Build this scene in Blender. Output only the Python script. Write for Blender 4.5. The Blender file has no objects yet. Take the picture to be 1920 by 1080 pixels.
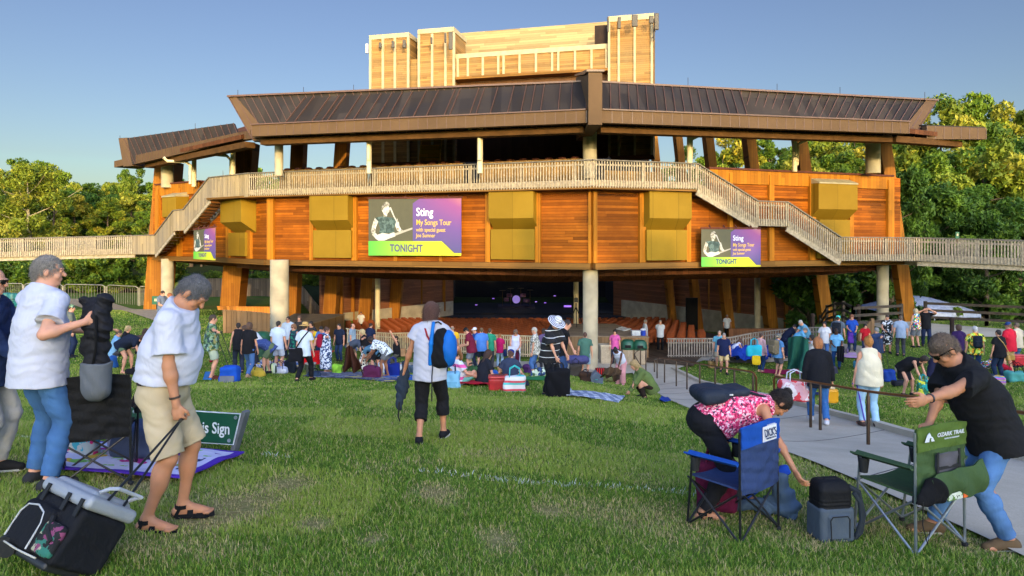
import bpy, math, random
import numpy as np
from mathutils import Vector, Matrix
R = math.radians
rnd = random.Random(7)
nr = np.random.RandomState(11)
scene = bpy.context.scene
COL = scene.collection

# ---------------------------------------------------------------- camera
F = 1280.0      # focal length in photo pixels (24 mm on a 36 mm frame)
HY = 450.0      # row of the horizon
cam_d = bpy.data.cameras.new('camera'); cam = bpy.data.objects.new('camera', cam_d); COL.objects.link(cam)
cam_d.lens = 24; cam_d.sensor_width = 36; cam_d.clip_start = 0.05; cam_d.clip_end = 3000
cam.location = (0, 0, 0); cam.rotation_euler = (R(90), 0, 0)
cam_d.shift_y = -(540 - HY) / 1920.0
scene.camera = cam

# ---------------------------------------------------------------- light
SKY_FAR, SKY_FILL = 0.73, 5.1
SUN_EL, SUN_AZ = 8.0, 12.0     # sun behind the camera, a little to the right
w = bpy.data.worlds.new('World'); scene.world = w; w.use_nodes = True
nt = w.node_tree; nt.nodes.clear()
wo = nt.nodes.new('ShaderNodeOutputWorld'); bg = nt.nodes.new('ShaderNodeBackground')
sky = nt.nodes.new('ShaderNodeTexSky'); sky.sky_type = 'NISHITA'; sky.sun_disc = False
sky.sun_elevation = R(SUN_EL); sky.sun_rotation = R(180 - SUN_AZ)
sky.air_density = 1.0; sky.dust_density = 1.2; sky.ozone_density = 2.2
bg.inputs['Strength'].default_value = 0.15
# added fill: sky scaled up round the sun to lift shade, down opposite
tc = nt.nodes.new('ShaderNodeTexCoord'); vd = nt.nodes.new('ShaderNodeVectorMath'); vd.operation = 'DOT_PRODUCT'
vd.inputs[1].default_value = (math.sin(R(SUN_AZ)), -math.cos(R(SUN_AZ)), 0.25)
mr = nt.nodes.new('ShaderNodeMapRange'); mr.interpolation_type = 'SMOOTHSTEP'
mr.inputs['From Min'].default_value = -0.55; mr.inputs['From Max'].default_value = 0.75; mr.inputs['To Min'].default_value = SKY_FAR; mr.inputs['To Max'].default_value = SKY_FILL
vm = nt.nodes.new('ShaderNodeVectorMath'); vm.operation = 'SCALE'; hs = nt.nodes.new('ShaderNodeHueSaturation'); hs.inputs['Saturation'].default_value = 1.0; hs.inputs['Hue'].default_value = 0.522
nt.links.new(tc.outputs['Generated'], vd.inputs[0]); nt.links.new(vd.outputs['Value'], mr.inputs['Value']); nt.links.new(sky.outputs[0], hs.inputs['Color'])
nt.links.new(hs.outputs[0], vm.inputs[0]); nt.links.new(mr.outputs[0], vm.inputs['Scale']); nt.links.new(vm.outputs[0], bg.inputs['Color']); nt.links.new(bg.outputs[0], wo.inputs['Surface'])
sd = bpy.data.lights.new('sun', 'SUN'); sun = bpy.data.objects.new('sun', sd); COL.objects.link(sun)
sd.energy = 2.0; sd.angle = R(0.5); sd.color = (1.0, 0.74, 0.38)
sdir = Vector((math.sin(R(SUN_AZ)) * math.cos(R(SUN_EL)), -math.cos(R(SUN_AZ)) * math.cos(R(SUN_EL)), math.sin(R(SUN_EL))))
sun.rotation_euler = sdir.to_track_quat('Z', 'Y').to_euler()
scene.view_settings.view_transform = 'Standard'; scene.view_settings.look = 'None'
scene.view_settings.exposure = 0.72; scene.view_settings.gamma = 1.0
cy = scene.cycles
cy.max_bounces = 5; cy.diffuse_bounces = 3; cy.glossy_bounces = 2; cy.transmission_bounces = 3; cy.transparent_max_bounces = 6
cy.use_denoising = True; cy.caustics_reflective = False; cy.caustics_refractive = False

# ---------------------------------------------------------------- terrain
_ty = np.array([-200, -60, -20, 0, 4.3, 5.2, 6.5, 8.1, 13, 16, 18.8, 22, 26.5, 30, 36, 45, 62, 75, 90, 130, 300, 600], float)
_tz = np.array([3, .8, -.9, -1.90, -2.08, -2.15, -2.25, -2.42, -3.05, -3.48, -3.91, -4.44, -5.16, -5.5, -6.05, -6.9, -8.0, -8.0, -6.4, -3.5, 6, 14], float)
_gy = np.linspace(-200, 600, 8001); _gz = np.interp(_gy, _ty, _tz)
_k = np.hanning(21); _k /= _k.sum(); _gz = np.convolve(np.pad(_gz, 10, mode='edge'), _k, 'valid')
def sstep(a, b, x):
    t = np.clip((x - a) / (b - a), 0, 1); return t * t * (3 - 2 * t)
def T(x, y):
    x = np.asarray(x, float); y = np.asarray(y, float)
    z = np.interp(y, _gy, _gz)
    far = np.interp(y, [90, 130], [1.0, 0.0])
    bowl = 1 - sstep(35.5, 39.5, y) * (1 - sstep(64, 80, y)) * (1 - sstep(15.5, 18.5, np.abs(x)))
    z = z + bowl * np.clip((y - 16) / 22, 0, 1.0) * 2.3 * sstep(6, 14, -x) * np.where(y > 90, far, 1)
    z = z + bowl * np.clip((y - 45) / 30, 0, 1.0) * 1.6 * sstep(14, 22, -x) * np.where(y > 90, far, 1)
    z = z + bowl * np.clip((y - 18) / 18, 0, 1.0) * 1.7 * sstep(10, 17, x) * (1 - sstep(39, 48, y)) * np.where(y > 90, far, 1)
    z = z + np.clip((y - 52) / 22, 0, 1.0) * 4.0 * sstep(17, 30, x) * np.where(y > 90, far, 1)
    z = z - .06 * np.clip(x, -6, 6) * (1 - sstep(6, 12, y)) * sstep(-6, 0, y)
    z = z - 0.48 * sstep(1, 5, x) * sstep(7, 12, y) * (1 - sstep(27, 33, y))
    return z
def at(px, py, D):
    return Vector(((px - 960) / F * D, D, (HY - py) / F * D))
def ground(px, py, dmin=1.5):
    a = (px - 960) / F; b = (HY - py) / F
    ds = np.arange(dmin, 120, 0.02)
    h = T(a * ds, ds) - b * ds
    i = int(np.argmax(h > 0)) if (h > 0).any() else len(ds) - 1
    D = float(ds[i]); return Vector((a * D, D, float(T(a * D, D))))

# ---------------------------------------------------------------- tags
def tag(o, label=None, cat=None, group=None, kind=None):
    if label: o['label'] = label
    if cat: o['category'] = cat
    if group: o['group'] = group
    if kind: o['kind'] = kind
    return o
def empty(name, loc=(0, 0, 0), rz=0.0, label=None, cat=None, group=None):
    o = bpy.data.objects.new(name, None); COL.objects.link(o); o.location = loc; o.rotation_euler = (0, 0, rz)
    o.empty_display_size = 0.2
    return tag(o, label, cat, group)
def children(o): return [c for c in bpy.data.objects if c.parent is o]
def copy_tree(o, parent=None, kids=None):
    c = o.copy(); COL.objects.link(c); c.parent = parent
    for ch in (children(o) if kids is None else kids): copy_tree(ch, c)
    return c

# ---------------------------------------------------------------- colour and materials
def lin(h):
    if isinstance(h, (tuple, list)): return tuple(h)[:3]
    h = h.lstrip('#'); v = [int(h[i:i + 2], 16) / 255 for i in (0, 2, 4)]
    return tuple(c / 12.92 if c <= .04045 else ((c + .055) / 1.055) ** 2.4 for c in v)
_M = {}
class NT:
    def __init__(s, name):
        s.m = bpy.data.materials.new(name); s.m.use_nodes = True; s.t = s.m.node_tree
        s.b = s.t.nodes['Principled BSDF']; s.out = s.t.nodes['Material Output']
    def n(s, typ, **kw):
        nd = s.t.nodes.new(typ)
        for k, v in kw.items():
            if k.startswith('i_'):
                key = k[2:]; key = int(key) if key.isdigit() else key.replace('_', ' ')
                nd.inputs[key].default_value = v
            else: setattr(nd, k, v)
        return nd
    def l(s, a, b): s.t.links.new(a, b)
    def math(s, op, a, b=None, c=None):
        nd = s.t.nodes.new('ShaderNodeMath'); nd.operation = op
        for i, v in enumerate((a, b, c)):
            if v is None: continue
            if isinstance(v, (int, float)): nd.inputs[i].default_value = v
            else: s.l(v, nd.inputs[i])
        return nd.outputs[0]
    def mix(s, f, a, b, blend='MIX'):
        nd = s.t.nodes.new('ShaderNodeMix'); nd.data_type = 'RGBA'; nd.blend_type = blend
        for k, v in ((0, f), (6, a), (7, b)):
            if isinstance(v, (int, float)): nd.inputs[k].default_value = v
            elif isinstance(v, (tuple, list)): nd.inputs[k].default_value = (*v[:3], 1)
            else: s.l(v, nd.inputs[k])
        return nd.outputs[2]
    def ramp(s, f, stops, interp='LINEAR'):
        nd = s.t.nodes.new('ShaderNodeValToRGB'); cr = nd.color_ramp; cr.interpolation = interp
        while len(cr.elements) > 1: cr.elements.remove(cr.elements[-1])
        for i, (p, c) in enumerate(stops):
            e = cr.elements[0] if i == 0 else cr.elements.new(p)
            e.position = p; e.color = (*lin(c), 1)
        if f is not None: s.l(f, nd.inputs[0])
        return nd.outputs[0]
    def coord(s, kind='Object'): return s.t.nodes.new('ShaderNodeTexCoord').outputs[kind]
    def noise(s, sc, det=3, vec=None, rough=.5, dist=0):
        nd = s.n('ShaderNodeTexNoise'); nd.inputs['Scale'].default_value = sc; nd.inputs['Detail'].default_value = det
        nd.inputs['Roughness'].default_value = rough; nd.inputs['Distortion'].default_value = dist
        if vec is not None: s.l(vec, nd.inputs['Vector'])
        return nd.outputs['Fac']
    def mapping(s, vec, sc=(1, 1, 1), rot=(0, 0, 0)):
        nd = s.n('ShaderNodeMapping'); nd.inputs['Scale'].default_value = sc; nd.inputs['Rotation'].default_value = rot
        s.l(vec, nd.inputs['Vector']); return nd.outputs[0]
    def bump(s, h, dist=.01, st=.5):
        nd = s.n('ShaderNodeBump'); nd.inputs['Distance'].default_value = dist; nd.inputs['Strength'].default_value = st
        s.l(h, nd.inputs['Height']); s.l(nd.outputs[0], s.b.inputs['Normal'])
    def col(s, c):
        if isinstance(c, (tuple, list)): s.b.inputs['Base Color'].default_value = (*c[:3], 1)
        else: s.l(c, s.b.inputs['Base Color'])
    def rough(s, v): s.b.inputs['Roughness'].default_value = v
def plain(c, rough=.8, var=.25, scale=6, bump=.004, metal=0, bscale=60, name='paint', spec=None):
    """one base colour broken by soft noise and a fine bump"""
    key = ('plain', c, rough, var, scale, bump, metal, bscale)
    if key in _M: return _M[key]
    t = NT(name); v = t.coord(); c0 = lin(c)
    n1 = t.noise(scale, 4, v)
    lo = tuple(x * (1 - var) for x in c0); hi = tuple(min(.95, x * (1 + var)) for x in c0)
    t.col(t.ramp(n1, [(.3, lo), (.7, hi)])); t.rough(rough); t.b.inputs['Metallic'].default_value = metal
    if bump: t.bump(t.noise(bscale, 2, v), bump, .5)
    if spec is not None: t.b.inputs['Specular IOR Level'].default_value = spec
    _M[key] = t.m; return t.m
def cloth(c, rough=.95, fold=.03, fs=7, var=.12, name='fabric'):
    """woven cloth: soft folds and weave bump"""
    key = ('cloth', c, rough, fold, fs, var)
    if key in _M: return _M[key]
    t = NT(name); v = t.coord(); c0 = lin(c)
    n1 = t.noise(3.5, 3, v)
    t.col(t.ramp(n1, [(.3, tuple(x * (1 - var) for x in c0)), (.7, tuple(min(.9, x * (1 + var)) for x in c0))]))
    t.rough(rough); t.b.inputs['Specular IOR Level'].default_value = .2
    m = t.mapping(v, (1, 1, .55))
    h = t.math('ADD', t.noise(fs, 3, m, .55, .8), t.math('MULTIPLY', t.noise(260, 1, v), .04))
    t.bump(h, fold, .6)
    _M[key] = t.m; return t.m
def pattern(kind, cols, scale=20, rough=.95, name='print_fabric'):
    key = ('pat', kind, tuple(cols), scale)
    if key in _M: return _M[key]
    t = NT(name); v = t.coord(); n = len(cols)
    if kind == 'blotch':      # floral or camouflage prints
        vo = t.n('ShaderNodeTexVoronoi'); vo.inputs['Scale'].default_value = scale
        w = t.n('ShaderNodeVectorMath', operation='ADD'); t.l(v, w.inputs[0])
        nn = t.n('ShaderNodeTexNoise'); nn.inputs['Scale'].default_value = scale * 1.3; t.l(v, nn.inputs[0])
        sc = t.n('ShaderNodeVectorMath', operation='SCALE'); sc.inputs['Scale'].default_value = 1.6 / scale
        t.l(nn.outputs['Color'], sc.inputs[0]); t.l(sc.outputs[0], w.inputs[1]); t.l(w.outputs[0], vo.inputs['Vector'])
        sp = t.n('ShaderNodeSeparateColor'); t.l(vo.outputs['Color'], sp.inputs[0])
        t.col(t.ramp(sp.outputs[0], [(i / n, c) for i, c in enumerate(cols)], 'CONSTANT'))
    elif kind == 'dots':
        vo = t.n('ShaderNodeTexVoronoi'); vo.inputs['Scale'].default_value = scale; vo.inputs['Randomness'].default_value = .6; t.l(v, vo.inputs['Vector'])
        t.col(t.ramp(vo.outputs['Distance'], [(0, cols[1]), (.33, cols[0])], 'CONSTANT'))
    elif kind in ('stripes_x', 'stripes_z', 'stripes_y'):
        sx = t.n('ShaderNodeSeparateXYZ'); t.l(v, sx.inputs[0]); a = sx.outputs[{'x': 0, 'y': 1, 'z': 2}[kind[-1]]]
        f = t.math('FRACT', t.math('MULTIPLY', a, scale))
        t.col(t.ramp(f, [(i / n, c) for i, c in enumerate(cols)], 'CONSTANT'))
    elif kind == 'check':
        sx = t.n('ShaderNodeSeparateXYZ'); t.l(v, sx.inputs[0])
        f1 = t.math('GREATER_THAN', t.math('FRACT', t.math('MULTIPLY', sx.outputs[0], scale)), .5)
        f2 = t.math('GREATER_THAN', t.math('FRACT', t.math('MULTIPLY', sx.outputs[1], scale)), .5)
        f3 = t.math('MULTIPLY', t.math('ADD', f1, f2), .5)
        t.col(t.ramp(f3, [(0, cols[0]), (.4, cols[1]), (.9, cols[2 % n])], 'CONSTANT'))
    t.rough(rough); t.bump(t.noise(9, 3, v), .03, .5)
    _M[key] = t.m; return t.m
def boards(c, axis='z', pitch=.14, var=.3, gap=.5, rough=.7, grain=1.0, name='wood_boards', weather=None, wamt=.5, bump=.006):
    """wood or metal boards laid along an axis, each board with its own tone"""
    key = ('boards', c, axis, pitch, var, gap, rough, weather, wamt)
    if key in _M: return _M[key]
    t = NT(name); v = t.coord(); c0 = lin(c)
    sx = t.n('ShaderNodeSeparateXYZ'); t.l(v, sx.inputs[0]); a = sx.outputs['xyz'.index(axis)]
    s = t.math('MULTIPLY', a, 1 / pitch); idx = t.math('FLOOR', s); fr = t.math('FRACT', s)
    wn = t.n('ShaderNodeTexWhiteNoise', noise_dimensions='2D'); cb = t.n('ShaderNodeCombineXYZ'); t.l(idx, cb.inputs[0])
    # board lengths: break each run every few metres
    other = sx.outputs[0] if axis == 'z' else sx.outputs[2]
    off = t.n('ShaderNodeTexWhiteNoise', noise_dimensions='1D'); t.l(idx, off.inputs['W'])
    t.l(t.math('FLOOR', t.math('ADD', t.math('MULTIPLY', other, .35), t.math('MULTIPLY', off.outputs[0], 7))), cb.inputs[1])
    t.l(cb.outputs[0], wn.inputs[0])
    gr = t.noise(3.0 * grain, 5, t.mapping(v, (1, 1, 14) if axis == 'z' else (14, 14, 1)), .6)
    f = t.math('ADD', t.math('MULTIPLY', wn.outputs[0], .6), t.math('MULTIPLY', gr, .5))
    base = t.ramp(f, [(.15, tuple(x * (1 - var * 1.2) for x in c0)), (.85, tuple(min(.9, x * (1 + var)) for x in c0))])
    if weather:
        base = t.mix(t.math('MULTIPLY', t.ramp(t.noise(.5, 5, v, .65), [(.35, (0, 0, 0)), (.7, (1, 1, 1))]), wamt), base, lin(weather))
    g = t.math('LESS_THAN', fr, min(.4, .014 / pitch + .02))
    base = t.mix(t.math('MULTIPLY', g, gap), base, tuple(x * .25 for x in c0))
    t.col(base); t.rough(rough); t.b.inputs['Specular IOR Level'].default_value = .12
    h = t.math('ADD', t.math('MULTIPLY', t.math('SUBTRACT', 1, g), 1), t.math('MULTIPLY', gr, .15))
    t.bump(h, bump, .7)
    _M[key] = t.m; return t.m

# ---------------------------------------------------------------- mesh helpers
def link_mesh(name, me, parent=None, mats=(), smooth=False):
    for m in mats:
        if m: me.materials.append(m)
    if smooth: me.polygons.foreach_set('use_smooth', [True] * len(me.polygons))
    o = bpy.data.objects.new(name, me); COL.objects.link(o); o.parent = parent
    return o
class MB:
    def __init__(s): s.v = []; s.f = []; s.mi = []; s.cur = 0; s.M = Matrix.Identity(4)
    def _add(s, vs, fs):
        b = len(s.v); s.v += [tuple(s.M @ Vector(p)) for p in vs]
        for f in fs: s.f.append([b + i for i in f]); s.mi.append(s.cur)
        return s
    def m(s, i): s.cur = i; return s
    def poly(s, pts): return s._add(pts, [list(range(len(pts)))])
    def box(s, c, size, rz=0, rot=None, top=1.0):
        x, y, z = [q / 2 for q in size]; Mx = Matrix.Rotation(rz, 3, 'Z') if rot is None else rot
        vs = []
        for dz in (-z, z):
            k = top if dz > 0 else 1
            for dx, dy in ((-x, -y), (x, -y), (x, y), (-x, y)): vs.append(Vector(c) + Mx @ Vector((dx * k, dy * k, dz)))
        return s._add(vs, [[0, 3, 2, 1], [4, 5, 6, 7], [0, 1, 5, 4], [1, 2, 6, 5], [2, 3, 7, 6], [3, 0, 4, 7]])
    def bbox(s, lo, hi): return s.box([(a + b) / 2 for a, b in zip(lo, hi)], [b - a for a, b in zip(lo, hi)])
    def bar(s, p0, p1, w, h=None, up=(0, 0, 1), w1=None, h1=None):
        """rectangular bar from p0 to p1; w across, h along up"""
        h = w if h is None else h; w1 = w if w1 is None else w1; h1 = h if h1 is None else h1
        p0, p1 = Vector(p0), Vector(p1); d = (p1 - p0).normalized(); up = Vector(up)
        if abs(d.dot(up)) > .98: up = Vector((0, 1, 0))
        a = d.cross(up).normalized(); u = a.cross(d).normalized(); vs = []
        for p, ww, hh in ((p0, w, h), (p1, w1, h1)):
            for i, j in ((-1, -1), (1, -1), (1, 1), (-1, 1)): vs.append(p + a * (i * ww / 2) + u * (j * hh / 2))
        return s._add(vs, [[0, 1, 2, 3], [7, 6, 5, 4], [0, 4, 5, 1], [1, 5, 6, 2], [2, 6, 7, 3], [3, 7, 4, 0]])
    def tube(s, pts, r, n=8, caps=True):
        pts = [Vector(p) for p in pts]; rs = r if isinstance(r, (list, tuple)) else [r] * len(pts)
        d0 = (pts[1] - pts[0]).normalized(); a = d0.orthogonal().normalized(); vs = []
        for i, p in enumerate(pts):
            d = ((pts[min(i + 1, len(pts) - 1)] - pts[max(i - 1, 0)])).normalized()
            a = (a - d * a.dot(d)).normalized(); b = d.cross(a)
            for k in range(n):
                t = 2 * math.pi * k / n; vs.append(p + (a * math.cos(t) + b * math.sin(t)) * rs[i])
        fs = [[i * n + k, i * n + (k + 1) % n, (i + 1) * n + (k + 1) % n, (i + 1) * n + k] for i in range(len(pts) - 1) for k in range(n)]
        if caps: fs += [list(range(n))[::-1], [(len(pts) - 1) * n + k for k in range(n)]]
        return s._add(vs, fs)
    def lathe(s, c, prof, n=16, cap=True):
        vs = [(c[0] + r * math.cos(2 * math.pi * k / n), c[1] + r * math.sin(2 * math.pi * k / n), c[2] + z) for r, z in prof for k in range(n)]
        m = len(prof)
        fs = [[i * n + k, i * n + (k + 1) % n, (i + 1) * n + (k + 1) % n, (i + 1) * n + k] for i in range(m - 1) for k in range(n)]
        if cap: fs += [list(range(n))[::-1], [(m - 1) * n + k for k in range(n)]]
        return s._add(vs, fs)
    def prism(s, pts, off):
        """closed polygon extruded by the vector off"""
        n = len(pts); off = Vector(off); vs = [Vector(p) for p in pts] + [Vector(p) + off for p in pts]
        return s._add(vs, [list(range(n))[::-1], list(range(n, 2 * n))] + [[i, (i + 1) % n, n + (i + 1) % n, n + i] for i in range(n)])
    def hexa(s, a, b):
        """two matching quads joined into a solid"""
        return s._add(list(a) + list(b), [[0, 1, 2, 3], [7, 6, 5, 4], [0, 4, 5, 1], [1, 5, 6, 2], [2, 6, 7, 3], [3, 7, 4, 0]])
    def sheet(s, fn, nu, nv, th=.008):
        """double-sided sheet with thickness from fn(u, v)"""
        P = [[Vector(fn(i / nu, j / nv)) for j in range(nv + 1)] for i in range(nu + 1)]
        vs = []; W = nv + 1
        for k in (0, 1):
            for i in range(nu + 1):
                for j in range(nv + 1):
                    du = P[min(i + 1, nu)][j] - P[max(i - 1, 0)][j]; dv = P[i][min(j + 1, nv)] - P[i][max(j - 1, 0)]
                    nn = du.cross(dv); nn = nn.normalized() if nn.length > 1e-9 else Vector((0, 0, 1))
                    vs.append(P[i][j] + nn * (th / 2 if k else -th / 2))
        o = (nu + 1) * W; fs = []
        for i in range(nu):
            for j in range(nv):
                q = [i * W + j, (i + 1) * W + j, (i + 1) * W + j + 1, i * W + j + 1]
                fs.append([q[3], q[2], q[1], q[0]]); fs.append([o + x for x in q])
        for i in range(nu):
            for j in (0, nv): a, b = i * W + j, (i + 1) * W + j; fs.append([a, b, o + b, o + a] if j == 0 else [b, a, o + a, o + b])
        for j in range(nv):
            for i in (0, nu): a, b = i * W + j, i * W + j + 1; fs.append([b, a, o + a, o + b] if i == 0 else [a, b, o + b, o + a])
        return s._add(vs, fs)
    def build(s, name, mats, parent=None, smooth=False):
        if not isinstance(mats, (list, tuple)): mats = [mats]
        me = bpy.data.meshes.new(name); me.from_pydata(s.v, [], s.f)
        o = link_mesh(name, me, parent, mats)
        me.polygons.foreach_set('material_index', s.mi)
        if smooth:
            me.polygons.foreach_set('use_smooth', [True] * len(me.polygons))
            try: me.set_sharp_from_angle(angle=R(40))
            except Exception: pass
        me.update(); return o
def mesh_np(name, V, Fq, mats, parent=None, smooth=True, k=4):
    me = bpy.data.meshes.new(name); V = np.asarray(V, np.float32); Fq = np.asarray(Fq, np.int32); n = len(Fq)
    me.vertices.add(len(V)); me.vertices.foreach_set('co', V.ravel())
    me.loops.add(n * k); me.loops.foreach_set('vertex_index', Fq.ravel())
    me.polygons.add(n); me.polygons.foreach_set('loop_start', np.arange(0, n * k, k, dtype=np.int32))
    me.update(calc_edges=True)
    if smooth: me.polygons.foreach_set('use_smooth', np.ones(n, bool))
    return link_mesh(name, me, parent, mats if isinstance(mats, (list, tuple)) else [mats])
def text_mesh(body, size, mat, M, parent=None, name='lettering', extrude=.003, bold=0.0, sx=1.0, align='LEFT', shear=0):
    cu = bpy.data.curves.new('lettering', 'FONT'); cu.body = body; cu.size = size; cu.extrude = extrude
    cu.offset = bold; cu.align_x = align; cu.resolution_u = 3; cu.shear = shear
    tmp = bpy.data.objects.new('tmp_text', cu); COL.objects.link(tmp)
    dg = bpy.context.evaluated_depsgraph_get(); me = bpy.data.meshes.new_from_object(tmp.evaluated_get(dg))
    bpy.data.objects.remove(tmp); bpy.data.curves.remove(cu)
    me.transform(Matrix.Diagonal((sx, 1, 1, 1))); me.transform(M); me.materials.clear()
    o = link_mesh(name, me, parent, [mat]); return o

# ---------------------------------------------------------------- signed-distance solids and surface nets
def _perp(v): return v / (np.linalg.norm(v) + 1e-9)
class SDF:
    def __init__(s): s.ops = []
    def add(s, fn, lo, hi, k=.02, mode=0): s.ops.append((fn, np.array(lo, float), np.array(hi, float), k, mode)); return s
    def cone(s, a, b, r1, r2=None, k=.02, cuts=(), mode=0, flat=None):
        r2 = r1 if r2 is None else r2; a = np.array(a, float); b = np.array(b, float); ab = b - a; L = max(float(ab @ ab), 1e-9)
        def fn(X, Y, Z):
            px, py, pz = X - a[0], Y - a[1], Z - a[2]
            t = np.clip((px * ab[0] + py * ab[1] + pz * ab[2]) / L, 0, 1)
            qx, qy, qz = px - t * ab[0], py - t * ab[1], pz - t * ab[2]
            if flat is not None:    # squash along a direction
                n, f = flat; dn = qx * n[0] + qy * n[1] + qz * n[2]; g = (1 / f - 1)
                qx = qx + dn * n[0] * g; qy = qy + dn * n[1] * g; qz = qz + dn * n[2] * g
            d = np.sqrt(qx ** 2 + qy ** 2 + qz ** 2) - (r1 + (r2 - r1) * t)
            for (n, o) in cuts: d = np.maximum(d, X * n[0] + Y * n[1] + Z * n[2] - o)
            return d
        r = max(r1, r2) + .01
        return s.add(fn, np.minimum(a, b) - r, np.maximum(a, b) + r, k, mode)
    def ell(s, c, r, M=None, k=.02, cuts=(), mode=0):
        c = np.array(c, float); r = np.array(r, float); M = np.eye(3) if M is None else np.array(M, float)  # columns = axes
        def fn(X, Y, Z):
            p = (X - c[0], Y - c[1], Z - c[2])
            q = [p[0] * M[0, i] + p[1] * M[1, i] + p[2] * M[2, i] for i in range(3)]
            k0 = np.sqrt((q[0] / r[0]) ** 2 + (q[1] / r[1]) ** 2 + (q[2] / r[2]) ** 2)
            k1 = np.sqrt((q[0] / r[0] ** 2) ** 2 + (q[1] / r[1] ** 2) ** 2 + (q[2] / r[2] ** 2) ** 2)
            d = k0 * (k0 - 1) / np.maximum(k1, 1e-6)
            for (n, o) in cuts: d = np.maximum(d, X * n[0] + Y * n[1] + Z * n[2] - o)
            return d
        e = np.abs(M) @ r + .01
        return s.add(fn, c - e, c + e, k, mode)
    def rbox(s, c, h, r=.02, M=None, k=.01, cuts=(), mode=0):
        c = np.array(c, float); h = np.array(h, float); M = np.eye(3) if M is None else np.array(M, float)
        def fn(X, Y, Z):
            p = (X - c[0], Y - c[1], Z - c[2])
            q = [np.abs(p[0] * M[0, i] + p[1] * M[1, i] + p[2] * M[2, i]) - (h[i] - r) for i in range(3)]
            d = np.sqrt(sum(np.maximum(x, 0) ** 2 for x in q)) + np.minimum(np.maximum(q[0], np.maximum(q[1], q[2])), 0) - r
            for (n, o) in cuts: d = np.maximum(d, X * n[0] + Y * n[1] + Z * n[2] - o)
            return d
        e = np.abs(M) @ h + .01
        return s.add(fn, c - e, c + e, k, mode)
    def mesh(s, h, disp=None, clip=()):
        adds = [o for o in s.ops if o[4] == 0]
        lo = np.min([o[1] for o in adds], 0) - 2.5 * h - .02; hi = np.max([o[2] for o in adds], 0) + 2.5 * h + .02
        n = np.ceil((hi - lo) / h).astype(int) + 1
        ax = [lo[i] + h * np.arange(n[i]) for i in range(3)]
        D = np.full(n, 1.0, np.float32)
        for fn, a, b, k, mode in s.ops:
            m = k + 2 * h
            i0 = np.clip(np.floor((a - m - lo) / h).astype(int), 0, n - 1); i1 = np.clip(np.ceil((b + m - lo) / h).astype(int) + 1, 1, n)
            if (i1 <= i0).any(): continue
            sl = tuple(slice(i0[i], i1[i]) for i in range(3))
            X = ax[0][sl[0]][:, None, None]; Y = ax[1][sl[1]][None, :, None]; Z = ax[2][sl[2]][None, None, :]
            d = fn(X, Y, Z); old = D[sl]
            if mode == 0:
                if k > 0:
                    hh = np.clip(.5 + .5 * (old - d) / k, 0, 1); D[sl] = old * (1 - hh) + d * hh - k * hh * (1 - hh)
                else: D[sl] = np.minimum(old, d)
            else:
                hh = np.clip(.5 - .5 * (old + d) / max(k, 1e-4), 0, 1); D[sl] = old * (1 - hh) - d * hh + k * hh * (1 - hh)
        X = ax[0][:, None, None]; Y = ax[1][None, :, None]; Z = ax[2][None, None, :]
        for (nn, o) in clip: D = np.maximum(D, X * nn[0] + Y * nn[1] + Z * nn[2] - o)
        if disp is not None:
            band = np.abs(D) < .06; D = D + np.where(band, disp(X, Y, Z), 0)
        return nets(D, lo, h)
def nets(D, lo, h):
    S = D < 0; nx, ny, nz = D.shape
    c = S[:-1, :-1, :-1].astype(np.int8)
    tot = np.zeros((nx - 1, ny - 1, nz - 1), np.int8)
    for i in (0, 1):
        for j in (0, 1):
            for k in (0, 1): tot += S[i:nx - 1 + i, j:ny - 1 + j, k:nz - 1 + k]
    act = (tot > 0) & (tot < 8)
    I = np.argwhere(act); N = len(I)
    if N == 0: return np.zeros((0, 3)), np.zeros((0, 4), int)
    idx = np.full(act.shape, -1, np.int32); idx[act] = np.arange(N)
    P = np.zeros((N, 3)); C = np.zeros(N)
    cs = [(i, j, k) for i in (0, 1) for j in (0, 1) for k in (0, 1)]
    for a in cs:
        for axn in range(3):
            if a[axn]: continue
            b = list(a); b[axn] = 1
            d0 = D[I[:, 0] + a[0], I[:, 1] + a[1], I[:, 2] + a[2]]; d1 = D[I[:, 0] + b[0], I[:, 1] + b[1], I[:, 2] + b[2]]
            m = (d0 < 0) != (d1 < 0); t = np.where(m, d0 / np.where(m, d0 - d1, 1), 0)
            for q in range(3): P[:, q] += m * (a[q] + (t if q == axn else 0))
            C += m
    V = lo + h * (I + P / C[:, None])
    Fs = []
    for axn in range(3):
        o1, o2 = [(1, 2), (2, 0), (0, 1)][axn]
        sl0 = [slice(None)] * 3; sl1 = [slice(None)] * 3
        sl0[axn] = slice(0, -1); sl1[axn] = slice(1, None)
        ch = S[tuple(sl0)] != S[tuple(sl1)]
        E = np.argwhere(ch); E = E[(E[:, o1] > 0) & (E[:, o2] > 0) & (E[:, o1] < D.shape[o1] - 1) & (E[:, o2] < D.shape[o2] - 1)]
        if len(E) == 0: continue
        q = []
        for da, db in ((-1, -1), (0, -1), (0, 0), (-1, 0)):
            c = E.copy(); c[:, o1] += da; c[:, o2] += db; q.append(idx[c[:, 0], c[:, 1], c[:, 2]])
        q = np.stack(q, 1); ins = S[E[:, 0], E[:, 1], E[:, 2]]
        q[~ins] = q[~ins][:, ::-1]; Fs.append(q)
    Fq = np.concatenate(Fs); Fq = Fq[(Fq >= 0).all(1)]
    return V, Fq
def sdf_obj(name, sdf, h, mat, parent=None, disp=None, clip=()):
    V, Fq = sdf.mesh(h, disp, clip)
    return mesh_np(name, V, Fq, mat, parent)
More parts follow.
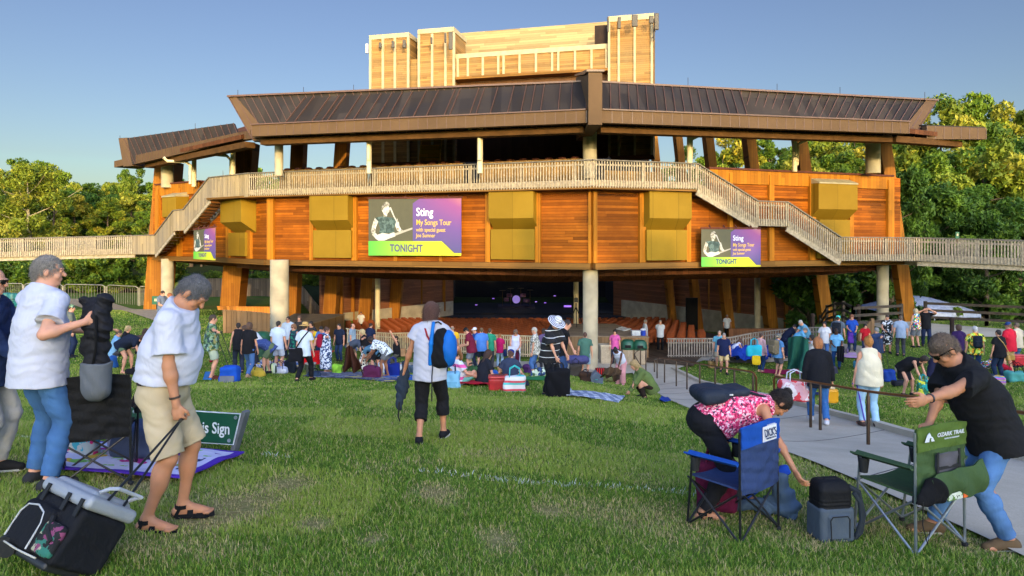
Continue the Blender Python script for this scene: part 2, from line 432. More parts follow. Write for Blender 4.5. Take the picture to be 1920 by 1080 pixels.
def folds(amp=.008, seed=0.0):
    a = wrinkle(amp, 10, seed, (1, 1, 1.5)); b = wrinkle(amp * .55, 23, seed + 2.1, (.7, .7, 1.6)); c = wrinkle(amp * .25, 51, seed + 4.0, (.8, .8, 1.2))
    def cr(X, Y, Z):      # sharp creases running across the cloth
        u = 21 * Z + 9 * X + 2.6 * np.sin(7 * X + 5 * Y + seed) + 1.8 * np.sin(11 * Z - 6 * X + seed * 2); v = 13 * X - 17 * Z + 2.2 * np.sin(8 * Y + 6 * Z + seed)
        m = np.clip(.5 + np.sin(5 * X + 4 * Z + 3 * Y + seed) * .9, 0, 1)
        return -amp * 1.15 * (np.sqrt(np.abs(np.sin(u * .5)) + .01) - .75) * m - amp * .7 * (np.sqrt(np.abs(np.sin(v * .5)) + .01) - .75) * (1 - m)
    return lambda X, Y, Z: .7 * a(X, Y, Z) + b(X, Y, Z) + c(X, Y, Z) + cr(X, Y, Z)
def wrinkle(amp=.006, f=14.0, seed=0.0, stretch=(1, 1, 1)):
    a, b, c = stretch
    def fn(X, Y, Z):
        X = X * a; Y = Y * b; Z = Z * c
        u = X * f + 1.7 * np.sin(Y * f * .6 + seed) + 1.2 * np.sin(Z * f * .45 + 2 * seed)
        v = Z * f * .9 + 1.5 * np.sin(X * f * .7 + seed * 3) + 1.3 * np.sin(Y * f * .5)
        return amp * (np.sin(u) * np.sin(v * .8 + seed) + .5 * np.sin(2.3 * v + u))
    return fn
# ================================================================ ground
def axis_pts(segs):
    out = []
    for a, b, st in segs: out += list(np.arange(a, b, st))
    out.append(segs[-1][1]); return np.array(out)
def vnoise(x, y, sc, seed=0):
    r = np.random.RandomState(seed + 101).rand(64, 64)
    u = x * sc; v = y * sc; i = np.floor(u).astype(int); j = np.floor(v).astype(int); a = u - i; b = v - j
    a = a * a * (3 - 2 * a); b = b * b * (3 - 2 * b)
    g = lambda p, q: r[p % 64, q % 64]
    return (g(i, j) * (1 - a) + g(i + 1, j) * a) * (1 - b) + (g(i, j + 1) * (1 - a) + g(i + 1, j + 1) * a) * b
xs = axis_pts([(-400, -150, 25), (-150, -60, 5), (-60, -22, 1.5), (-22, -8, .6), (-8, -6, .3), (-6, 6, .12), (6, 10, .3), (10, 22, .6), (22, 60, 1.5), (60, 150, 5), (150, 400, 25)])
ys = axis_pts([(-200, -60, 20), (-60, 0, 3), (0, 3, .5), (3, 9, .12), (9, 22, .3), (22, 48, .6), (48, 110, 2), (110, 300, 10), (300, 600, 50)])
GX, GY = np.meshgrid(xs, ys); GZ = T(GX, GY)
nxx, nyy = len(xs), len(ys)
ii = (np.arange(nyy - 1)[:, None] * nxx + np.arange(nxx - 1)[None, :]).ravel()
t = NT('lawn_ground'); v = t.coord()
n1 = t.noise(.35, 4, v, .6); n2 = t.noise(9, 4, v, .7)
g = t.ramp(n2, [(.25, '#3f5220'), (.5, '#586f2a'), (.8, '#73863a')])
g = t.mix(t.ramp(n1, [(.56, (0, 0, 0)), (.72, (1, 1, 1))]), g, lin('#6d6a35'))
sy = t.n('ShaderNodeSeparateXYZ'); t.l(v, sy.inputs[0])
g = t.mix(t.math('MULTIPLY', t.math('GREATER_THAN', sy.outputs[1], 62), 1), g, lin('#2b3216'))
wa = t.n('ShaderNodeAttribute', attribute_name='worn'); wf = t.math('MULTIPLY', wa.outputs['Fac'], t.ramp(t.noise(14, 4, v, .7), [(.3, (.5, .5, .5)), (.6, (1, 1, 1))]))
g = t.mix(wf, g, t.ramp(t.noise(30, 3, v), [(.3, '#7d6a48'), (.7, '#a8936a')]))
t.col(g); t.rough(1); t.b.inputs['Specular IOR Level'].default_value = .1; t.bump(t.noise(40, 3, v), .03, .8)
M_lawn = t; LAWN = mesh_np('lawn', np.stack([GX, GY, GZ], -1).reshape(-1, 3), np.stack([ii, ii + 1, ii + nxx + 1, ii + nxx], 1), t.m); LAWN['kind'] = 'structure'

# ---- concrete path that winds down the right side of the slope
def poly_ground(pts): return [ground(*p) for p in pts]
PL = poly_ground([(1215, 716), (1228, 735), (1250, 750), (1292, 768), (1380, 812), (1473, 851), (1561, 886), (1700, 948), (1840, 1013), (1990, 1085)])
PR = poly_ground([(1262, 694), (1292, 708), (1343, 725), (1390, 737), (1440, 748), (1520, 768), (1569, 783), (1638, 801), (1876, 858), (2100, 915)])
def resample(P, n):
    P = [Vector(p) for p in P]; L = [0]
    for a, b in zip(P, P[1:]): L.append(L[-1] + (b - a).length)
    out = []
    for i in range(n + 1):
        s = L[-1] * i / n; j = max(k for k in range(len(P) - 1) if L[k] <= s + 1e-9)
        f = (s - L[j]) / max(L[j + 1] - L[j], 1e-6); out.append(P[j].lerp(P[j + 1], min(f, 1)))
    return out
NP_ = 60; LL = resample(PL, NP_); RR = resample(PR, NP_)
pv = []
for i in range(NP_ + 1):
    for j in range(9):
        p = LL[i].lerp(RR[i], j / 8); pv.append((p.x, p.y, float(T(p.x, p.y)) + .035))
pf = [[i * 9 + j, i * 9 + j + 1, (i + 1) * 9 + j + 1, (i + 1) * 9 + j] for i in range(NP_) for j in range(8)]
t = NT('concrete_path'); v = t.coord()
t.col(t.mix(t.ramp(t.noise(.8, 5, v, .7), [(.4, (0, 0, 0)), (.75, (1, 1, 1))]), t.ramp(t.noise(60, 3, v), [(.3, '#b0a48e'), (.7, '#c2b6a0')]), lin('#a29783')))
t.rough(.95); t.bump(t.noise(150, 2, v), .003, .6)
M_conc = t.m
o = mesh_np('path', pv, pf, M_conc); o['kind'] = 'structure'
# joints across the slab
b = MB()
for i in range(5, NP_, 7):
    for j in range(8):
        a = Vector(pv[i * 9 + j]); c = Vector(pv[i * 9 + j + 1]); b.bar(a + Vector((0, 0, -.004)), c + Vector((0, 0, -.004)), .015, .014)
o = b.build('path_joints', plain('#4c4843', .95)); o['kind'] = 'structure'
b = MB()
for side, q in ((RR, 1),):
    for i in range(NP_):
        a, c = side[i].copy(), side[i + 1].copy(); a.z = float(T(a.x, a.y)); c.z = float(T(c.x, c.y))
        b.bar(a + Vector((0, 0, .05)), c + Vector((0, 0, .05)), .16, .17)
o = b.build('kerb', M_conc); o['kind'] = 'structure'
# paved apron round the tall column and the timber deck behind it
def patch(name, pts, mat, lift, n=10):
    P = [ground(*p) if len(p) == 2 else at(*p) for p in pts]; vs = []
    for i in range(n + 1):
        for j in range(n + 1):
            u, w_ = i / n, j / n; p = P[0].lerp(P[1], u).lerp(P[3].lerp(P[2], u), w_); vs.append((p.x, p.y, float(T(p.x, p.y)) + lift))
    fs = [[i * (n + 1) + j, (i + 1) * (n + 1) + j, (i + 1) * (n + 1) + j + 1, i * (n + 1) + j + 1] for i in range(n) for j in range(n)]
    o = mesh_np(name, vs, fs, mat); o['kind'] = 'structure'; return o
patch('pavement', [(1050, 694), (1262, 696), (1350, 672), (1050, 676)], M_conc, .05, 14)
patch('pavement', [(1205, 722), (1266, 700), (1262, 692), (1180, 692)], M_conc, .055, 8)
M_deck = boards('#5d4c3c', 'x', .15, .25, .6, .9, bump=.004)
patch('terrace', [(1190, 680), (1300, 690), (1345, 655), (1215, 645)], M_deck, .09, 10)
patch('pavement', [(690, 690), (1050, 694), (1050, 680), (690, 682)], M_conc, .06, 12)
patch('pavement', [(1290, 676), (1640, 668), (1640, 655), (1290, 658)], M_conc, .06, 14)
# path on the far left lawn and the one by the tent
patch('path', [(95, 560), (300, 606), (345, 592), (190, 563)], plain('#a58f70', .9), .05, 16)
patch('path', [(1560, 604), (1920, 622), (1920, 634), (1700, 632)], M_conc, .05, 14)

# ================================================================ grass blades
def in_path(x, y):
    m = np.zeros(len(x), bool)
    poly = [(p.x, p.y) for p in PL] + [(p.x, p.y) for p in PR[::-1]]
    j = len(poly) - 1
    for i in range(len(poly)):
        xi, yi = poly[i]; xj, yj = poly[j]
        c = ((yi > y) != (yj > y)) & (x < (xj - xi) * (y - yi) / (yj - yi + 1e-12) + xi); m ^= c; j = i
    return m
def dirt(x, y):
    """0 = thick grass, 1 = worn patch"""
    n = vnoise(x, y, .9, 3) * .6 + vnoise(x, y, 2.3, 4) * .4
    d = np.clip((n - .58) / .2, 0, 1) * (1 - sstep(5.5, 10, y)) * .5
    for px, py, r in ((385, 975, .30), (450, 950, .34), (930, 1012, .16), (820, 925, .22), (1030, 958, .14), (545, 905, .2), (700, 1010, .1), (590, 985, .14), (260, 905, .3)):
        g = ground(px, py); d = np.maximum(d, np.clip(1.35 - np.hypot(x - g.x, (y - g.y) * .8) / r * (.7 + .6 * vnoise(x, y, 4, 9)), 0, 1))
    return d
_at = LAWN.data.attributes.new('worn', 'FLOAT', 'POINT'); _at.data.foreach_set('value', (np.clip(dirt(GX.ravel(), GY.ravel()), 0, 1) * .75).astype(np.float32))
def grass(name, bands, label):
    VV = []; MI = []
    for y0, y1, dens, hmin, hmax, wd in bands:
        xw = .80 * y1 + 1.2; area = 2 * xw * (y1 - y0); n = int(area * dens)
        fd = .13 * y0; n = int(n * (y1 - y0 + 2 * fd) / (y1 - y0)); x = nr.uniform(-xw, xw, n); y = nr.uniform(y0 - fd, y1 + fd, n)
        k = (np.abs(x) < .80 * y + 1.2) & (nr.rand(n) < np.clip((y - y0 + fd) / (2 * fd), 0, 1) * np.clip((y1 + fd - y) / (2 * fd), 0, 1)); x, y = x[k], y[k]
        k = ~in_path(x, y); k &= ~((y > 33) & (x > -9.5) & (x < 20)); k &= ~((y > 28.6) & (x > 2) & (x < 7.5)); k &= ~((y > 37) & (x > -16) & (x < 17)); x, y = x[k], y[k]
        dd = dirt(x, y); clump = vnoise(x, y, 3.1, 5) * .6 + vnoise(x, y, 9, 6) * .4
        k = nr.rand(len(x)) > dd * .80; x, y, dd, clump = x[k], y[k], dd[k], clump[k]
        n = len(x); z = T(x, y)
        hgt = (hmin + (hmax - hmin) * nr.rand(n) ** 1.3) * (.45 + 1.0 * clump) * (1 - .45 * dd)
        a = nr.uniform(0, 2 * np.pi, n); ln = hgt * nr.uniform(.3, 1.2, n); a2 = a + nr.uniform(-.7, .7, n) + np.pi / 2
        wx, wy = np.cos(a) * wd / 2, np.sin(a) * wd / 2; lx, ly = np.cos(a2) * ln, np.sin(a2) * ln
        B0 = np.stack([x - wx, y - wy, z - .01], 1); B1 = np.stack([x + wx, y + wy, z - .01], 1)
        M0 = np.stack([x - wx * .8 + lx * .35, y - wy * .8 + ly * .35, z + hgt * .6], 1); M1 = np.stack([x + wx * .8 + lx * .35, y + wy * .8 + ly * .35, z + hgt * .6], 1)
        TT = np.stack([x + lx, y + ly, z + hgt], 1); T2 = TT + np.stack([wx * .25, wy * .25, 0 * wx], 1)
        VV.append(np.stack([B0, B1, M1, M0, T2, TT], 1))
        u = nr.rand(n); tone = vnoise(x, y, .55, 8)
        mi = np.where(u < .28, 0, np.where(u < .60, 1, np.where(u < .90, 2, 3)))
        mi = np.where((u < .55) & (tone > .6), 2, mi); mi = np.where((nr.rand(n) < dd * .8), 3, mi)
        # remains of a painted line across the lawn
        lp = [ground(380, 838), ground(610, 868), ground(980, 902), ground(1290, 930)]
        yl = np.interp(x, [p.x for p in lp], [p.y for p in lp]) + .22 * (vnoise(x, y, .8, 14) - .5)
        on = (np.abs(y - yl) < .07) & (vnoise(x, y, 1.3, 12) > .64) & (x < 2.2) & (nr.rand(n) < .22); mi = np.where(on, 4, mi)
        MI.append(mi)
    V = np.concatenate(VV); n = len(V); base = np.arange(n)[:, None] * 6
    Fq = np.concatenate([base + np.array([[0, 1, 2, 3]]), base + np.array([[3, 2, 4, 5]])], 1).reshape(-1, 4)
    mats = []
    for c in ('#496b19', '#658c28', '#93a544', '#bdab7a', '#d8dcda'):
        q = NT('grass_blade'); q.b.inputs['Base Color'].default_value = (*lin(c), 1); q.rough(.65); q.b.inputs['Specular IOR Level'].default_value = .25
        tr = q.n('ShaderNodeBsdfTranslucent'); tr.inputs[0].default_value = (*lin(c), 1); mx = q.n('ShaderNodeMixShader'); mx.inputs[0].default_value = .3
        q.l(q.b.outputs[0], mx.inputs[1]); q.l(tr.outputs[0], mx.inputs[2]); q.l(mx.outputs[0], q.out.inputs[0]); mats.append(q.m)
    o = mesh_np(name, V.reshape(-1, 3), Fq, mats, smooth=False)
    o.data.polygons.foreach_set('material_index', np.repeat(np.concatenate(MI), 2).astype(np.int32))
    tag(o, label, 'grass', kind='stuff'); return o
GRASS_K = 1.0
grass('grass', [(3.2, 6, 8200 * GRASS_K, .016, .046, .005), (6, 9.5, 3900 * GRASS_K, .018, .048, .007), (9.5, 15, 1500 * GRASS_K, .024, .056, .011), (15, 24, 560 * GRASS_K, .025, .055, .018), (24, 40, 200 * GRASS_K, .025, .05, .03)],
      'short green grass with dry straw patches covering the whole sloping lawn')

# ================================================================ trees
def leaf_mats(cols):
    out = []
    for c in cols:
        q = NT('leaves'); oi = q.n('ShaderNodeObjectInfo')
        c0 = lin(c); col = q.ramp(oi.outputs['Random'], [(0, tuple(x * .78 for x in c0)), (.5, c0), (1, (c0[0] * 1.35, c0[1] * 1.12, c0[2]))])
        q.col(col); q.rough(.6); q.b.inputs['Specular IOR Level'].default_value = .25
        tr = q.n('ShaderNodeBsdfTranslucent'); q.l(col, tr.inputs[0]); mx = q.n('ShaderNodeMixShader'); mx.inputs[0].default_value = .25
        q.l(q.b.outputs[0], mx.inputs[1]); q.l(tr.outputs[0], mx.inputs[2]); q.l(mx.outputs[0], q.out.inputs[0]); out.append(q.m)
    return out
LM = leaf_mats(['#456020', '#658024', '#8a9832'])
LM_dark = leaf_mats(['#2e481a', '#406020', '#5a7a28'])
LM_yel = leaf_mats(['#647422', '#86902a', '#9e9a34'])
M_bark = plain('#5a4a38', .95, .4, 5, .02, bscale=20)
M_bark_pale = plain('#94876c', .9, .35, 3, .01)
def leaves_np(cl, n, size, r, flat=.75):
    """cl: list of (centre, radius); n leaves spread in the shells of the clumps"""
    P = []; per = max(1, n // len(cl))
    for c, rr in cl:
        d = r.randn(per, 3); d /= np.linalg.norm(d, axis=1)[:, None]; rad = rr * r.uniform(.35, 1.0, (per, 1)) ** .5
        P.append(np.array(c) + d * rad * np.array([1, 1, flat]))
    P = np.concatenate(P); n = len(P); s = size * r.uniform(.6, 1.4, n)[:, None]
    a = r.randn(n, 3); a /= np.linalg.norm(a, axis=1)[:, None]; b = r.randn(n, 3); b -= a * (a * b).sum(1)[:, None]; b /= np.linalg.norm(b, axis=1)[:, None]
    b[:, 2] *= .6
    V = np.stack([P - a * s, P - b * s * .45, P + a * s * .9, P + b * s * .45 + np.cross(a, b) * s * .2], 1)
    return V.reshape(-1, 3), (np.arange(n)[:, None] * 4 + np.arange(4)[None, :])
def make_tree(name, seed, H=15, spread=5.0, base=.25, n=6500, leaf=.34, kind='round', mats=None, bark=None, limbs=7, nclump=60, label=None, cat='tree', group=None):
    r = np.random.RandomState(seed); root = empty(name, (0, 0, 0), 0, label, cat, group)
    b = MB(); bark = bark or M_bark; r0 = H * .02 + .06; lean = r.uniform(-.04, .04, 2)
    tp = [(lean[0] * H * q + .15 * math.sin(3 * q + seed), lean[1] * H * q, H * .9 * q) for q in (0, .1, .3, .5, .7, .9, 1)]
    b.tube(tp, [r0 * 1.35, r0, r0 * .85, r0 * .65, r0 * .42, r0 * .2, .03], 8)
    cl = []
    for i in range(limbs * 2):
        q = base * .8 + (1 - base) * (i + .5) / (limbs * 2) * .95; a = i * 2.4 + r.uniform(-.4, .4)
        if kind == 'pine': L = spread * (1.08 - q) * r.uniform(.8, 1.1)
        else: L = spread * math.sin(math.pi * min(1, max(.12, (q - base * .6) / (1.05 - base * .6)))) ** .6 * r.uniform(.6, 1.0)
        p0 = np.array([np.interp(q * H * .9, [p[2] for p in tp], [p[k] for p in tp]) for k in range(2)] + [q * H * .9])
        up = .1 if kind == 'pine' else r.uniform(.25, .7)
        p2 = p0 + np.array([math.cos(a) * L, math.sin(a) * L, L * up]); p1 = (p0 + p2) / 2 + np.array([0, 0, -L * .07])
        b.tube([tuple(p0), tuple(p1), tuple(p2)], [r0 * .45 * (1.1 - q), r0 * .28 * (1.1 - q), .02], 5)
        for k in range(max(2, nclump // (limbs * 2))):
            f = r.uniform(.35, 1.05); c = p0 + (p2 - p0) * f + r.randn(3) * np.array([.13, .13, .1]) * spread
            rr = spread * (r.uniform(.10, .24) if kind != 'pine' else r.uniform(.10, .18)); cl.append((c, rr))
    if kind != 'pine':
        cl += [(np.array([tp[-1][0] + r.randn() * spread * .2, tp[-1][1] + r.randn() * spread * .2, H * r.uniform(.84, .97)]), spread * r.uniform(.12, .22)) for _ in range(7)]
    b.build('trunk', bark, root, True)
    V, Fq = leaves_np(cl, n, leaf, r, .5 if kind == 'pine' else .8)
    o = mesh_np('crown', V, Fq, mats or LM, root, smooth=False)
    # light and dark clumps: the same leaf kind carries one tone through a clump
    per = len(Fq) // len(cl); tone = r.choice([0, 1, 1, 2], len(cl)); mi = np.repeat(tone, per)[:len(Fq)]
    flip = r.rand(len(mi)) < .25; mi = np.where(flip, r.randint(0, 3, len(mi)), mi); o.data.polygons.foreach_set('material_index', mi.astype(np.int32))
    return root
protos = {
    'oak': make_tree('broadleaf_tree', 1, 15, 5.2, .2, 15000, .25, label='x', cat='tree'),
    'tall': make_tree('broadleaf_tree', 2, 18, 4.6, .25, 14000, .25),
    'yellow': make_tree('broadleaf_tree', 3, 13, 4.6, .15, 13000, .24, mats=LM_yel),
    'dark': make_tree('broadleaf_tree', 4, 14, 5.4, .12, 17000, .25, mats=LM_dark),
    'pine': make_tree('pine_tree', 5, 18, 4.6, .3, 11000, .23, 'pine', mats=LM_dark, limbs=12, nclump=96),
    'syc': make_tree('sycamore_tree', 6, 15, 6.0, .3, 13000, .22, mats=LM_yel, bark=M_bark_pale, limbs=8, nclump=48),
    'bush': make_tree('bush', 7, 4.2, 3.0, .0, 5200, .22, mats=LM, limbs=6, nclump=48),
    'bushd': make_tree('bush', 8, 4.2, 3.2, .0, 5200, .22, mats=LM_dark, limbs=6, nclump=48),
}
kidsof = {k: children(v) for k, v in protos.items()}
used = set()
def tree(kind, x, y, s, label, group, cat=None, sz=None, rz=None):
    p = protos[kind]
    if kind in used: o = copy_tree(p, None, kidsof[kind])
    else: o = p; used.add(kind)
    z = float(T(x, y)) - .15; o.location = (x, y, z); o.rotation_euler = (0, 0, rnd.uniform(0, 6.28) if rz is None else rz)
    o.scale = (s, s, s * (sz or rnd.uniform(.9, 1.1)))
    tag(o, label, cat or ('bush' if kind.startswith('bush') else 'tree'), group); return o
def by_top(kind, px, ptop, D, label, group, s=1.0, H=None):
    """tree at depth D whose top shows at row ptop"""
    H0 = {'oak': 15, 'tall': 18, 'yellow': 13, 'dark': 14, 'pine': 18, 'syc': 15, 'bush': 4.2, 'bushd': 4.2}[kind]
    x = (px - 960) / F * D; zt = (HY - ptop) / F * D; h = zt - float(T(x, D)) + .15
    k = max(h, 1.5) / H0 / .97; return tree(kind, x, D, k ** .8 * s, label, group, sz=k / (k ** .8 * s))
LBL_L = 'green tree in the sunlit forest seen over the left footbridge'; GL = 'forest trees left of the theatre'
kinds = ['oak', 'tall', 'yellow', 'dark', 'oak', 'yellow', 'tall']
for i in range(17):     # front rank, left
    px = -190 + i * 36 + rnd.uniform(-12, 12); by_top(kinds[i % 7], px, rnd.uniform(350, 400), rnd.uniform(76, 86), LBL_L, GL)
for i in range(17):     # back rank, left, makes the skyline
    px = -190 + i * 33 + rnd.uniform(-10, 10); by_top(kinds[(i * 3 + 1) % 7], px, np.interp(px, [-100, 0, 60, 110, 150, 210, 290, 330, 420], [315, 318, 306, 328, 345, 338, 348, 352, 345]) + rnd.uniform(-8, 14), rnd.uniform(96, 112), LBL_L, GL)
by_top('syc', 62, 318, 70, 'pale limbed sycamore with thin yellow leaves at the left edge of the forest', None)
by_top('oak', 238, 322, 92, 'rounded green tree standing highest in the forest beside the left roof tip', None, .6)
by_top('pine', 424, 304, 74, 'pointed tree top rising through the gap behind the left stairs', None, .7)
for i in range(14): by_top('bush' if i % 3 else 'bushd', -40 + i * 27 + rnd.uniform(-8, 8), rnd.uniform(470, 520), rnd.uniform(60, 68), 'leafy bush under the trees behind the left fence', 'bushes behind the left fence')
for i in range(9):      # seen under the left balcony
    by_top(kinds[i % 7], 345 + i * 32, rnd.uniform(400, 440), rnd.uniform(72, 86), 'green tree seen below the balcony between the left pillars', 'trees seen under the left balcony', .8)
for i in range(9): by_top('bush', 338 + i * 31, rnd.uniform(500, 540), rnd.uniform(62, 70), 'sunlit bush seen below the balcony between the left pillars', 'bushes seen under the left balcony')
for i in range(8): by_top(['tall', 'pine', 'oak'][i % 3], 400 + i * 42, rnd.uniform(322, 345), rnd.uniform(118, 135), 'tree top seen in the gap above the left end of the balcony rail', 'tree tops over the left balcony')
LBL_R = 'tree of the wooded hillside right of the theatre'; GR = 'hillside trees right of the theatre'
for i in range(16):     # distant rank through the upper gap
    px = 1235 + i * 30 + rnd.uniform(-8, 8); by_top(['pine', 'tall', 'pine', 'oak', 'pine', 'yellow'][i % 6], px, np.interp(px, [1235, 1300, 1340, 1400, 1500, 1700], [306, 296, 276, 262, 262, 240]) + rnd.uniform(-6, 8), rnd.uniform(100, 118), 'tree on the far hillside seen between the upper pillars on the right', 'far hillside trees through the right gap')
for i in range(11):
    px = 1500 + i * 46 + rnd.uniform(-10, 10); by_top(['yellow', 'oak', 'tall'][i % 3], px, np.interp(px, [1500, 1680, 1740, 1760, 1830, 1900, 2000], [300, 270, 262, 208, 186, 205, 215]) + rnd.uniform(-6, 14), rnd.uniform(72, 80), LBL_R, GR, .9)
for i in range(10):
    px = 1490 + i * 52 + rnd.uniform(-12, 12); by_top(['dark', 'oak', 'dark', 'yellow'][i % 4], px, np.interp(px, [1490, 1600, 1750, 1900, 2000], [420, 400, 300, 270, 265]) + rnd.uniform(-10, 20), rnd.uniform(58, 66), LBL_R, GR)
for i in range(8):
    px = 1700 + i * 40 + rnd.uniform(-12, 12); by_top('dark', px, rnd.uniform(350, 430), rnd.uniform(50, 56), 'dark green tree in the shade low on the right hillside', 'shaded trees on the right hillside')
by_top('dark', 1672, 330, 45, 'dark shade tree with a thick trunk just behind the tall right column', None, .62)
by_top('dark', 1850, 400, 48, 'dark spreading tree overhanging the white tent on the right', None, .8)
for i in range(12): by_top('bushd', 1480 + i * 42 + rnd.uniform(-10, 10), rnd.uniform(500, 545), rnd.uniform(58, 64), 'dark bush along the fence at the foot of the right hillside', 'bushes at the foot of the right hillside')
by_top('bushd', 1515, 505, 47, 'round dark evergreen bush beside the right end wall of the theatre', None, 1.0)
# trees standing on the hill behind the camera; they shade the lawn
for i, (x, top) in enumerate([(-42, 6), (-34, 7), (-26, 6.5), (-18, 7.2), (-10, 6.8), (-3, 7.6), (4, 7.4), (11, 8.2), (16, 8.2), (20.5, 12.6), (26, 9.6), (30, 13.2), (35, 11.6), (39, 14.5), (44, 14.5), (50, 16), (57, 18), (66, 20), (76, 22), (87, 23)]):
    y = -46 + rnd.uniform(-2, 2); z = float(T(x, y)); o = tree('dark', x, y, .95, 'dark tree on the rise behind the lawn', 'trees behind the lawn', sz=(top - z) / 14 / .95)
for i, x in enumerate([-38, -30, -22, -14, -6, 1, 8, 15, 21, 27, 33, 39, 46, 54, 62]):
    tree('bushd', x, -43 + rnd.uniform(-1, 1), 1.5, 'bush on the rise behind the lawn', 'bushes behind the lawn')
# ================================================================ the theatre
M_cedar = boards('#9c5510', 'z', .125, .5, .7, .6, weather='#713706', wamt=.75, bump=.008)
M_cedar_post = boards('#a8691a', 'x', .19, .22, .5, .55, bump=.004)
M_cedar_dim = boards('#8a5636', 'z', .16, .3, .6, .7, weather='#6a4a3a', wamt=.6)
M_leg = boards('#a56a22', 'x', .16, .22, .6, .6, weather='#7a3c14', wamt=.5)
M_leg_grey = boards('#8b7a6a', 'x', .16, .2, .6, .8)
M_beam = boards('#7a5628', 'z', .2, .3, .6, .7, weather='#6a4826')
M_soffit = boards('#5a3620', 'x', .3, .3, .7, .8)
M_weath = boards('#a8916c', 'x', .13, .3, .5, .85, weather='#8b8074', wamt=.7)
M_weath2 = plain('#a3937a', .9, .3, 8, .004)
M_railtop = plain('#6f665a', .9, .3, 7, .004)
M_yellow = boards('#8c6c1c', 'x', 1.22, .12, .3, .6, weather='#7d5f10', wamt=.6, name='ochre_panel', bump=.002)
M_metal = boards('#383029', 'x', .45, .35, .0, .65, name='roof_metal', weather='#26272c', wamt=.6, bump=0.0)
M_fascia = plain('#5c4630', .7, .12, 1.0, .002, spec=.15)
M_seam = plain('#5c4030', .45, .1)
M_conc_col = plain('#ab9d82', .85, .2, 1.6, .004, bscale=30)
M_pale = plain('#d8c49c', .7, .15, 2, .003)
M_tower = boards('#8f6a3e', 'z', .15, .45, .6, .85, weather='#84704e', wamt=.8)
M_rib = plain('#a69878', .8, .15, 3)
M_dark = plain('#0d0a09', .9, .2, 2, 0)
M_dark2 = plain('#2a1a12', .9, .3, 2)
M_rust = plain('#5a2a1c', .8, .3, 5)
TH = empty('theatre_building', (3, 45, -8), 0, 'large cedar theatre with brown metal roof, wraparound balcony and tan tower blocks', 'theatre')
MI_ = Matrix.Translation((-3, -45, 8))
def TB(mb, name, mats, smooth=False, parent=None):
    o = mb.build(name, mats, parent or TH, smooth)
    if parent is None: o.matrix_parent_inverse = MI_
    return o
V2 = lambda x, y: Vector((x, y, 0))
W0, W1, W2, W3 = V2(3.43, 29.3), V2(-12.3, 34.6), V2(-16.6, 39.2), V2(-22.5, 43.2)
WR = V2(20.25, 35.6)
def onl(px, P, Q, off=0.0):
    a = (px - 960) / F; d = (Q - P).normalized(); n = V2(d.y, -d.x)
    if n.y > 0: n = -n
    p = P + n * off; t = (a * p.y - p.x) / (d.x - a * d.y); return p + d * t
def Z(p, z): return Vector((p.x, p.y, z))
def slab(mb, P, Q, px0, px1, z0, z1, o0, o1):
    """solid on the facade line P-Q between two photo columns, from offset o0 (in) to o1 (out)"""
    a, b = onl(px0, P, Q, o1), onl(px1, P, Q, o1); n = (V2((Q - P).y, -(Q - P).x)).normalized()
    if n.y > 0: n = -n
    c, d = b - n * (o1 - o0), a - n * (o1 - o0)
    return mb.hexa([Z(a, z0), Z(b, z0), Z(c, z0), Z(d, z0)], [Z(a, z1), Z(b, z1), Z(c, z1), Z(d, z1)])
def wallseg(P, Q, z0, z1, th=.25, name='wall', mat=None):
    n = (V2((Q - P).y, -(Q - P).x)).normalized()
    if n.y > 0: n = -n
    b = MB(); b.hexa([Z(P, z0), Z(Q, z0), Z(Q - n * th, z0), Z(P - n * th, z0)], [Z(P, z1), Z(Q, z1), Z(Q - n * th, z1), Z(P - n * th, z1)])
    return TB(b, name, mat or M_cedar)
ZB = -1.0
wallseg(W1, W0, ZB, 2.13); WRm = onl(1330, W0, WR)
wallseg(W0, WRm, ZB, 2.13); wallseg(WRm + (WR - WRm).normalized() * .01, WR, ZB, 3.22)
wallseg(W2, W1, ZB, 2.13); wallseg(W3, W2, ZB, 3.4)
wallseg(WR + V2(.02, .1), WR + V2(2.6, 9), ZB, 3.2); wallseg(W3 + V2(-.02, .1), W3 + V2(1.5, 10), ZB, 3.3)
# pilasters
for (P, Q, a, b_, z1) in [(W1, W0, 500, 512, 2.12), (W1, W0, 580, 586.5, 2.12), (W1, W0, 659, 668, 2.12), (W1, W0, 738, 744, -.2), (W1, W0, 823, 829, -.2), (W1, W0, 910, 919, 2.12), (W1, W0, 1003, 1013, 2.12),
                          (W0, WR, 1113, 1120, 2.12), (W0, WR, 1200, 1211.5, 2.12), (W0, WR, 1288, 1296, 2.12), (W0, WR, 1368, 1375, 3.1), (W0, WR, 1443, 1452, 3.1), (W0, WR, 1519, 1530, 3.1), (W0, WR, 1594, 1601, 3.1), (W0, WR, 1666, 1677, 3.1),
                          (W2, W1, 460.5, 468, 2.12), (W2, W1, 423, 428, 2.12), (W3, W2, 290, 297, 3.2), (W3, W2, 331, 338, 3.2), (W3, W2, 366, 371, 3.2)]:
    TB(slab(MB(), P, Q, a, b_, ZB + .01, z1, -.05, .16), 'pilaster', M_cedar_post)
b = MB(); slab(b, W1, W0, 1103, 1107.9, ZB + .01, 2.12, -.05, .15); TB(b, 'pilaster', M_cedar_post)
# raised top band of the full-height walls
for (P, Q, a, c, z0, z1) in [(W0, WR, 1331, 1676, 2.62, 3.26), (W3, W2, 290, 372, 2.75, 3.44)]:
    TB(slab(MB(), P, Q, a, c, z0, z1, -.3, .11), 'top_band', M_cedar_post)
    TB(slab(MB(), P, Q, a - 1, c + 1, z1 + .003, z1 + .09, -.35, .2), 'coping', M_rust)
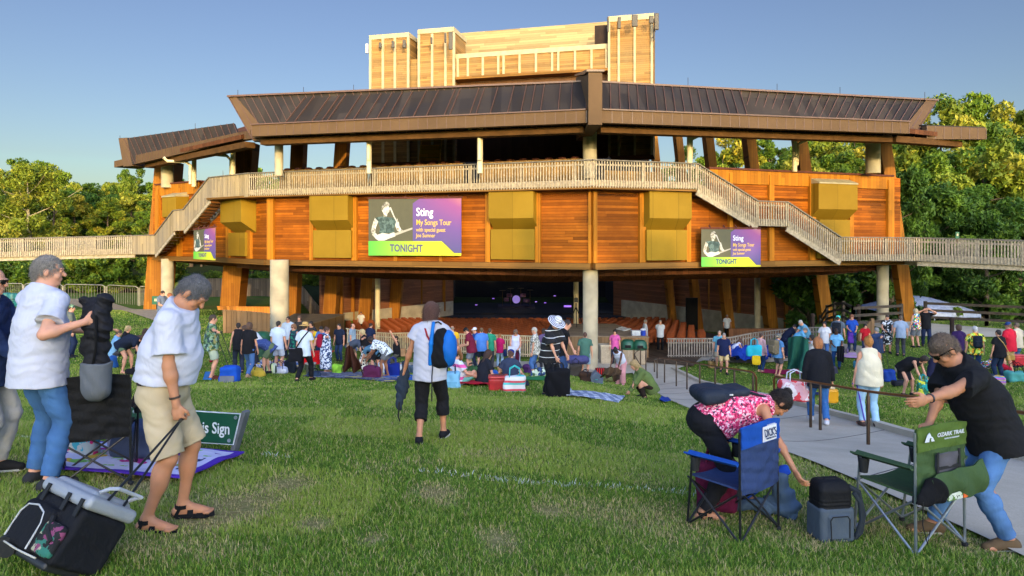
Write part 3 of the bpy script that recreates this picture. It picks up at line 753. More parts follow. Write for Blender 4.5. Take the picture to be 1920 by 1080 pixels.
# ochre hoods
def hood(P, Q, a, b_, a2, b2, zt, zf, zs, zb, out=.64, roof=None):
    h = MB(); n = (V2((Q - P).y, -(Q - P).x)).normalized(); n = -n if n.y > 0 else n
    i0, i1 = onl((a * 1.0), P, Q, out), onl(b_, P, Q, out); w0, w1 = i0 - n * out, i1 - n * out
    h.prism([Z(w0, zs), Z(i0, zf), Z(i0, zt), Z(w0, zt)], Z(w1, 0) - Z(w0, 0)); o = TB(h, 'vent_hood', M_yellow)
    h = MB(); slab(h, P, Q, a2, b2, zb, zs - .003, 0, .3); TB(h, 'vent_box', M_yellow, parent=None)
    if roof:
        h = MB(); h.prism([Z(w0, zt + .02), Z(i0 + n * .05, zt - .02), Z(i0 + n * .05, zt + .05), Z(w0, zt + .32)], Z(w1, 0) - Z(w0, 0)); TB(h, 'hood_cap', M_rib)
hood(W1, W0, 580, 652, 587, 658, 2.12, .95, .48, -.86); hood(W1, W0, 916, 1000, 920, 1002, 2.12, .95, .48, -.86)
hood(W0, WR, 1218, 1297, 1213, 1288, 2.12, .95, .45, -.9); hood(W2, W1, 413, 452, 428, 459, 2.12, .95, .4, -.86, .8)
hood(W0, WR, 1535, 1608, 1537, 1594, 2.75, 1.5, 1.0, -.9, .64, True); hood(W3, W2, 304, 330, 305, 331, 2.6, 1.4, 1.0, -.3, .8, True)
# base beam and underside
for P, Q in ((W1, W0), (W0, WR), (W2, W1), (W3, W2)):
    n = (V2((Q - P).y, -(Q - P).x)).normalized(); n = -n if n.y > 0 else n; e = (Q - P).normalized() * .03
    b = MB(); b.hexa([Z(P + n * .28 + e, -1.26), Z(Q + n * .28 - e, -1.26), Z(Q - n * .3 - e, -1.26), Z(P - n * .3 + e, -1.26)], [Z(P + n * .28 + e, ZB - .003), Z(Q + n * .28 - e, ZB - .003), Z(Q - n * .3 - e, ZB - .003), Z(P - n * .3 + e, ZB - .003)]); TB(b, 'base_beam', M_beam)
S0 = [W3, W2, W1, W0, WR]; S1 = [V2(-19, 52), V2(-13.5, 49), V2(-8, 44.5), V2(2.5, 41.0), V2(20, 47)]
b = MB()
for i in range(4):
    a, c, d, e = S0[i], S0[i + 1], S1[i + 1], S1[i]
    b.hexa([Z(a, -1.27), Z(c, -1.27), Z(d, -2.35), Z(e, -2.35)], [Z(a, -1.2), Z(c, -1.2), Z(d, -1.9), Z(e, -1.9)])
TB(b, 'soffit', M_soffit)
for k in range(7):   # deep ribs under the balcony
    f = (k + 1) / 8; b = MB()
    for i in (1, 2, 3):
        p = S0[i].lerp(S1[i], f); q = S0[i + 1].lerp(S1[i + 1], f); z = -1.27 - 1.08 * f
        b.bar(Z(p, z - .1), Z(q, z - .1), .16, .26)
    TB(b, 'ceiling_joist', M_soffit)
# loge floor behind the balcony wall; rises to seats
b = MB()
for i in range(4):
    a, c, d, e = S0[i], S0[i + 1], S1[i + 1], S1[i]
    b.hexa([Z(a, 1.9), Z(c, 1.9), Z(d, .6), Z(e, .6)], [Z(a, 2.0), Z(c, 2.0), Z(d, .7), Z(e, .7)])
TB(b, 'loge_floor', M_dark2)
# ---- balcony deck and balustrades
A_, B_, C_ = V2(-13.2, 34.2), V2(3.34, 28.45), V2(8.12, 30.1)
b = MB()
for P, Q, P2, Q2 in ((A_, B_, W1 + V2(0, .1), W0 + V2(0, .1)), (B_, C_, W0 + V2(0, .1), onl(1320, W0, WR) + V2(0, .1)), (V2(-16.3, 36.4), A_, W2 + V2(0, .1), W1 + V2(0, .1))):
    b.hexa([Z(P, 2.14), Z(Q, 2.14), Z(Q2, 2.14), Z(P2, 2.14)], [Z(P, 2.24), Z(Q, 2.24), Z(Q2, 2.24), Z(P2, 2.24)])
TB(b, 'balcony_floor', M_beam)
def offs(pts, o):
    out = []
    for i, p in enumerate(pts):
        d = (pts[min(i + 1, len(pts) - 1)] - pts[max(i - 1, 0)]); d.z = 0; d.normalize(); n = Vector((d.y, -d.x, 0)); n = -n if n.y > 0 else n
        out.append(p + n * o)
    return out
def balustrade(parent, pts, solid=False, name='balustrade', sp=.128, inv=None, drop=1.17):
    """pts: rail-top points"""
    b = MB()
    for p, q in zip(pts, pts[1:]):
        L = Vector((q.x - p.x, q.y - p.y, 0)).length; n = max(1, round(L / sp))
        if solid:
            n = max(1, round(L / .16)); b.m(1)
            for i in range(n):
                f0, f1 = i / n + .004, (i + 1) / n - .004 + .002; a, c = p.lerp(q, f0), p.lerp(q, f1)
                b.hexa([a + Vector((0, -.02, -drop)), c + Vector((0, -.02, -drop)), c + Vector((0, .02, -drop)), a + Vector((0, .02, -drop))], [a + Vector((0, -.02, -.05)), c + Vector((0, -.02, -.05)), c + Vector((0, .02, -.05)), a + Vector((0, .02, -.05))])
        else:
            b.m(1); d = (q - p); d.z = 0; rz = math.atan2(d.y, d.x)
            for i in range(n):
                c = p.lerp(q, (i + .5) / n); b.box((c.x, c.y, c.z - .05 - (drop - .05) / 2), (.046, .04, drop - .05), rz)
            b.m(2)
            for zz, hh in ((-.97, .26), (-.2, .07)):
                nn = Vector((0, .05, 0)); b.bar(p + Vector((0, .06, zz)), q + Vector((0, .06, zz)), .04, hh)
            for i in range(max(1, int(L / 2.4)) + 1):
                c = p.lerp(q, min(1, i * 2.4 / L)); b.box((c.x, c.y + .09, c.z - .55), (.1, .1, 1.0), rz)
        b.m(0); b.bar(p + Vector((0, 0, -.02)), q + Vector((0, 0, -.02)), .16, .05)
    o = b.build(name, [M_railtop, M_weath if solid else M_weath2, M_weath2], parent)
    if inv: o.matrix_parent_inverse = inv
    return o
def RT(px, py, D): return at(px, py, D)
mid = [Z(A_, 3.36), Z(B_, 3.36)]
balustrade(TH, mid, inv=MI_); balustrade(TH, [Z(B_, 3.36), RT(1307, 306, 30.15)], inv=MI_)
left_pts = [Z(A_, 3.36), RT(393, 332, 36.5), RT(345, 392, 38.6), RT(326, 394, 39.2), RT(291, 440, 41.6), RT(250, 441, 43)]
balustrade(TH, left_pts, True, inv=MI_, drop=1.2)
right_pts = [RT(1307, 306, 30.15), RT(1420, 376, 31.7), RT(1476, 378, 32.1), RT(1576, 444, 33.2), RT(1725, 445, 33.7)]
balustrade(TH, right_pts, inv=MI_)
def stairs(pts, depth, nm='stair_flight'):
    for p, q in zip(pts, pts[1:]):
        b = MB(); dz = abs(p.z - q.z); dn = Vector((0, depth, 0)); lo = Vector((0, .03, -1.17))
        if dz > .3:
            n = max(3, round(dz / .17))
            for i in range(n):
                c0 = p.lerp(q, i / n) + lo; c1 = p.lerp(q, (i + .8) / n) + lo; c1.z = c0.z = (c0.z + c1.z) / 2
                b.hexa([c0, c1, c1 + dn, c0 + dn], [v_ + Vector((0, 0, .05)) for v_ in (c0, c1, c1 + dn, c0 + dn)])
            for o in (.02, depth - .08): b.bar(p + lo + Vector((0, o, -.1)), q + lo + Vector((0, o, -.1)), .07, .28)
        else: b.hexa([p + lo, q + lo, q + lo + dn, p + lo + dn], [v_ + Vector((0, 0, .12)) for v_ in (p + lo, q + lo, q + lo + dn, p + lo + dn)])
        TB(b, nm, M_weath2)
stairs(right_pts, 1.7); stairs(left_pts[1:], 2.2)
# timber wall behind the rail with seat backs showing over it
UL = (B_ - A_).normalized(); NL = V2(-UL.y, UL.x); NL = NL if NL.y > 0 else -NL
def inner(px0, px1, z0, z1, off, P=A_, Q=B_):
    d = (Q - P).normalized(); return onl(px0, P, Q, -off), onl(px1, P, Q, -off)
for a_, c_ in ((524, 688), (705, 868), (899, 1093), (1132, 1240)):
    P, Q = (A_, B_) if c_ < 1110 else (B_, C_ + (C_ - B_)); p, q = inner(a_, c_, 0, 0, 2.4, P, Q); b = MB()
    b.hexa([Z(p, 2.75), Z(q, 2.75), Z(q + V2(0, .1), 2.75), Z(p + V2(0, .1), 2.75)], [Z(p, 3.72 if c_ < 1110 else 3.2), Z(q, 3.72 if c_ < 1110 else 3.2), Z(q + V2(0, .1), 3.72 if c_ < 1110 else 3.2), Z(p + V2(0, .1), 3.72 if c_ < 1110 else 3.2)])
    TB(b, 'loge_wall', M_cedar_post if False else boards('#8e6c3c', 'x', .18, .3, .6, .8))
    if c_ < 1110:
        b = MB(); n = int((q - p).length / .62)
        for i in range(n):
            c = p.lerp(q, (i + .5) / n) + V2(0, .5); b.lathe((c.x, c.y, 3.55), [(.23, 0), (.23, .2), (.17, .3), (.02, .33)], 10)
        TB(b, 'loge_seats', plain('#5c2a18', .7), True)
    b = MB(); b.hexa([Z(p + V2(0, .3), 2.2), Z(q + V2(0, .3), 2.2), Z(q + V2(0, 1), 2.2), Z(p + V2(0, 1), 2.2)], [Z(p + V2(0, .3), 2.9), Z(q + V2(0, .3), 2.9), Z(q + V2(0, 1), 2.9), Z(p + V2(0, 1), 2.9)]); TB(b, 'loge_riser', M_dark2)
# ---- raking timber legs
def leg(x0, y0, D0, x1, y1, D1, w=.85, h=1.1, wt=None, grey=False):
    p, q = at(x0, y0, D0), at(x1, y1, D1); p.z = float(T(p.x, p.y)) - .2; b = MB()
    b.bar(p, q, w, h, (0, 1, 0), (wt or w), h); b.m(1); d = (q - p).normalized()
    s = Vector((1, 0, 0)) if x0 > 960 else Vector((-1, 0, 0))
    b.bar(p + s * (w / 2 + .03) + Vector((0, .1, 0)), q + s * ((wt or w) / 2 + .03) + Vector((0, .1, 0)), .05, h * .86, (0, 1, 0))
    TB(b, 'raking_leg', [M_leg, M_leg_grey])
for a in ((1703, 612, 37.0, 1652, 248, 37.0, .62, .6), (1553, 612, 44, 1497, 253, 44, .7, .8), (1449, 618, 49, 1402, 248, 49, .65), (1369, 616, 53, 1325, 240, 53, .6), (1311, 614, 57, 1268, 236, 57, .55), (1263, 610, 61, 1222, 232, 61, .55),
          (296, 588, 44.6, 318, 304, 44.6, 1.25, 1.3), (436, 575, 46.5, 464, 268, 46.5, 1.25, 1.3), (546, 590, 50, 562, 255, 50, .9), (617, 592, 54, 644, 252, 54, .95), (682, 592, 58, 712, 250, 58, .95), (738, 590, 62, 768, 250, 62, .95)): leg(*a)
# ---- round columns and slim posts
def col(px, D, r, ytop, name='column', mat=None, ybot=None):
    p = at(px, ytop, D); zb = float(T(p.x, p.y)) - .1 if ybot is None else at(px, ybot, D).z
    b = MB(); H = p.z - zb; b.lathe((p.x, p.y, zb), [(r, 0), (r, H)], 28); TB(b, name, mat or M_conc_col, True)
col(524, 33.6, .445, 487); col(1107, 29.9, .33, 494); col(314, 42.2, .36, 485); col(1655, 36.4, .29, 489)
col(708, 46, .17, 505, mat=M_pale); col(1080, 46, .17, 505, mat=M_pale); col(1420, 48, .21, 505)
for a in ((523, 32.6, .2, 255, 330), (1106, 30.4, .31, 228, 335), (1637, 34, .34, 246, 325), (314, 42.2, .36, 300, 352), (437, 36.6, .13, 280, 335), (364, 40, .13, 300, 350), (692, 30.8, .11, 245, 325), (900, 29.3, .12, 236, 325), (1293, 30.4, .12, 240, 318), (1490, 32.8, .11, 250, 322)):
    col(*a[:4], ybot=a[4], name='column' if a[2] > .15 else 'post', mat=M_pale if a[2] < .15 else None)
for pts in ([(658, 249), (668, 256), (683, 260), (691, 268), (691, 300)], [(880, 238), (883, 247), (896, 253), (899, 262), (899, 300)], [(1340, 238), (1336, 247), (1312, 253), (1296, 262), (1295, 300)], [(1545, 247), (1541, 256), (1512, 262), (1496, 270), (1494, 310)], [(378, 278), (384, 288), (425, 292), (433, 300), (433, 330)], [(307, 295), (314, 302), (348, 303), (357, 310), (357, 345)]):
    D = 31.2 if 600 < pts[0][0] < 1400 else (33 if pts[0][0] > 1400 else 38); D = 28.9 if 800 < pts[0][0] < 900 else (30.5 if 600 < pts[0][0] < 1400 else D)
    b = MB(); b.tube([at(x, y, D + (0 if i < 1 else .15)) for i, (x, y) in enumerate(pts)], .085, 10); TB(b, 'downpipe', M_pale, True)

# ---- roof
zf0, zf1 = 4.64, 5.13
FL0, FL1 = V2(-11.65, 30.55), V2(2.95, 27.0); FR0, FR1 = V2(3.55, 27.0), V2(17.3, 29.75)
PLt0, PLt1, PLb0 = Vector((-13.7, 33.0, 6.9)), Vector((3.2, 29.7, 6.86)), Vector((-12.0, 31.7, 4.6))
PRt0, PRt1, PRb1 = Vector((3.3, 29.7, 6.86)), Vector((20.95, 33.7, 6.86)), Vector((18.2, 31.0, 4.62))
def seamed(name, a, b_, c, d, mat, step=.6, rib=.035, th=.12, sm=None, jit=0):
    """sheet a-b (lower edge) c-d (upper edge) with standing seams"""
    a, b_, c, d = map(Vector, (a, b_, c, d)); n = (b_ - a).cross(d - a).normalized(); n = -n if n.y > 0 else n
    m = MB(); m.hexa([a, b_, c, d], [v_ - n * th for v_ in (a, b_, c, d)]); m.m(1); L = max((b_ - a).length, (c - d).length); k = max(1, round(L / step))
    for i in range(k + 1):
        f = min(1, max(0, (i + (rnd.uniform(-jit, jit) if 0 < i < k else 0)) / k)); p, q = a.lerp(b_, f), d.lerp(c, f); m.bar(p + n * rib / 2, q + n * rib / 2, .028, rib, n)
    return TB(m, name, [mat, sm or M_seam])
def band(P, Q, name='fascia', z0=zf0, z1=zf1, step=.42, mat=None):
    seamed(name, Z(P, z0), Z(Q, z0), Z(Q, z1), Z(P, z1), mat or M_fascia, step, .012, .3)
band(FL0, FL1); band(FR0, FR1)
b = MB()   # top flashing and eaves
for P, Q in ((FL0, FL1), (FR0, FR1)): b.bar(Z(P + V2(0, .1), zf1 + .035), Z(Q + V2(0, .1), zf1 + .035), .34, .05)
TB(b, 'flashing', M_seam)
n_ = PLt1 - PLt0
seamed('parapet', PLb0, Vector((3.1, 28.75, 4.62)), PLt1, PLt0, M_metal, .4, .05)
seamed('parapet', Vector((3.4, 28.75, 4.62)), PRb1, PRt1, PRt0, M_metal, .46, .05)
# pitched metal roofs leaning on the parapet
def lp(P, Q, px): # point on 3D line at photo column
    a = (px - 960) / F; t = (a * P.y - P.x) / ((Q.x - P.x) - a * (Q.y - P.y)); return P.lerp(Q, t)
fa, fb = Z(FL0 + V2(0, .05), zf1 + .05), Z(FL1 + V2(0, .05), zf1 + .05); ua, ub = PLt0 + Vector((0, -.25, -.30)), PLt1 + Vector((0, -.25, -.06))
seamed('pitched_roof', lp(fa, fb, 536), lp(fa, fb, 1099), lp(ua, ub, 1099), lp(ua, ub, 572), M_metal, .55, .05, .1, jit=.35)
b = MB(); b.poly([lp(fa, fb, 536), lp(ua, ub, 572), lp(PLb0, Vector((3.1, 28.75, 4.62)), 545)]); b.poly([lp(fa, fb, 536), lp(PLb0, Vector((3.1, 28.75, 4.62)), 545), lp(ua, ub, 572)]); TB(b, 'gable_end', M_metal)
fa, fb = Z(FR0 + V2(0, .05), zf1 + .05), Z(FR1 + V2(0, .05), zf1 + .05); ua, ub = PRt0 + Vector((0, -.25, -.06)), PRt1 + Vector((0, -.25, -.12))
seamed('pitched_roof', lp(fa, fb, 1127), lp(fa, fb, 1400), lp(ua, ub, 1386), lp(ua, ub, 1127), M_metal, .42, .05, .1)
b = MB(); b.poly([lp(fa, fb, 1400), lp(ua, ub, 1386), lp(Vector((3.4, 28.75, 4.62)), PRb1, 1395)]); TB(b, 'gable_end', M_metal)
# wedge ends of the parapets
b = MB(); b.hexa([PLt0 + Vector((-.0, 0, .06)), PLb0, PLb0 + Vector((1.0, -.25, 0)), PLt0 + Vector((.35, -.1, .06))], [v_ + Vector((.2, 1.2, 0)) for v_ in (PLt0 + Vector((0, 0, .06)), PLb0, PLb0 + Vector((1.0, -.25, 0)), PLt0 + Vector((.35, -.1, .06)))]); TB(b, 'parapet_end', M_fascia)
b = MB(); q4 = (PRt1 + Vector((.05, 0, .06)), PRb1 + Vector((-.02, 0, -.02)), PRb1 + Vector((-.9, -.25, -.02)), PRt1 + Vector((-.55, -.15, .06)))
b.hexa(q4, [v_ + Vector((.3, 1.4, 0)) for v_ in q4]); TB(b, 'parapet_end', M_fascia)
b = MB(); b.bar(PLt0 + Vector((0, 0, .03)), PLt1 + Vector((0, 0, .03)), .3, .08); b.bar(PRt0 + Vector((0, 0, .03)), PRt1 + Vector((0, 0, .03)), .3, .08); TB(b, 'ridge_cap', M_seam)
# central fin
b = MB(); b.prism([(2.98, 26.62, 4.5), (2.98, 26.62, 6.53), (2.98, 27.4, 6.62), (2.98, 31.8, 7.6), (2.98, 31.8, 4.6)], (.54, 0, 0)); TB(b, 'roof_fin', M_fascia)
b = MB(); b.prism([(2.9, 26.56, 6.56), (2.9, 27.4, 6.65), (2.9, 31.8, 7.64), (2.9, 31.8, 7.70), (2.9, 26.56, 6.64)], (.7, 0, 0)); TB(b, 'fin_cap', M_seam)
# left wing of the roof
seamed('parapet', at(245, 309, 41.6), at(452, 268, 36.5), at(438, 231, 37.6), at(224, 261, 43), M_metal, .55, .04)
b = MB(); q4 = (at(222, 259, 43), at(231, 312, 42), at(248, 311, 41.4), at(238, 258, 42.6)); b.hexa(q4, [v_ + Vector((.4, 1.5, .1)) for v_ in q4]); TB(b, 'parapet_end', M_fascia)
seamed('fascia', at(255, 307, 40.8), at(447, 264, 33), at(447, 248, 33), at(255, 291, 40.8), M_fascia, .45, .015, .3)
seamed('fascia', at(447, 264, 33), at(489, 257, 31), at(489, 241, 31), at(447, 248, 33), M_fascia, .45, .015, .3)
b = MB(); q4 = (at(214, 314, 44), at(249, 306, 43), at(249, 294, 43), at(214, 302, 44)); b.hexa(q4, [v_ + Vector((.5, 2, .1)) for v_ in q4]); TB(b, 'eave_end', M_fascia)
# right tail
seamed('fascia', at(1738, 261, 31.2), at(1849, 261, 31.6), at(1849, 240, 31.6), at(1738, 236, 31.2), M_fascia, .42, .012, .3)
b = MB(); q4 = (at(1738, 260, 31.4), at(1848, 260, 31.8), at(1848, 238, 31.8), at(1738, 234, 31.4)); b.hexa(q4, [v_ + Vector((-1.5, 6, 1.0)) for v_ in q4]); TB(b, 'eave_end', M_metal)
# roof planes and the beams beneath
b = MB()
RK = [(V2(-22.6, 41.3), V2(-12.8, 32.2), V2(-10, 52), V2(-18, 56)), (V2(-11.65, 30.8), V2(3.2, 27.3), V2(.5, 50), V2(-10, 52)), (V2(3.2, 27.3), V2(17.3, 30.0), V2(12.5, 49), V2(.5, 50)), (V2(17.3, 30.2), V2(21.8, 32.4), V2(18, 50), V2(12.5, 49))]
for a, c, d, e in RK:
    b.hexa([Z(a, 4.75), Z(c, 4.75), Z(d, 10.2), Z(e, 10.2)], [Z(a, 4.95), Z(c, 4.95), Z(d, 10.5), Z(e, 10.5)])
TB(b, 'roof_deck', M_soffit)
b = MB()
for P, Q in ((FL0 + V2(.2, .9), FL1 + V2(0, .9)), (FR0 + V2(0, .9), FR1 + V2(-.4, .9)), (V2(-22.0, 41.4), V2(-12.4, 32.3)), (V2(17, 30.6), V2(21, 32.2))): b.bar(Z(P, 4.5), Z(Q, 4.5), .5, .28)
TB(b, 'eave_beam', plain('#54391e', .8, .25, 3, spec=.1))
for k in range(5):
    b = MB(); P = V2(-11.5 + k * 3.1, 31.6 - k * .75); b.bar(Z(P, 4.75), Z(P + V2(1.5, 16), 8.9), .22, .4); TB(b, 'rafter', M_beam)
# small spikes along the ridge
for px, py, D in ((446, 172, 33), (569, 167, 32.4), (663, 163, 31.8), (1290, 150, 31), (1457, 161, 32), (1575, 167, 32.6), (1734, 176, 33.3), (225, 254, 43), (366, 232, 40)): p = at(px, py + 12, D); b = MB(); b.tube([p, p + Vector((0, 0, .4))], .012, 4); TB(b, 'lightning_rod', M_dark2)

# ---- tower blocks behind the roof
T0, T1 = V2(-11.2, 53.3), V2(10.0, 48.0)
def tw(a, c, z0, z1, out=0.0, depth=3.0, mat=None, name='tower_block', P=T0, Q=T1):
    b = MB(); slab(b, P, Q, a, c, z0, z1, -depth, out); return TB(b, name, mat or M_tower)
def ribs(pxs, z0, z1, w=.16, out=.12, name='rib'):
    for px in pxs: TB(slab(MB(), T0, T1, px - w * 13, px + w * 13, z0, z1, -.05, out), name, M_rib)
tw(692, 766, 6, 15.6); tw(692, 767, 15.603, 15.95, .07, 3.1, M_rib, 'tower_cap'); ribs([694, 717.5, 740, 765], 6, 15.6)
tw(784, 850, 6, 15.75); tw(783, 851, 15.753, 16.1, .07, 3.1, M_rib, 'tower_cap'); ribs([785, 810, 835, 850.5], 6, 15.7)
tw(1141, 1225, 6, 15.55); tw(1140, 1226, 15.553, 15.95, .07, 3.1, M_rib, 'tower_cap'); ribs([1142, 1160, 1190, 1222], 6, 15.5)
tw(767, 783, 6, 14.0, -.4, 2)
tw(852, 1140, 12.3, 13.75, -.3, .4, M_tower, 'tower_wall'); tw(852, 1140, 13.753, 14.1, -.2, .6, M_rib, 'tower_band'); tw(852, 1140, 12.1, 12.297, .1, .9, M_beam, 'tower_ledge')
for px in (858, 877, 905, 934, 944, 974, 1004.7, 1035, 1046.6, 1078, 1109, 1137): TB(slab(MB(), T0, T1, px - 2, px + 2, 12.3, 13.75, -.35, -.18), 'rib', M_rib)
tw(852, 1140, 6, 12.097, -.9, 1.2, boards('#5e4231', 'x', .4, .15, .4, .6), 'tower_wall')
T2, T3 = T0 + V2(1.5, 4.2), T1 + V2(1.0, 4.2)
tw(845, 1150, 10, 17.0, 0, .4, boards('#94805e', 'z', .18, .3, .4, .85), 'tower_wall', T2, T3)
b = MB(); slab(b, T0, T1, 1115, 1139.5, 13.9, 15.6, -1.6, -.7); TB(b, 'tower_wall', M_dark2)  # dark slab left of the right block
# ---- walls and stage inside
def pane(px0, D0, px1, D1, z0, z1, mat, name='inner_wall', th=.3):
    p, q = at(px0, 450, D0), at(px1, 450, D1); n = V2((q - p).y, -(q - p).x).normalized(); n = -n if n.y > 0 else n
    b = MB(); b.hexa([Z(p, z0), Z(q, z0), Z(q - n * th, z0), Z(p - n * th, z0)], [Z(p, z1), Z(q, z1), Z(q - n * th, z1), Z(p - n * th, z1)]); TB(b, name, mat)
pane(603, 55.5, 850, 68.5, -9, 4.2, M_cedar_dim); pane(1150, 68.5, 1484, 51, -9, 3.4, M_cedar_dim)
pane(603, 55.2, 850, 68.2, -9, -6.1, M_conc_col, 'plinth', .12); pane(1165, 67.4, 1484, 50.7, -9, -5.9, M_conc_col, 'plinth', .12)
for px, f in [(640, .12), (662, .22), (700, .4), (752, .6), (790, .75), (833, .93)]:
    D = 55.5 + (68.5 - 55.5) * f; p = at(px, 450, D - .35); b = MB(); b.box((p.x, p.y, -1.5), (.28, .3, 11)); TB(b, 'wall_batten', M_leg)
for px, f in [(1190, .1), (1228, .24), (1282, .42), (1330, .58), (1385, .74), (1432, .86), (1474, .97)]:
    D = 68.5 + (51 - 68.5) * f; p = at(px, 450, D - .4); b = MB(); b.box((p.x, p.y, -1.8), (.25, .3, 10.2)); TB(b, 'wall_batten', M_leg)
b = MB(); p = at(1297, 588, 55.6); b.box((p.x, p.y, p.z), (.95, .2, 2.6)); TB(b, 'stage_door', M_dark)
pane(725, 66, 742, 67, -2, 12, plain('#8a7f75', .8), 'inner_wall')
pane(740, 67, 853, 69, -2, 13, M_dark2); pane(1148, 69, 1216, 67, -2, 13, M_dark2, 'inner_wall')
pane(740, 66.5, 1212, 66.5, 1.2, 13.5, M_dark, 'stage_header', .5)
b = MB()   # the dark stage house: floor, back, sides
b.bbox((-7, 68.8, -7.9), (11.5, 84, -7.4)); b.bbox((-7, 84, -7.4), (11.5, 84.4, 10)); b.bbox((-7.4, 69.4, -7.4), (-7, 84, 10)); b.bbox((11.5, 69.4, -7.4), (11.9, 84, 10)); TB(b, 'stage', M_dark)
b = MB(); arc = [(-8 + 21 * i / 20, 66.8 - 2.6 * math.sin(math.pi * i / 20)) for i in range(21)]
for (x0, y0), (x1, y1) in zip(arc, arc[1:]): b.hexa([(x0, y0, -9), (x1, y1, -9), (x1, y1 + .3, -9), (x0, y0 + .3, -9)], [(x0, y0, -7.55), (x1, y1, -7.55), (x1, y1 + .3, -7.55), (x0, y0 + .3, -7.55)])
TB(b, 'stage_front', M_beam)
b = MB()
for (x0, y0), (x1, y1) in zip(arc, arc[1:]): b.hexa([(x0, y0 + .3, -7.62), (x1, y1 + .3, -7.62), (x1, 69.4, -7.62), (x0, 69.4, -7.62)], [(x0, y0 + .3, -7.5), (x1, y1 + .3, -7.5), (x1, 69.4, -7.5), (x0, 69.4, -7.5)])
TB(b, 'stage_apron', M_dark)
# ---- footbridges
def bridge(px_l, label, pts, depth, posts, cols_):
    root = empty('footbridge', pts[0] + Vector((0, 0, -1.2)), 0, label, 'footbridge'); inv = Matrix.Translation(-root.location)
    o = balustrade(root, pts, inv=inv); o = balustrade(root, [p + Vector((0, depth, 0)) for p in pts], inv=inv)
    b = MB()
    for p, q in zip(pts, pts[1:]):
        lo = Vector((0, .04, -1.19)); dn = Vector((0, depth - .1, 0)); b.hexa([p + lo, q + lo, q + lo + dn, p + lo + dn], [v_ + Vector((0, 0, .12)) for v_ in (p + lo, q + lo, q + lo + dn, p + lo + dn)])
        for o_ in (.25, depth - .3): b.bar(p + Vector((0, o_, -1.3)), q + Vector((0, o_, -1.3)), .12, .22)
    o = b.build('bridge_deck', M_weath2, root); o.matrix_parent_inverse = inv
    for px, D, r, yt in cols_:
        p = at(px, yt, D); zb = float(T(p.x, p.y)) - .1; b = MB(); b.lathe((p.x, p.y, zb), [(r, 0), (r, p.z - zb)], 20); o = b.build('bridge_column', M_conc_col, root, True); o.matrix_parent_inverse = inv
bridge(0, 'grey timber footbridge running left from the theatre over the lawn', [RT(249.5, 441, 43.05), RT(120, 444, 43), RT(0, 447, 42.5), RT(-220, 452, 42)], 2.2, 0, [(103, 43.8, .19, 482), (-130, 43, .19, 486)])
bridge(1, 'grey timber footbridge running right from the theatre past the trees', [RT(1725.5, 445, 33.7), RT(1920, 450, 31.2), RT(2150, 457, 29)], 2.2, 0, [(2050, 32, .25, 492)])
# ================================================================ people
npv = lambda v: np.array(v, float)
def rotx(d): a = R(d); return np.array([[1, 0, 0], [0, math.cos(a), math.sin(a)], [0, -math.sin(a), math.cos(a)]])   # leans forward (+y)
def roty(d): a = R(d); return np.array([[math.cos(a), 0, math.sin(a)], [0, 1, 0], [-math.sin(a), 0, math.cos(a)]])
def rotz(d): a = R(d); return np.array([[math.cos(a), math.sin(a), 0], [-math.sin(a), math.cos(a), 0], [0, 0, 1]])    # clockwise
def ik(a, c, l1, l2, pole):
    d = c - a; L = np.linalg.norm(d); m = (l1 + l2) * .998
    if L > m: c = a + d / L * m; d = c - a; L = m
    u = d / L; t = (l1 * l1 - l2 * l2 + L * L) / (2 * L); h = math.sqrt(max(l1 * l1 - t * t, 0))
    p = npv(pole) - u * np.dot(pole, u); n = np.linalg.norm(p); p = p / n if n > 1e-6 else npv((0, 1, 0))
    return a + u * t + p * h, c
SKIN = {'light': '#c99478', 'tan': '#b07c5c', 'dark': '#54331f', 'mid': '#8e6044'}
def skin(k):
    key = ('skin', k)
    if key in _M: return _M[key]
    t = NT('skin'); c = lin(SKIN.get(k, k)); v = t.coord()
    t.col(t.ramp(t.noise(14, 3, v), [(.3, tuple(x * .9 for x in c)), (.7, (c[0] * 1.08, c[1] * 1.0, c[2] * .98))])); t.rough(.55); t.b.inputs['Specular IOR Level'].default_value = .35
    t.bump(t.noise(90, 2, v), .002, .5); _M[key] = t.m; return t.m
def hairmat(c):
    key = ('hair', c)
    if key in _M: return _M[key]
    t = NT('hair'); c0 = lin(c); v = t.coord(); n = t.noise(60, 3, t.mapping(v, (3, 3, .5)), .6)
    t.col(t.ramp(n, [(.3, tuple(x * .5 for x in c0)), (.7, tuple(min(.9, x * 1.4) for x in c0))])); t.rough(.6); t.bump(n, .02, .8); _M[key] = t.m; return t.m
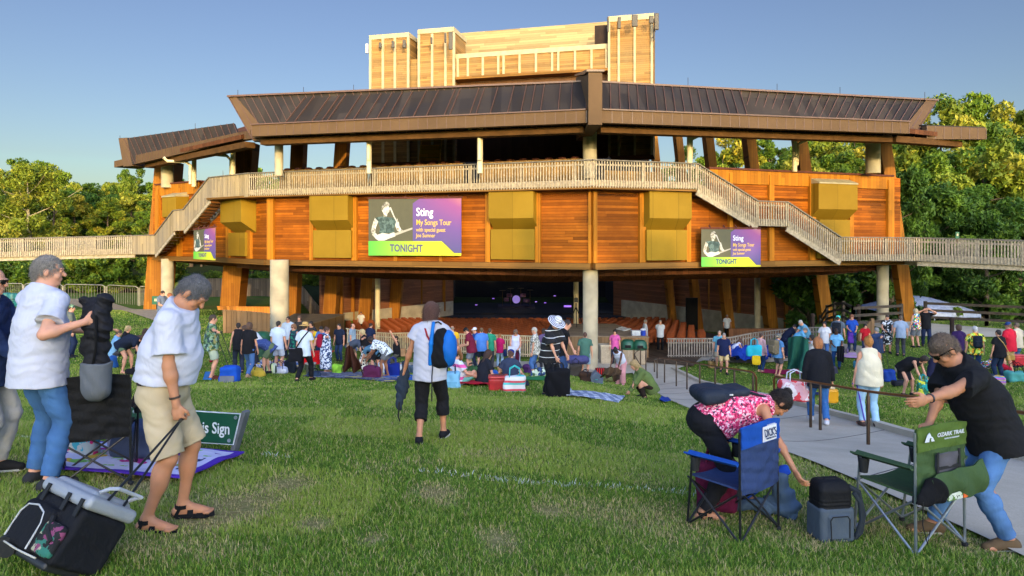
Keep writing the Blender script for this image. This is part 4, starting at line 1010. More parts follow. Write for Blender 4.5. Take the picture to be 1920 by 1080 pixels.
POSES = {
    'stand': dict(),
    'walk': dict(ph=.915, feet=((-.10, .22, 0), (.09, -.26, .05)), lean=4),
    'walk2': dict(ph=.915, feet=((-.09, -.24, .04), (.10, .24, 0)), lean=4),
    'bend': dict(ph=.90, pf=-.12, lean=82, feet=((-.15, .05, 0), (.15, -.05, 0)), hands=((-.16, .55, .42), (.16, .6, .36)), head=(0, 10)),
    'bend45': dict(ph=.92, pf=-.06, lean=46, feet=((-.13, .05, 0), (.13, -.05, 0)), hands=((-.16, .6, .72), (.16, .62, .68)), head=(0, 18)),
    'squat': dict(ph=.34, pf=-.12, lean=42, feet=((-.14, .10, 0), (.15, .02, 0)), hands=((-.14, .55, .16), (.16, .6, .12)), head=(0, 5)),
    'sit': dict(ph=.13, lean=12, feet=((.12, .38, -.03), (-.12, .34, -.03)), kneeout=1, hands=((-.25, .3, .22), (.25, .32, .2)), head=(0, 15)),
    'sitleg': dict(ph=.13, lean=-8, feet=((-.12, .75, 0), (.12, .6, 0)), hands=((-.3, -.12, .06), (.28, .3, .25)), head=(0, 5)),
    'hold': dict(hands=((-.14, .33, 1.02), (.14, .33, 1.04)), head=(0, 20)),
    'cross': dict(hands=((.10, .22, 1.12), (-.10, .24, 1.16))),
    'behind': dict(hands=((-.06, -.2, .95), (.06, -.2, .95))),
    'hips': dict(hands=((-.2, .02, 1.0), (.2, .02, 1.0)), elbow=((-1, -.4, 0), (1, -.4, 0))),
    'up': dict(hands=((-.12, .3, 1.62), (.14, .28, 1.6)), elbow=((-1, 0, -.4), (1, 0, -.4)), head=(0, -8)),
}
def person(at_, H, hd, label, pose='stand', top=('tee', '#8090b0'), bot=('pants', '#26304a'), hair=('short', '#3a2a1e'), sk='light', h=None, g=1.0, belly=1.0, fem=False,
           shoes='#2a2a2c', hat=None, wh=None, group=None, near=False, curl=.35, glasses=None, zoff=0.0, sandals=False, parts=None, **ov):
    loc = ground(*at_) if len(at_) == 2 else Vector(at_)
    D = loc.y; h = h or (.0065 if D < 6.5 else .009 if D < 10 else .0145 if D < 16 else .017 if D < 32 else .026)
    q = dict(ph=.94, pf=0, lean=2, side=0, twist=0, feet=((-.11, .03, 0), (.11, -.03, 0)), hands=((-.27, .07, .82), (.27, .07, .82)), head=(0, 6), elbow=((-.5, -1, -.2), (.5, -1, -.2)), kneeout=0, toe=(8, 8), up=None)
    q.update(POSES[pose]); q.update(ov)
    sc = H / 1.75; root = empty('person', loc + Vector((0, 0, zoff)), R(-hd), label, 'person', group); root.scale = (sc,) * 3
    if wh:    # world hand targets given as photo pixel + depth
        inv = (Matrix.Translation(root.location) @ Matrix.Rotation(R(-hd), 4, 'Z') @ Matrix.Scale(sc, 4)).inverted(); hs = list(q['hands'])
        for i in (0, 1):
            if wh[i] is not None: hs[i] = tuple(inv @ at(*wh[i]))
        q['hands'] = hs
    ll = q['lean']; Rp = rotx(ll * .55) @ roty(q['side'] * .5); Rm = rotz(q['twist'] * .5) @ rotx(ll * .85) @ roty(q['side']); Rc = rotz(q['twist']) @ rotx(ll) @ roty(q['side'])
    r_, f_, u_ = (lambda M, i: M[:, i]), None, None
    P = npv((0, q['pf'], q['ph'])); up = Rp[:, 2]; uc = Rc[:, 2]; rc = Rc[:, 0]; fc = Rc[:, 1]; rp = Rp[:, 0]
    Mi = P + Rm[:, 2] * .2; C = Mi + uc * .15; S = C + uc * .155; N = S + uc * .03
    yaw, pit = q['head']; Rh = rotz(yaw + q['twist']) @ rotx(ll * .55 + pit); hr, hf, hu = Rh[:, 0], Rh[:, 1], Rh[:, 2]
    Hc = N + (uc * .45 + hu * .55) * .135 + hf * .02
    sw = .165 if fem else .19
    B = SDF()
    def torso(X, e=0.0, kk=.06):
        X.ell(P, (.158 * g + e + (.012 if fem else 0), .118 * g + e, .14 + e), Rp, k=kk); X.ell(Mi + Rm[:, 1] * .05 * (belly - 1), ((.138 if fem else .15) * g * (1 + .5 * (belly - 1)) + e, .105 * g * belly + e, .16 + e), Rm, k=kk)
        X.ell(C, ((.145 if fem else .165) * (.5 + .5 * g) + e, .113 * (.6 + .4 * g) + e, .18 + e), Rc, k=kk)
        if fem:
            for s_ in (-1, 1): X.ell(C + rc * s_ * .065 + fc * .075 - uc * .0, (.062 + e, .055 + e, .06 + e), Rc, k=.04)
        [X.cone(S + uc * .0, S + rc * s_ * (sw - .045) - uc * .038, .056 + e, .052 + e, k=kk) for s_ in (-1, 1)]
        X.cone(S - rc * .07, N + uc * .02, .05 + e, .045 + e, k=.04); X.cone(S + rc * .07, N + uc * .02, .05 + e, .045 + e, k=.04)
    torso(B)
    B.cone(N - uc * .02, Hc - hu * .03 - hf * .02, .056 if not fem else .047, k=.03)
    # head
    B.ell(Hc + hu * .028 - hf * .012, (.074, .094, .092), Rh, k=.02); B.ell(Hc - hu * .045 + hf * .026, (.052, .062, .066), Rh, k=.03)
    B.ell(Hc - hu * .085 + hf * .062, (.024, .022, .018), Rh, k=.02)
    B.cone(Hc + hf * .085 + hu * .015, Hc + hf * .106 - hu * .018, .009, .014, k=.012)
    for s_ in (-1, 1):
        B.ell(Hc + hr * s_ * .076 - hu * .004 - hf * .008, (.009, .019, .03), Rh, k=.006)
        B.ell(Hc + hr * s_ * .032 + hf * .09 + hu * .012, (.016, .012, .012), Rh, k=.012, mode=1)
        B.ell(Hc + hr * s_ * .031 + hf * .078 + hu * .012, (.014, .014, .012), Rh, k=.003)
        B.cone(Hc + hr * s_ * .012 + hf * .091 + hu * .030, Hc + hr * s_ * .048 + hf * .078 + hu * .030, .008, k=.012)
        B.ell(Hc + hr * s_ * .036 + hf * .062 - hu * .028, (.022, .018, .022), Rh, k=.02)
    B.ell(Hc + hf * .086 - hu * .046, (.024, .009, .006), Rh, k=.006); B.ell(Hc + hf * .083 - hu * .056, (.021, .010, .007), Rh, k=.006)
    J = {}; kn = []; an = []
    armr = 1.0 if not fem else .85
    for i, s_ in enumerate((-1, 1)):
        Sh = S + rc * s_ * sw - uc * .052; W = npv(q['hands'][i])
        if pose in ('stand', 'walk', 'walk2') and q['hands'] is POSES.get('x', None): pass
        E, W = ik(Sh, W, .285, .255, q['elbow'][i]); J['sh%d' % i], J['el%d' % i], J['wr%d' % i] = Sh, E, W
        B.cone(Sh, E, .048 * armr * (.6 + .4 * g), .038 * armr, k=.03); B.cone(E, W, .039 * armr, .026 * armr, k=.02); B.ell(E + (W - E) * .25, (.042 * armr,) * 3, k=.03)
        d = (W - E) / np.linalg.norm(W - E); hd_ = d
        side = np.cross(d, npv((0, 0, 1))); side = side if np.linalg.norm(side) > .3 else np.cross(d, npv((1, 0, 0)) if abs(d[0]) < .7 else npv((0, 1, 0)))
        # the palm looks inward, the thumb side forward or up
        tgt = fc * .9 + npv((0, 0, .5)) if abs(d[2]) > .6 else npv((0, 0, 1.0)); tside = tgt - d * np.dot(tgt, d); tside /= np.linalg.norm(tside); pn = np.cross(d, tside) * (1 if s_ < 0 else -1)
        if np.dot(pn, rc) * s_ > 0: pn = -pn
        Mh = np.stack([tside, pn, d], 1)
        B.ell(W + d * .05, (.040, .018, .052), Mh, k=.015); J['ha%d' % i] = W + d * .085 + pn * .02; J['hd%d' % i] = d; J['pn%d' % i] = pn; J['ts%d' % i] = tside
        fr = .0088 if h < .012 else .010
        for j, (o_, L_) in enumerate(((.030, .066), (.010, .078), (-.010, .072), (-.029, .056))):
            b0 = W + d * .088 + tside * o_; a1 = curl * 70 + j * 4; d1 = d * math.cos(R(a1)) + pn * math.sin(R(a1)); b1 = b0 + d1 * L_ * .55
            a2 = a1 + curl * 75; d2 = d * math.cos(R(a2)) + pn * math.sin(R(a2)); B.cone(b0, b1, fr, fr * .95, k=.006); B.cone(b1, b1 + d2 * L_ * .5, fr * .95, fr * .8, k=.004)
        t0 = W + d * .028 + tside * .03; t1 = t0 + (d * .75 + tside * .55 + pn * .25) * .042; B.cone(t0, t1, .013, .010, k=.01); B.cone(t1, t1 + (d * .85 + tside * .1 + pn * .45) * .032, .010, .008, k=.004)
    for i, s_ in enumerate((-1, 1)):
        Hp = P + rp * s_ * .088 - up * .05; ft = q['feet'][i]; A = npv((ft[0], ft[1] - .0, ft[2] + .085)); to = R(q['toe'][i] * s_ * -1 + (yaw * 0))
        fd = npv((-math.sin(to), math.cos(to), 0)); pole = npv((s_ * .12, 1, .15)) if not q['kneeout'] else npv((s_ * 1.0, .6, .5))
        K, A = ik(Hp, A, .425, .415, pole); kn.append(K); an.append(A); J['kn%d' % i], J['an%d' % i] = K, A
        B.cone(Hp, K, .082 * (.5 + .5 * g), .052, k=.04); B.cone(K, A, .050, .033, k=.03); B.ell(K + (A - K) * .3 - fd * .016, (.05, .052, .10), None, k=.04)
        up_f = ft[2] * 1.2
        heel = A + npv((0, 0, -.045)) - fd * .035; toe = A + fd * .15 + npv((0, 0, -.062 - up_f * .8)); J['heel%d' % i], J['toe%d' % i], J['fd%d' % i] = heel, toe, fd
        B.cone(heel, toe, .034, .026, k=.02); B.cone(A, toe - fd * .03 + npv((0, 0, .015)), .032, .026, k=.03)
        B.cone(toe - fd * .03 - np.cross(fd, (0, 0, 1)) * .015, toe + fd * .012 - np.cross(fd, (0, 0, 1)) * .02, .024, .018, k=.02)
    if sandals:
        for i in (0, 1):
            toe, fd = J['toe%d' % i], J['fd%d' % i]; sd = np.cross(fd, (0, 0, 1))
            for j in range(5): o_ = (j - 2) * .017; B.cone(toe + sd * o_ + fd * .0, toe + sd * o_ * 1.1 + fd * (.045 - abs(j - 1.2) * .007), .012, .010, k=.006)
    body = sdf_obj('body', B, h, skin(sk), root)
    # ---- clothes
    def gm(c): return c if isinstance(c, bpy.types.Material) else cloth(c)
    kind, c = top; loose = .028 if near or h < .012 else .024
    hem = {'tee': .16, 'polo': .17, 'tank': .14, 'crop': -.02, 'long': .18, 'dress': .3, 'poncho': .22}[kind]
    hem = q.get('hem', hem)
    Tq = SDF(); g0 = g
    Tq.ell(C, ((.145 if fem else .165) * (.5 + .5 * g) + loose, .113 * (.6 + .4 * g) + loose, .18 + loose), Rc, k=.05)
    if fem:
        for s_ in (-1, 1): Tq.ell(C + rc * s_ * .065 + fc * .075, (.062 + loose, .055 + loose, .06 + loose), Rc, k=.04)
    [Tq.cone(S, S + rc * s_ * (sw - .045) - uc * .038, .056 + loose, .050 + loose, k=.05) for s_ in (-1, 1)]
    for s_ in (-1, 1): Tq.cone(S + rc * s_ * .07, N + uc * .02, .05 + loose, .045 + loose, k=.04)
    Tq.ell(Mi + Rm[:, 1] * .05 * (belly - 1), ((.142 if fem else .152) * g * (1 + .5 * (belly - 1)) + loose, .106 * g * belly + loose, .17 + loose), Rm, k=.05)
    Tq.cone(Mi, P - up * .24, .162 * g + loose, .170 * g + loose + .008, k=.05, flat=(Rp[:, 1], .90))
    sl = {'tee': .62, 'polo': .66, 'tank': 0, 'crop': 0, 'long': 1, 'dress': .45, 'poncho': .9}[kind]; sl = q.get('sleeve', sl)
    for i in (0, 1):
        Sh, E, W = J['sh%d' % i], J['el%d' % i], J['wr%d' % i]
        if 0 < sl <= .95:
            d = (E - Sh) / np.linalg.norm(E - Sh); e = Sh + (E - Sh) * sl; w_ = .015 if kind != 'poncho' else .06
            Tq.cone(Sh, Sh + (E - Sh) * (sl + .15), .050 * (.6 + .4 * g) + loose * .8, .054 * (.6 + .4 * g) + loose + w_, k=.03, cuts=[(d, float(e @ d))])
        elif sl >= 1:
            f = min(1.0, sl - 1 + .95); Tq.cone(Sh, E, .054 + loose, .048 + loose, k=.03); d = (W - E) / np.linalg.norm(W - E); e = E + (W - E) * f
            Tq.cone(E, W, .044 + loose, .036 + loose, k=.02, cuts=[(d, float(e @ d))])
        elif sl == 0:
            pass
    clip = [(-up, float(-(P - up * hem) @ up)), (uc * .94 + fc * .34, float((N + uc * .028) @ (uc * .94 + fc * .34)))]
    if sl == 0:
        for i, s_ in enumerate((-1, 1)): Tq.ell(J['sh%d' % i] + rc * s_ * .035 + uc * .0, (.07, .12, .105), Rc, k=.01, mode=1)
    if kind == 'dress':
        low = npv((0, q['pf'], q.get('hemz', .25))); Tq.cone(P, low, .19 * g, .22, k=.08); clip = [(npv((0, 0, -1.)), -q.get('hemz', .25)), clip[1]]
    disp = folds(.0062, hd * .1) if h < .012 else (wrinkle(.007, 13, hd * .1) if h < .02 else None)
    nm = {'tee': 't_shirt', 'polo': 'polo_shirt', 'tank': 'tank_top', 'crop': 'top', 'long': 'shirt', 'dress': 'dress', 'poncho': 'poncho'}[kind]
    sdf_obj(nm, Tq, h, gm(c), root, disp, clip)
    kind2, c2 = bot
    if kind2 and kind != 'dress':
        Q = SDF(); lo_ = {'pants': .018, 'jeans': .014, 'capri': .018, 'shorts': .02, 'wide': .03, 'skirt': .03}[kind2]
        Q.ell(P, (.162 * g + .012, .122 * g + .012, .15), Rp, k=.05); Q.ell(P - up * .07, (.165 * g + .01, .125 * g + .01, .12), Rp, k=.05)
        for i in (0, 1):
            Hp = P + rp * (-1, 1)[i] * .088 - up * .05; K, A = J['kn%d' % i], J['an%d' % i]; dt = (K - Hp) / np.linalg.norm(K - Hp); ds = (A - K) / np.linalg.norm(A - K)
            if kind2 == 'shorts':
                fr_ = q.get('short', .82); e = Hp + (K - Hp) * fr_; Q.cone(Hp, K, .088 * (.5 + .5 * g) + lo_, .082 + lo_, k=.03, cuts=[(dt, float(e @ dt))])
            elif kind2 == 'skirt': pass
            else:
                wd = .02 if kind2 == 'wide' else 0
                Q.cone(Hp, K, .086 * (.5 + .5 * g) + lo_, .058 + lo_ + wd, k=.03); f2 = {'capri': .5}.get(kind2, .95); e = K + (A - K) * f2
                Q.cone(K, A, .056 + lo_ + wd, (.048 if kind2 != 'capri' else .06) + lo_ + wd, k=.02, cuts=[(ds, float(e @ ds))]); Q.ell(K + (A - K) * .3 - J['fd%d' % i] * .012, (.055 + lo_,) * 2 + (.09,), k=.03)
        if kind2 == 'skirt': Q.cone(P - up * .05, npv((0, q['pf'] + .02, q.get('hemz', .5))), .17, .2, k=.05, cuts=[(npv((0, 0, -1.)), -q.get('hemz', .5))])
        sdf_obj({'pants': 'trousers', 'jeans': 'jeans', 'capri': 'cropped_trousers', 'shorts': 'shorts', 'wide': 'trousers', 'skirt': 'skirt'}[kind2], Q, h, gm(c2), root, (folds(.0055, hd * .2) if h < .012 else wrinkle(.005, 19, hd * .2, (1, 1, .7))) if h < .02 else None, [(up, float((P + up * .095) @ up))])
    if shoes and not sandals:
        for i in (0, 1):
            Q = SDF(); he, to_, fd, A = J['heel%d' % i], J['toe%d' % i], J['fd%d' % i], J['an%d' % i]
            Q.cone(he - fd * .004, to_ + fd * .015, .046, .036, k=.02); Q.cone(A - npv((0, 0, .02)), to_ - fd * .05 + npv((0, 0, .02)), .045, .036, k=.03)
            sdf_obj('shoe', Q, h, cloth(shoes, .8) if not isinstance(shoes, bpy.types.Material) else shoes, root, None, [(npv((0, 0, 1.)), float(A[2]) + .01)])
            if near:
                m = MB(); sd = np.cross(fd, (0, 0, 1)); z_ = npv((0, 0, -.036)); pts = [he - fd * .045 + z_, he + sd * .042 + z_, to_ + sd * .044 + z_ * .8, to_ + fd * .05 + z_ * .8, to_ - sd * .040 + z_ * .8, he - sd * .042 + z_]
                m.prism([Vector(p) for p in pts], (0, 0, .016)); m.build('sole', plain('#b8b4ac', .8), root)
    if sandals:
        for i in (0, 1):
            m = MB(); he, to_, fd, A = J['heel%d' % i], J['toe%d' % i], J['fd%d' % i], J['an%d' % i]; sd = np.cross(fd, (0, 0, 1)); sl_ = npv((0, 0, -.042))
            pts = [he - fd * .035 + sl_, he + sd * .036 + sl_ * 1.0, (he + to_) / 2 + sd * .04 + sl_ * .9, to_ + sd * .05 + sl_ * .8, to_ + fd * .06 + sd * .01 + sl_ * .8, to_ + fd * .05 - sd * .035 + sl_ * .8, to_ - sd * .048 + sl_ * .8, (he + to_) / 2 - sd * .036 + sl_ * .9, he - sd * .034 + sl_]
            m.prism([Vector(p) for p in pts], (0, 0, .028))
            for f, hh in ((.82, .032), (.5, .062)):
                c = he + (to_ - he) * f; arc = [c + sd * .047 * math.cos(t_) + npv((0, 0, 1)) * (hh * math.sin(t_) - .028) for t_ in np.linspace(0, math.pi, 9)]
                for a_, b_ in zip(arc, arc[1:]): m.bar(a_, b_, .038, .007, Vector((b_ - a_)).cross(Vector(fd)))
            arc = [A - npv((0, 0, .012)) + (fd * math.cos(t_) * .046 + sd * math.sin(t_) * .042) for t_ in np.linspace(0, 2 * math.pi, 13)]
            for a_, b_ in zip(arc, arc[1:]): m.bar(a_, b_, .007, .026, (0, 0, 1))
            for s2 in (-1, 1): m.bar(he + sd * .036 * s2 - fd * .0 - npv((0, 0, .02)), A + sd * .04 * s2, .022, .007, Vector(sd))
            m.build('sandal', cloth('#17171a'), root)
    # ---- hair
    if hair:
        st, hc = hair; Hq = SDF(); e = .010; ctr = Hc + hu * .030 - hf * .014
        face = (hf * .8 - hu * .6, float(Hc @ (hf * .8 - hu * .6)) + (.036 if st != 'bald' else -.03)); low = (-hu, float(-(Hc @ hu)) + (.055 if st in ('short', 'bald', 'bun', 'pony') else .12))
        ear = [(hf * .96 - hu * .25, float(Hc @ (hf * .96 - hu * .25)) + .075)]
        if st == 'bald': Hq.ell(ctr, (.078, .098, .095), Rh, k=.01, cuts=[(hu * .8 + hf * .6, float(Hc @ (hu * .8 + hf * .6)) + .03), low])
        elif st in ('short', 'bun', 'pony'): Hq.ell(ctr, (.078 + (.006 if st != 'short' else 0), .098 + (.004 if st != 'short' else 0), .097 + (.004 if st != 'short' else 0)), Rh, k=.01, cuts=[face, low] + ear); Hq.cone(Hc - hf * .075, Hc - hf * .062 - hu * .06, .03, .03, k=.03)
        elif st == 'curly': Hq.ell(ctr + hu * .012, (.105, .118, .115), Rh, k=.02, cuts=[face] + ear); Hq.ell(Hc - hf * .04 - hu * .03, (.1, .075, .08), Rh, k=.03)
        elif st in ('bob', 'long'):
            Hq.ell(ctr + hu * .005, (.094, .112, .108), Rh, k=.02, cuts=[face] + ear); Hq.ell(Hc - hf * .035 - hu * .035, (.092, .085, .095), Rh, k=.03, cuts=ear)
        if st == 'bun': Hq.ell(Hc - hf * .06 + hu * .115, (.042, .042, .036), Rh, k=.01)
        if st == 'pony': Hq.cone(Hc - hf * .1 + hu * .03, Hc - hf * .13 - npv((0, 0, .16)), .032, .016, k=.015)
        if st == 'long':
            dn = S - fc * .09 - uc * .10; Hq.cone(Hc - hf * .06, dn, .085, .065, k=.03, flat=(fc, .6)); Hq.cone(dn, dn - (npv((0, 0, 1)) if ll > 40 else uc) * .12, .075, .05, k=.03, flat=(fc, .5))
        def hd_n(X, Y, Z): return .0038 * np.sin(150 * X + 30 * np.sin(20 * Z)) * np.sin(120 * Y + 35 * Z) + .003 * np.sin(40 * X - 50 * Y + 20 * Z)
        HO = sdf_obj('hair', Hq, max(h * .8, .006), hairmat(hc), root, hd_n if st != 'bald' else (lambda X, Y, Z: .0015 * np.sin(120 * X) * np.sin(110 * Y)))
        if h < .012:    # loose strands that break up the outline
            me = HO.data; nv = len(me.vertices); co = np.zeros(nv * 3); me.vertices.foreach_get('co', co); co = co.reshape(-1, 3); no = np.zeros(nv * 3); me.vertices.foreach_get('normal', no); no = no.reshape(-1, 3)
            ns = 5200 if st != 'bald' else 1500; ix = nr.randint(0, nv, ns); p0 = co[ix] + nr.normal(0, .003, (ns, 3)); ln = (.045 if st in ('bob', 'long') else .022) * nr.uniform(.5, 1.3, (ns, 1))
            d = no[ix] * .30 - hu * .75 + nr.normal(0, .30, (ns, 3)) + (hf * .25 if st == 'short' else 0) * (no[ix] @ hf > 0)[:, None] - hf * .2; d /= np.linalg.norm(d, axis=1)[:, None]
            wv = np.cross(d, no[ix] + 1e-3); wv /= np.linalg.norm(wv, axis=1)[:, None] + 1e-9; wv *= .0011
            p0 = p0 + no[ix] * .001; V_ = np.stack([p0 - wv, p0 + wv, p0 + d * ln + wv * .3 - no[ix] * ln * .12, p0 + d * ln - wv * .3 - no[ix] * ln * .12], 1).reshape(-1, 3)
            mesh_np('hair_strands', V_, np.arange(ns)[:, None] * 4 + np.arange(4)[None, :], [hairmat(hc)], HO, smooth=False)
    Mhd = Matrix(((hr[0], hf[0], hu[0], Hc[0]), (hr[1], hf[1], hu[1], Hc[1]), (hr[2], hf[2], hu[2], Hc[2]), (0, 0, 0, 1)))
    if hat:
        hk, hcol = hat; m = MB(); m.M = Mhd; mats = [gm(x) for x in (hcol if isinstance(hcol, (list, tuple)) else [hcol])]
        if hk == 'cap':
            m.lathe((0, -.012, .055), [(.088, -.02), (.090, .02), (.076, .055), (.045, .075), (.0, .082)], 16); m.prism([(-.062, .062, .045), (-.05, .13, .035), (0, .152, .033), (.05, .13, .035), (.062, .062, .045)], (0, 0, .008))
        else:
            br = {'straw': .17, 'bucket': .14, 'stripe': .20}[hk]; dr = .03 if hk != 'bucket' else .05
            prof = [(.086, .0), (.088, .03), (.084, .07), (.062, .092), (0, .10)]; m.lathe((0, -.012, .055), prof, 20)
            nb = 7
            for j in range(nb):
                m.m(j % len(mats)); r0 = .082 + (br - .082) * j / nb; r1 = .082 + (br - .082) * (j + 1) / nb; z0 = -dr * (j / nb) ** 1.5; z1 = -dr * ((j + 1) / nb) ** 1.5
                m.lathe((0, -.012, .055), [(r0, z0), (r1, z1), (r1, z1 + .005), (r0, z0 + .005)], 24, cap=False)
            if len(mats) > 1:
                for j in range(5): m.m(j % 2); zz = .02 + .016 * j; m.lathe((0, -.012, .055), [(.090 - .002 * j * j * .5, zz), (.089 - .002 * (j + 1) ** 2 * .5, zz + .016)], 20, cap=False)
        m.build({'cap': 'cap', 'straw': 'straw_hat', 'bucket': 'sun_hat', 'stripe': 'sun_hat'}[hk], mats, root, True)
    if glasses:
        m = MB(); m.M = Mhd
        for s_ in (-1, 1):
            m.prism([(s_ * .008, .098, .028), (s_ * .055, .086, .03), (s_ * .058, .082, .006), (s_ * .035, .092, -.012), (s_ * .012, .098, -.002)], (0, .006, 0)); m.bar((s_ * .058, .084, .024), (s_ * .083, -.01, .014), .006, .009); m.bar((s_ * .083, -.01, .014), (s_ * .082, -.03, .0), .006, .008)
        m.bar((-.012, .102, .026), (.012, .102, .026), .006, .006); m.build('sunglasses', plain('#0c0c0e', .15, .1), root)
    elif h < .012:
        for s_ in (-1, 1):
            m = MB(); m.M = Mhd; c = Vector((s_ * .031, .0875, .012)); m.lathe((c.x, c.y, c.z - .005), [(.0, 0), (.005, .002), (.006, .005), (.005, .008), (0, .01)], 8); m.build('eye', plain('#1c1410', .2), root, True)
    Mw = Matrix.Translation(root.location) @ Matrix.Rotation(R(-hd), 4, 'Z') @ Matrix.Scale(sc, 4)
    J.update(P=P, S=S, C=C, N=N, Hc=Hc, Mi=Mi); W_ = {k: Mw @ Vector(v) for k, v in J.items() if not k.startswith(('fd', 'hd', 'pn', 'ts'))}
    W_['M'] = Mw; W_['rc'], W_['uc'], W_['fc'] = [(Mw.to_3x3() @ Vector(x)).normalized() for x in (rc, uc, fc)]; W_['root'] = root; W_['L'] = J
    return W_
def strap(parent, pts, wd=.03, th=.005, mat=None, name='strap', out=None):
    """flat strap through world or local points"""
    b = MB(); pts = [Vector(p) for p in pts]
    for p, q in zip(pts, pts[1:]): b.bar(p, q, wd, th, out or (0, 1, 0))
    return b.build(name, mat or cloth('#17171a'), parent)

DEN = cloth('#47689a', .95, .03, 9, .3, 'denim'); DEN_D = cloth('#2c4064', .95, .03, 9, .25, 'denim'); DEN_L = cloth('#8fabc8', .95, .03, 9, .15, 'denim')
BLK = '#1a1a1e'; WHT = '#c4c8d4'; KHA = '#b9a88a'; NAV = '#1d2744'; GRY = '#6c7078'
camo = pattern('blotch', ['#35522f', '#5f7f5c', '#26404a', '#7c9a86', '#8f8a55'], 16)
yfl = pattern('blotch', ['#b7d13a', '#2e4d1e', '#e0cf3f', '#d98a1e', '#cfe27a', '#34611f'], 17)
bluefl = pattern('blotch', ['#d5dbe8', '#22365c', '#c9d2e2', '#2f4a78', '#d5dbe8', '#22365c'], 20)
pinkfl = pattern('blotch', ['#d8366c', '#e9879f', '#a21848', '#f0c2cc', '#d8366c', '#33243c'], 70)
dots = pattern('dots', ['#ddd8cc', '#17171a'], 9)
blk_fl = pattern('blotch', ['#17171a', '#d8d8d8', '#17171a', '#2a2a2c'], 18)
grn_fl = pattern('blotch', ['#122c3c', '#1c7a5c', '#122c3c', '#0e4a44'], 16)
multi = pattern('blotch', ['#d94a3a', '#3a7ad0', '#f0f0ea', '#3a9a4a', '#e8c83a', '#2a2a4a'], 20)
PL_ = {}
def add(key, *a, **k): PL_[key] = person(*a, **k)
# ---- the crowd, left to right
add('a1', (14, 672), 1.7, 100, 'dark haired person in a pink patterned top at the left edge of the crowd', pose='hold', top=('tee', multi), hair=('short', '#1c1410'))
add('a2', (52, 674), 1.66, 250, 'person with black hair and dark vest second from the left edge of the crowd', top=('tee', '#4a3340'), hair=('bob', '#15100e'), fem=True)
add('a3', (131, 672), 1.75, 60, 'man in a camouflage cap just behind the held black bag', top=('tee', '#6b6f63'), hat=('cap', camo))
add('a4', (191, 684), 1.76, 55, 'man in teal shirt, white cap and black shorts with blue shoes', pose='hold', top=('tee', '#2d7c9c'), bot=('shorts', BLK), shoes='#1c78c0', hat=('cap', '#d8dce4'), g=1.1)
add('a5', (170, 712), 1.62, 70, 'woman in pink top and flowered shorts behind the white polo man', top=('tee', '#d08a94'), bot=('shorts', bluefl), hair=('bob', '#4a3426'), fem=True, pose='hold')
add('a6', (232, 655), 1.65, 80, 'blonde woman in black top sitting with a striped towel on her lap', pose='sit', top=('tee', BLK), bot=('pants', NAV), hair=('long', '#a58d66'), fem=True)
add('a7', (238, 700), 1.66, 92, 'woman in navy shirt and green shorts bent over on the grass', pose='bend', top=('tee', '#1b2233'), bot=('shorts', '#55684f'), hair=('long', '#3a2418'), fem=True, g=1.15, short=.5, sandals=False, shoes=None)
add('a8', (281, 668), 1.62, 60, 'woman in white top with brown hair kneeling beside the pillar lawn', pose='sit', top=('tee', '#b9bec4'), bot=('pants', '#8fb0c0'), hair=('bob', '#5a3c28'), fem=True)
add('a9', (303, 618), 1.78, 110, 'man in grey polo standing near the foot of the left pillars', pose='hold', top=('polo', '#6d7683'), bot=('shorts', '#5a6270'))
add('a10', (321, 618), 1.66, 250, 'woman with orange hair facing the man near the left pillars', pose='hold', top=('tee', '#c79a5c'), bot=('pants', BLK), hair=('bob', '#9a5a2c'), fem=True)
add('a11', (396, 712), 1.82, 62, 'man in green leaf print shirt and pale shorts towing a blue cooler', top=('tee', camo), bot=('shorts', '#9fa893'), hair=('short', '#4a3a2c'), shoes='#5c2f20', wh=(None, (437, 648, 16.6)), hands=((-.25, .1, .85), (.2, .5, 1.0)), g=1.1)
add('a12', (447, 700), 1.62, 340, 'woman in sleeveless black top partly behind the woman in jeans', top=('tank', BLK), bot=('pants', '#2a3040'), hair=('short', '#2c2018'), fem=True)
add('a13', (466, 708), 1.68, 5, 'woman in black top and blue jeans with brown bob seen from behind', pose='walk', top=('tee', BLK), bot=('jeans', DEN), hair=('bob', '#5a4030'), fem=True, shoes='#b08a6c')
add('a14', (500, 702), 1.76, 265, 'man in blue plaid shirt and green shorts bent double', pose='bend', top=('polo', pattern('check', ['#33457a', '#28386a', '#4a5c8c'], 24)), bot=('shorts', '#5c6a4c'), hair=('short', '#3a2c20'))
add('a15', (521, 697), 1.78, 8, 'man in white polo and light shorts seen from behind by the thick column', top=('polo', '#bcc8d8'), bot=('shorts', '#b6b9c4'), hair=('short', '#2e241c'), shoes='#c8ccd4')
add('a16', (552, 690), 1.7, 205, 'woman in green flowered top and white trousers facing the camera', top=('tank', grn_fl), bot=('pants', '#c3c3da'), hair=('long', '#8a6040'), fem=True, glasses=1)
add('a16b', (541, 672), 1.75, 185, 'man in dark sunglasses behind the woman in white trousers', top=('tee', '#a8b4c0'), glasses=1)
add('a16c', (562, 668), 1.76, 180, 'brown haired woman behind the straw hat', top=('tee', '#3a3430'), hair=('long', '#5a4030'), fem=True)
add('a17', (570, 716), 1.68, 12, 'woman in straw hat, white shirt and black trousers with black bag', pose='walk2', top=('tee', '#c0ccd8'), bot=('pants', BLK), hair=('short', '#3a2c20'), hat=('straw', '#c09a5c'), fem=True, shoes='#2a2024')
add('a18', (592, 680), 1.74, 190, 'person in yellow shirt behind the red table', pose='bend45', top=('tee', '#d0ac24'), hair=('short', '#2a1c14'))
add('a19', (607, 690), 1.8, 190, 'man in blue polo leaning over the red table', pose='bend45', lean=22, top=('polo', '#3f68a4'), bot=('pants', NAV), hair=('short', '#1c1612'), g=1.1)
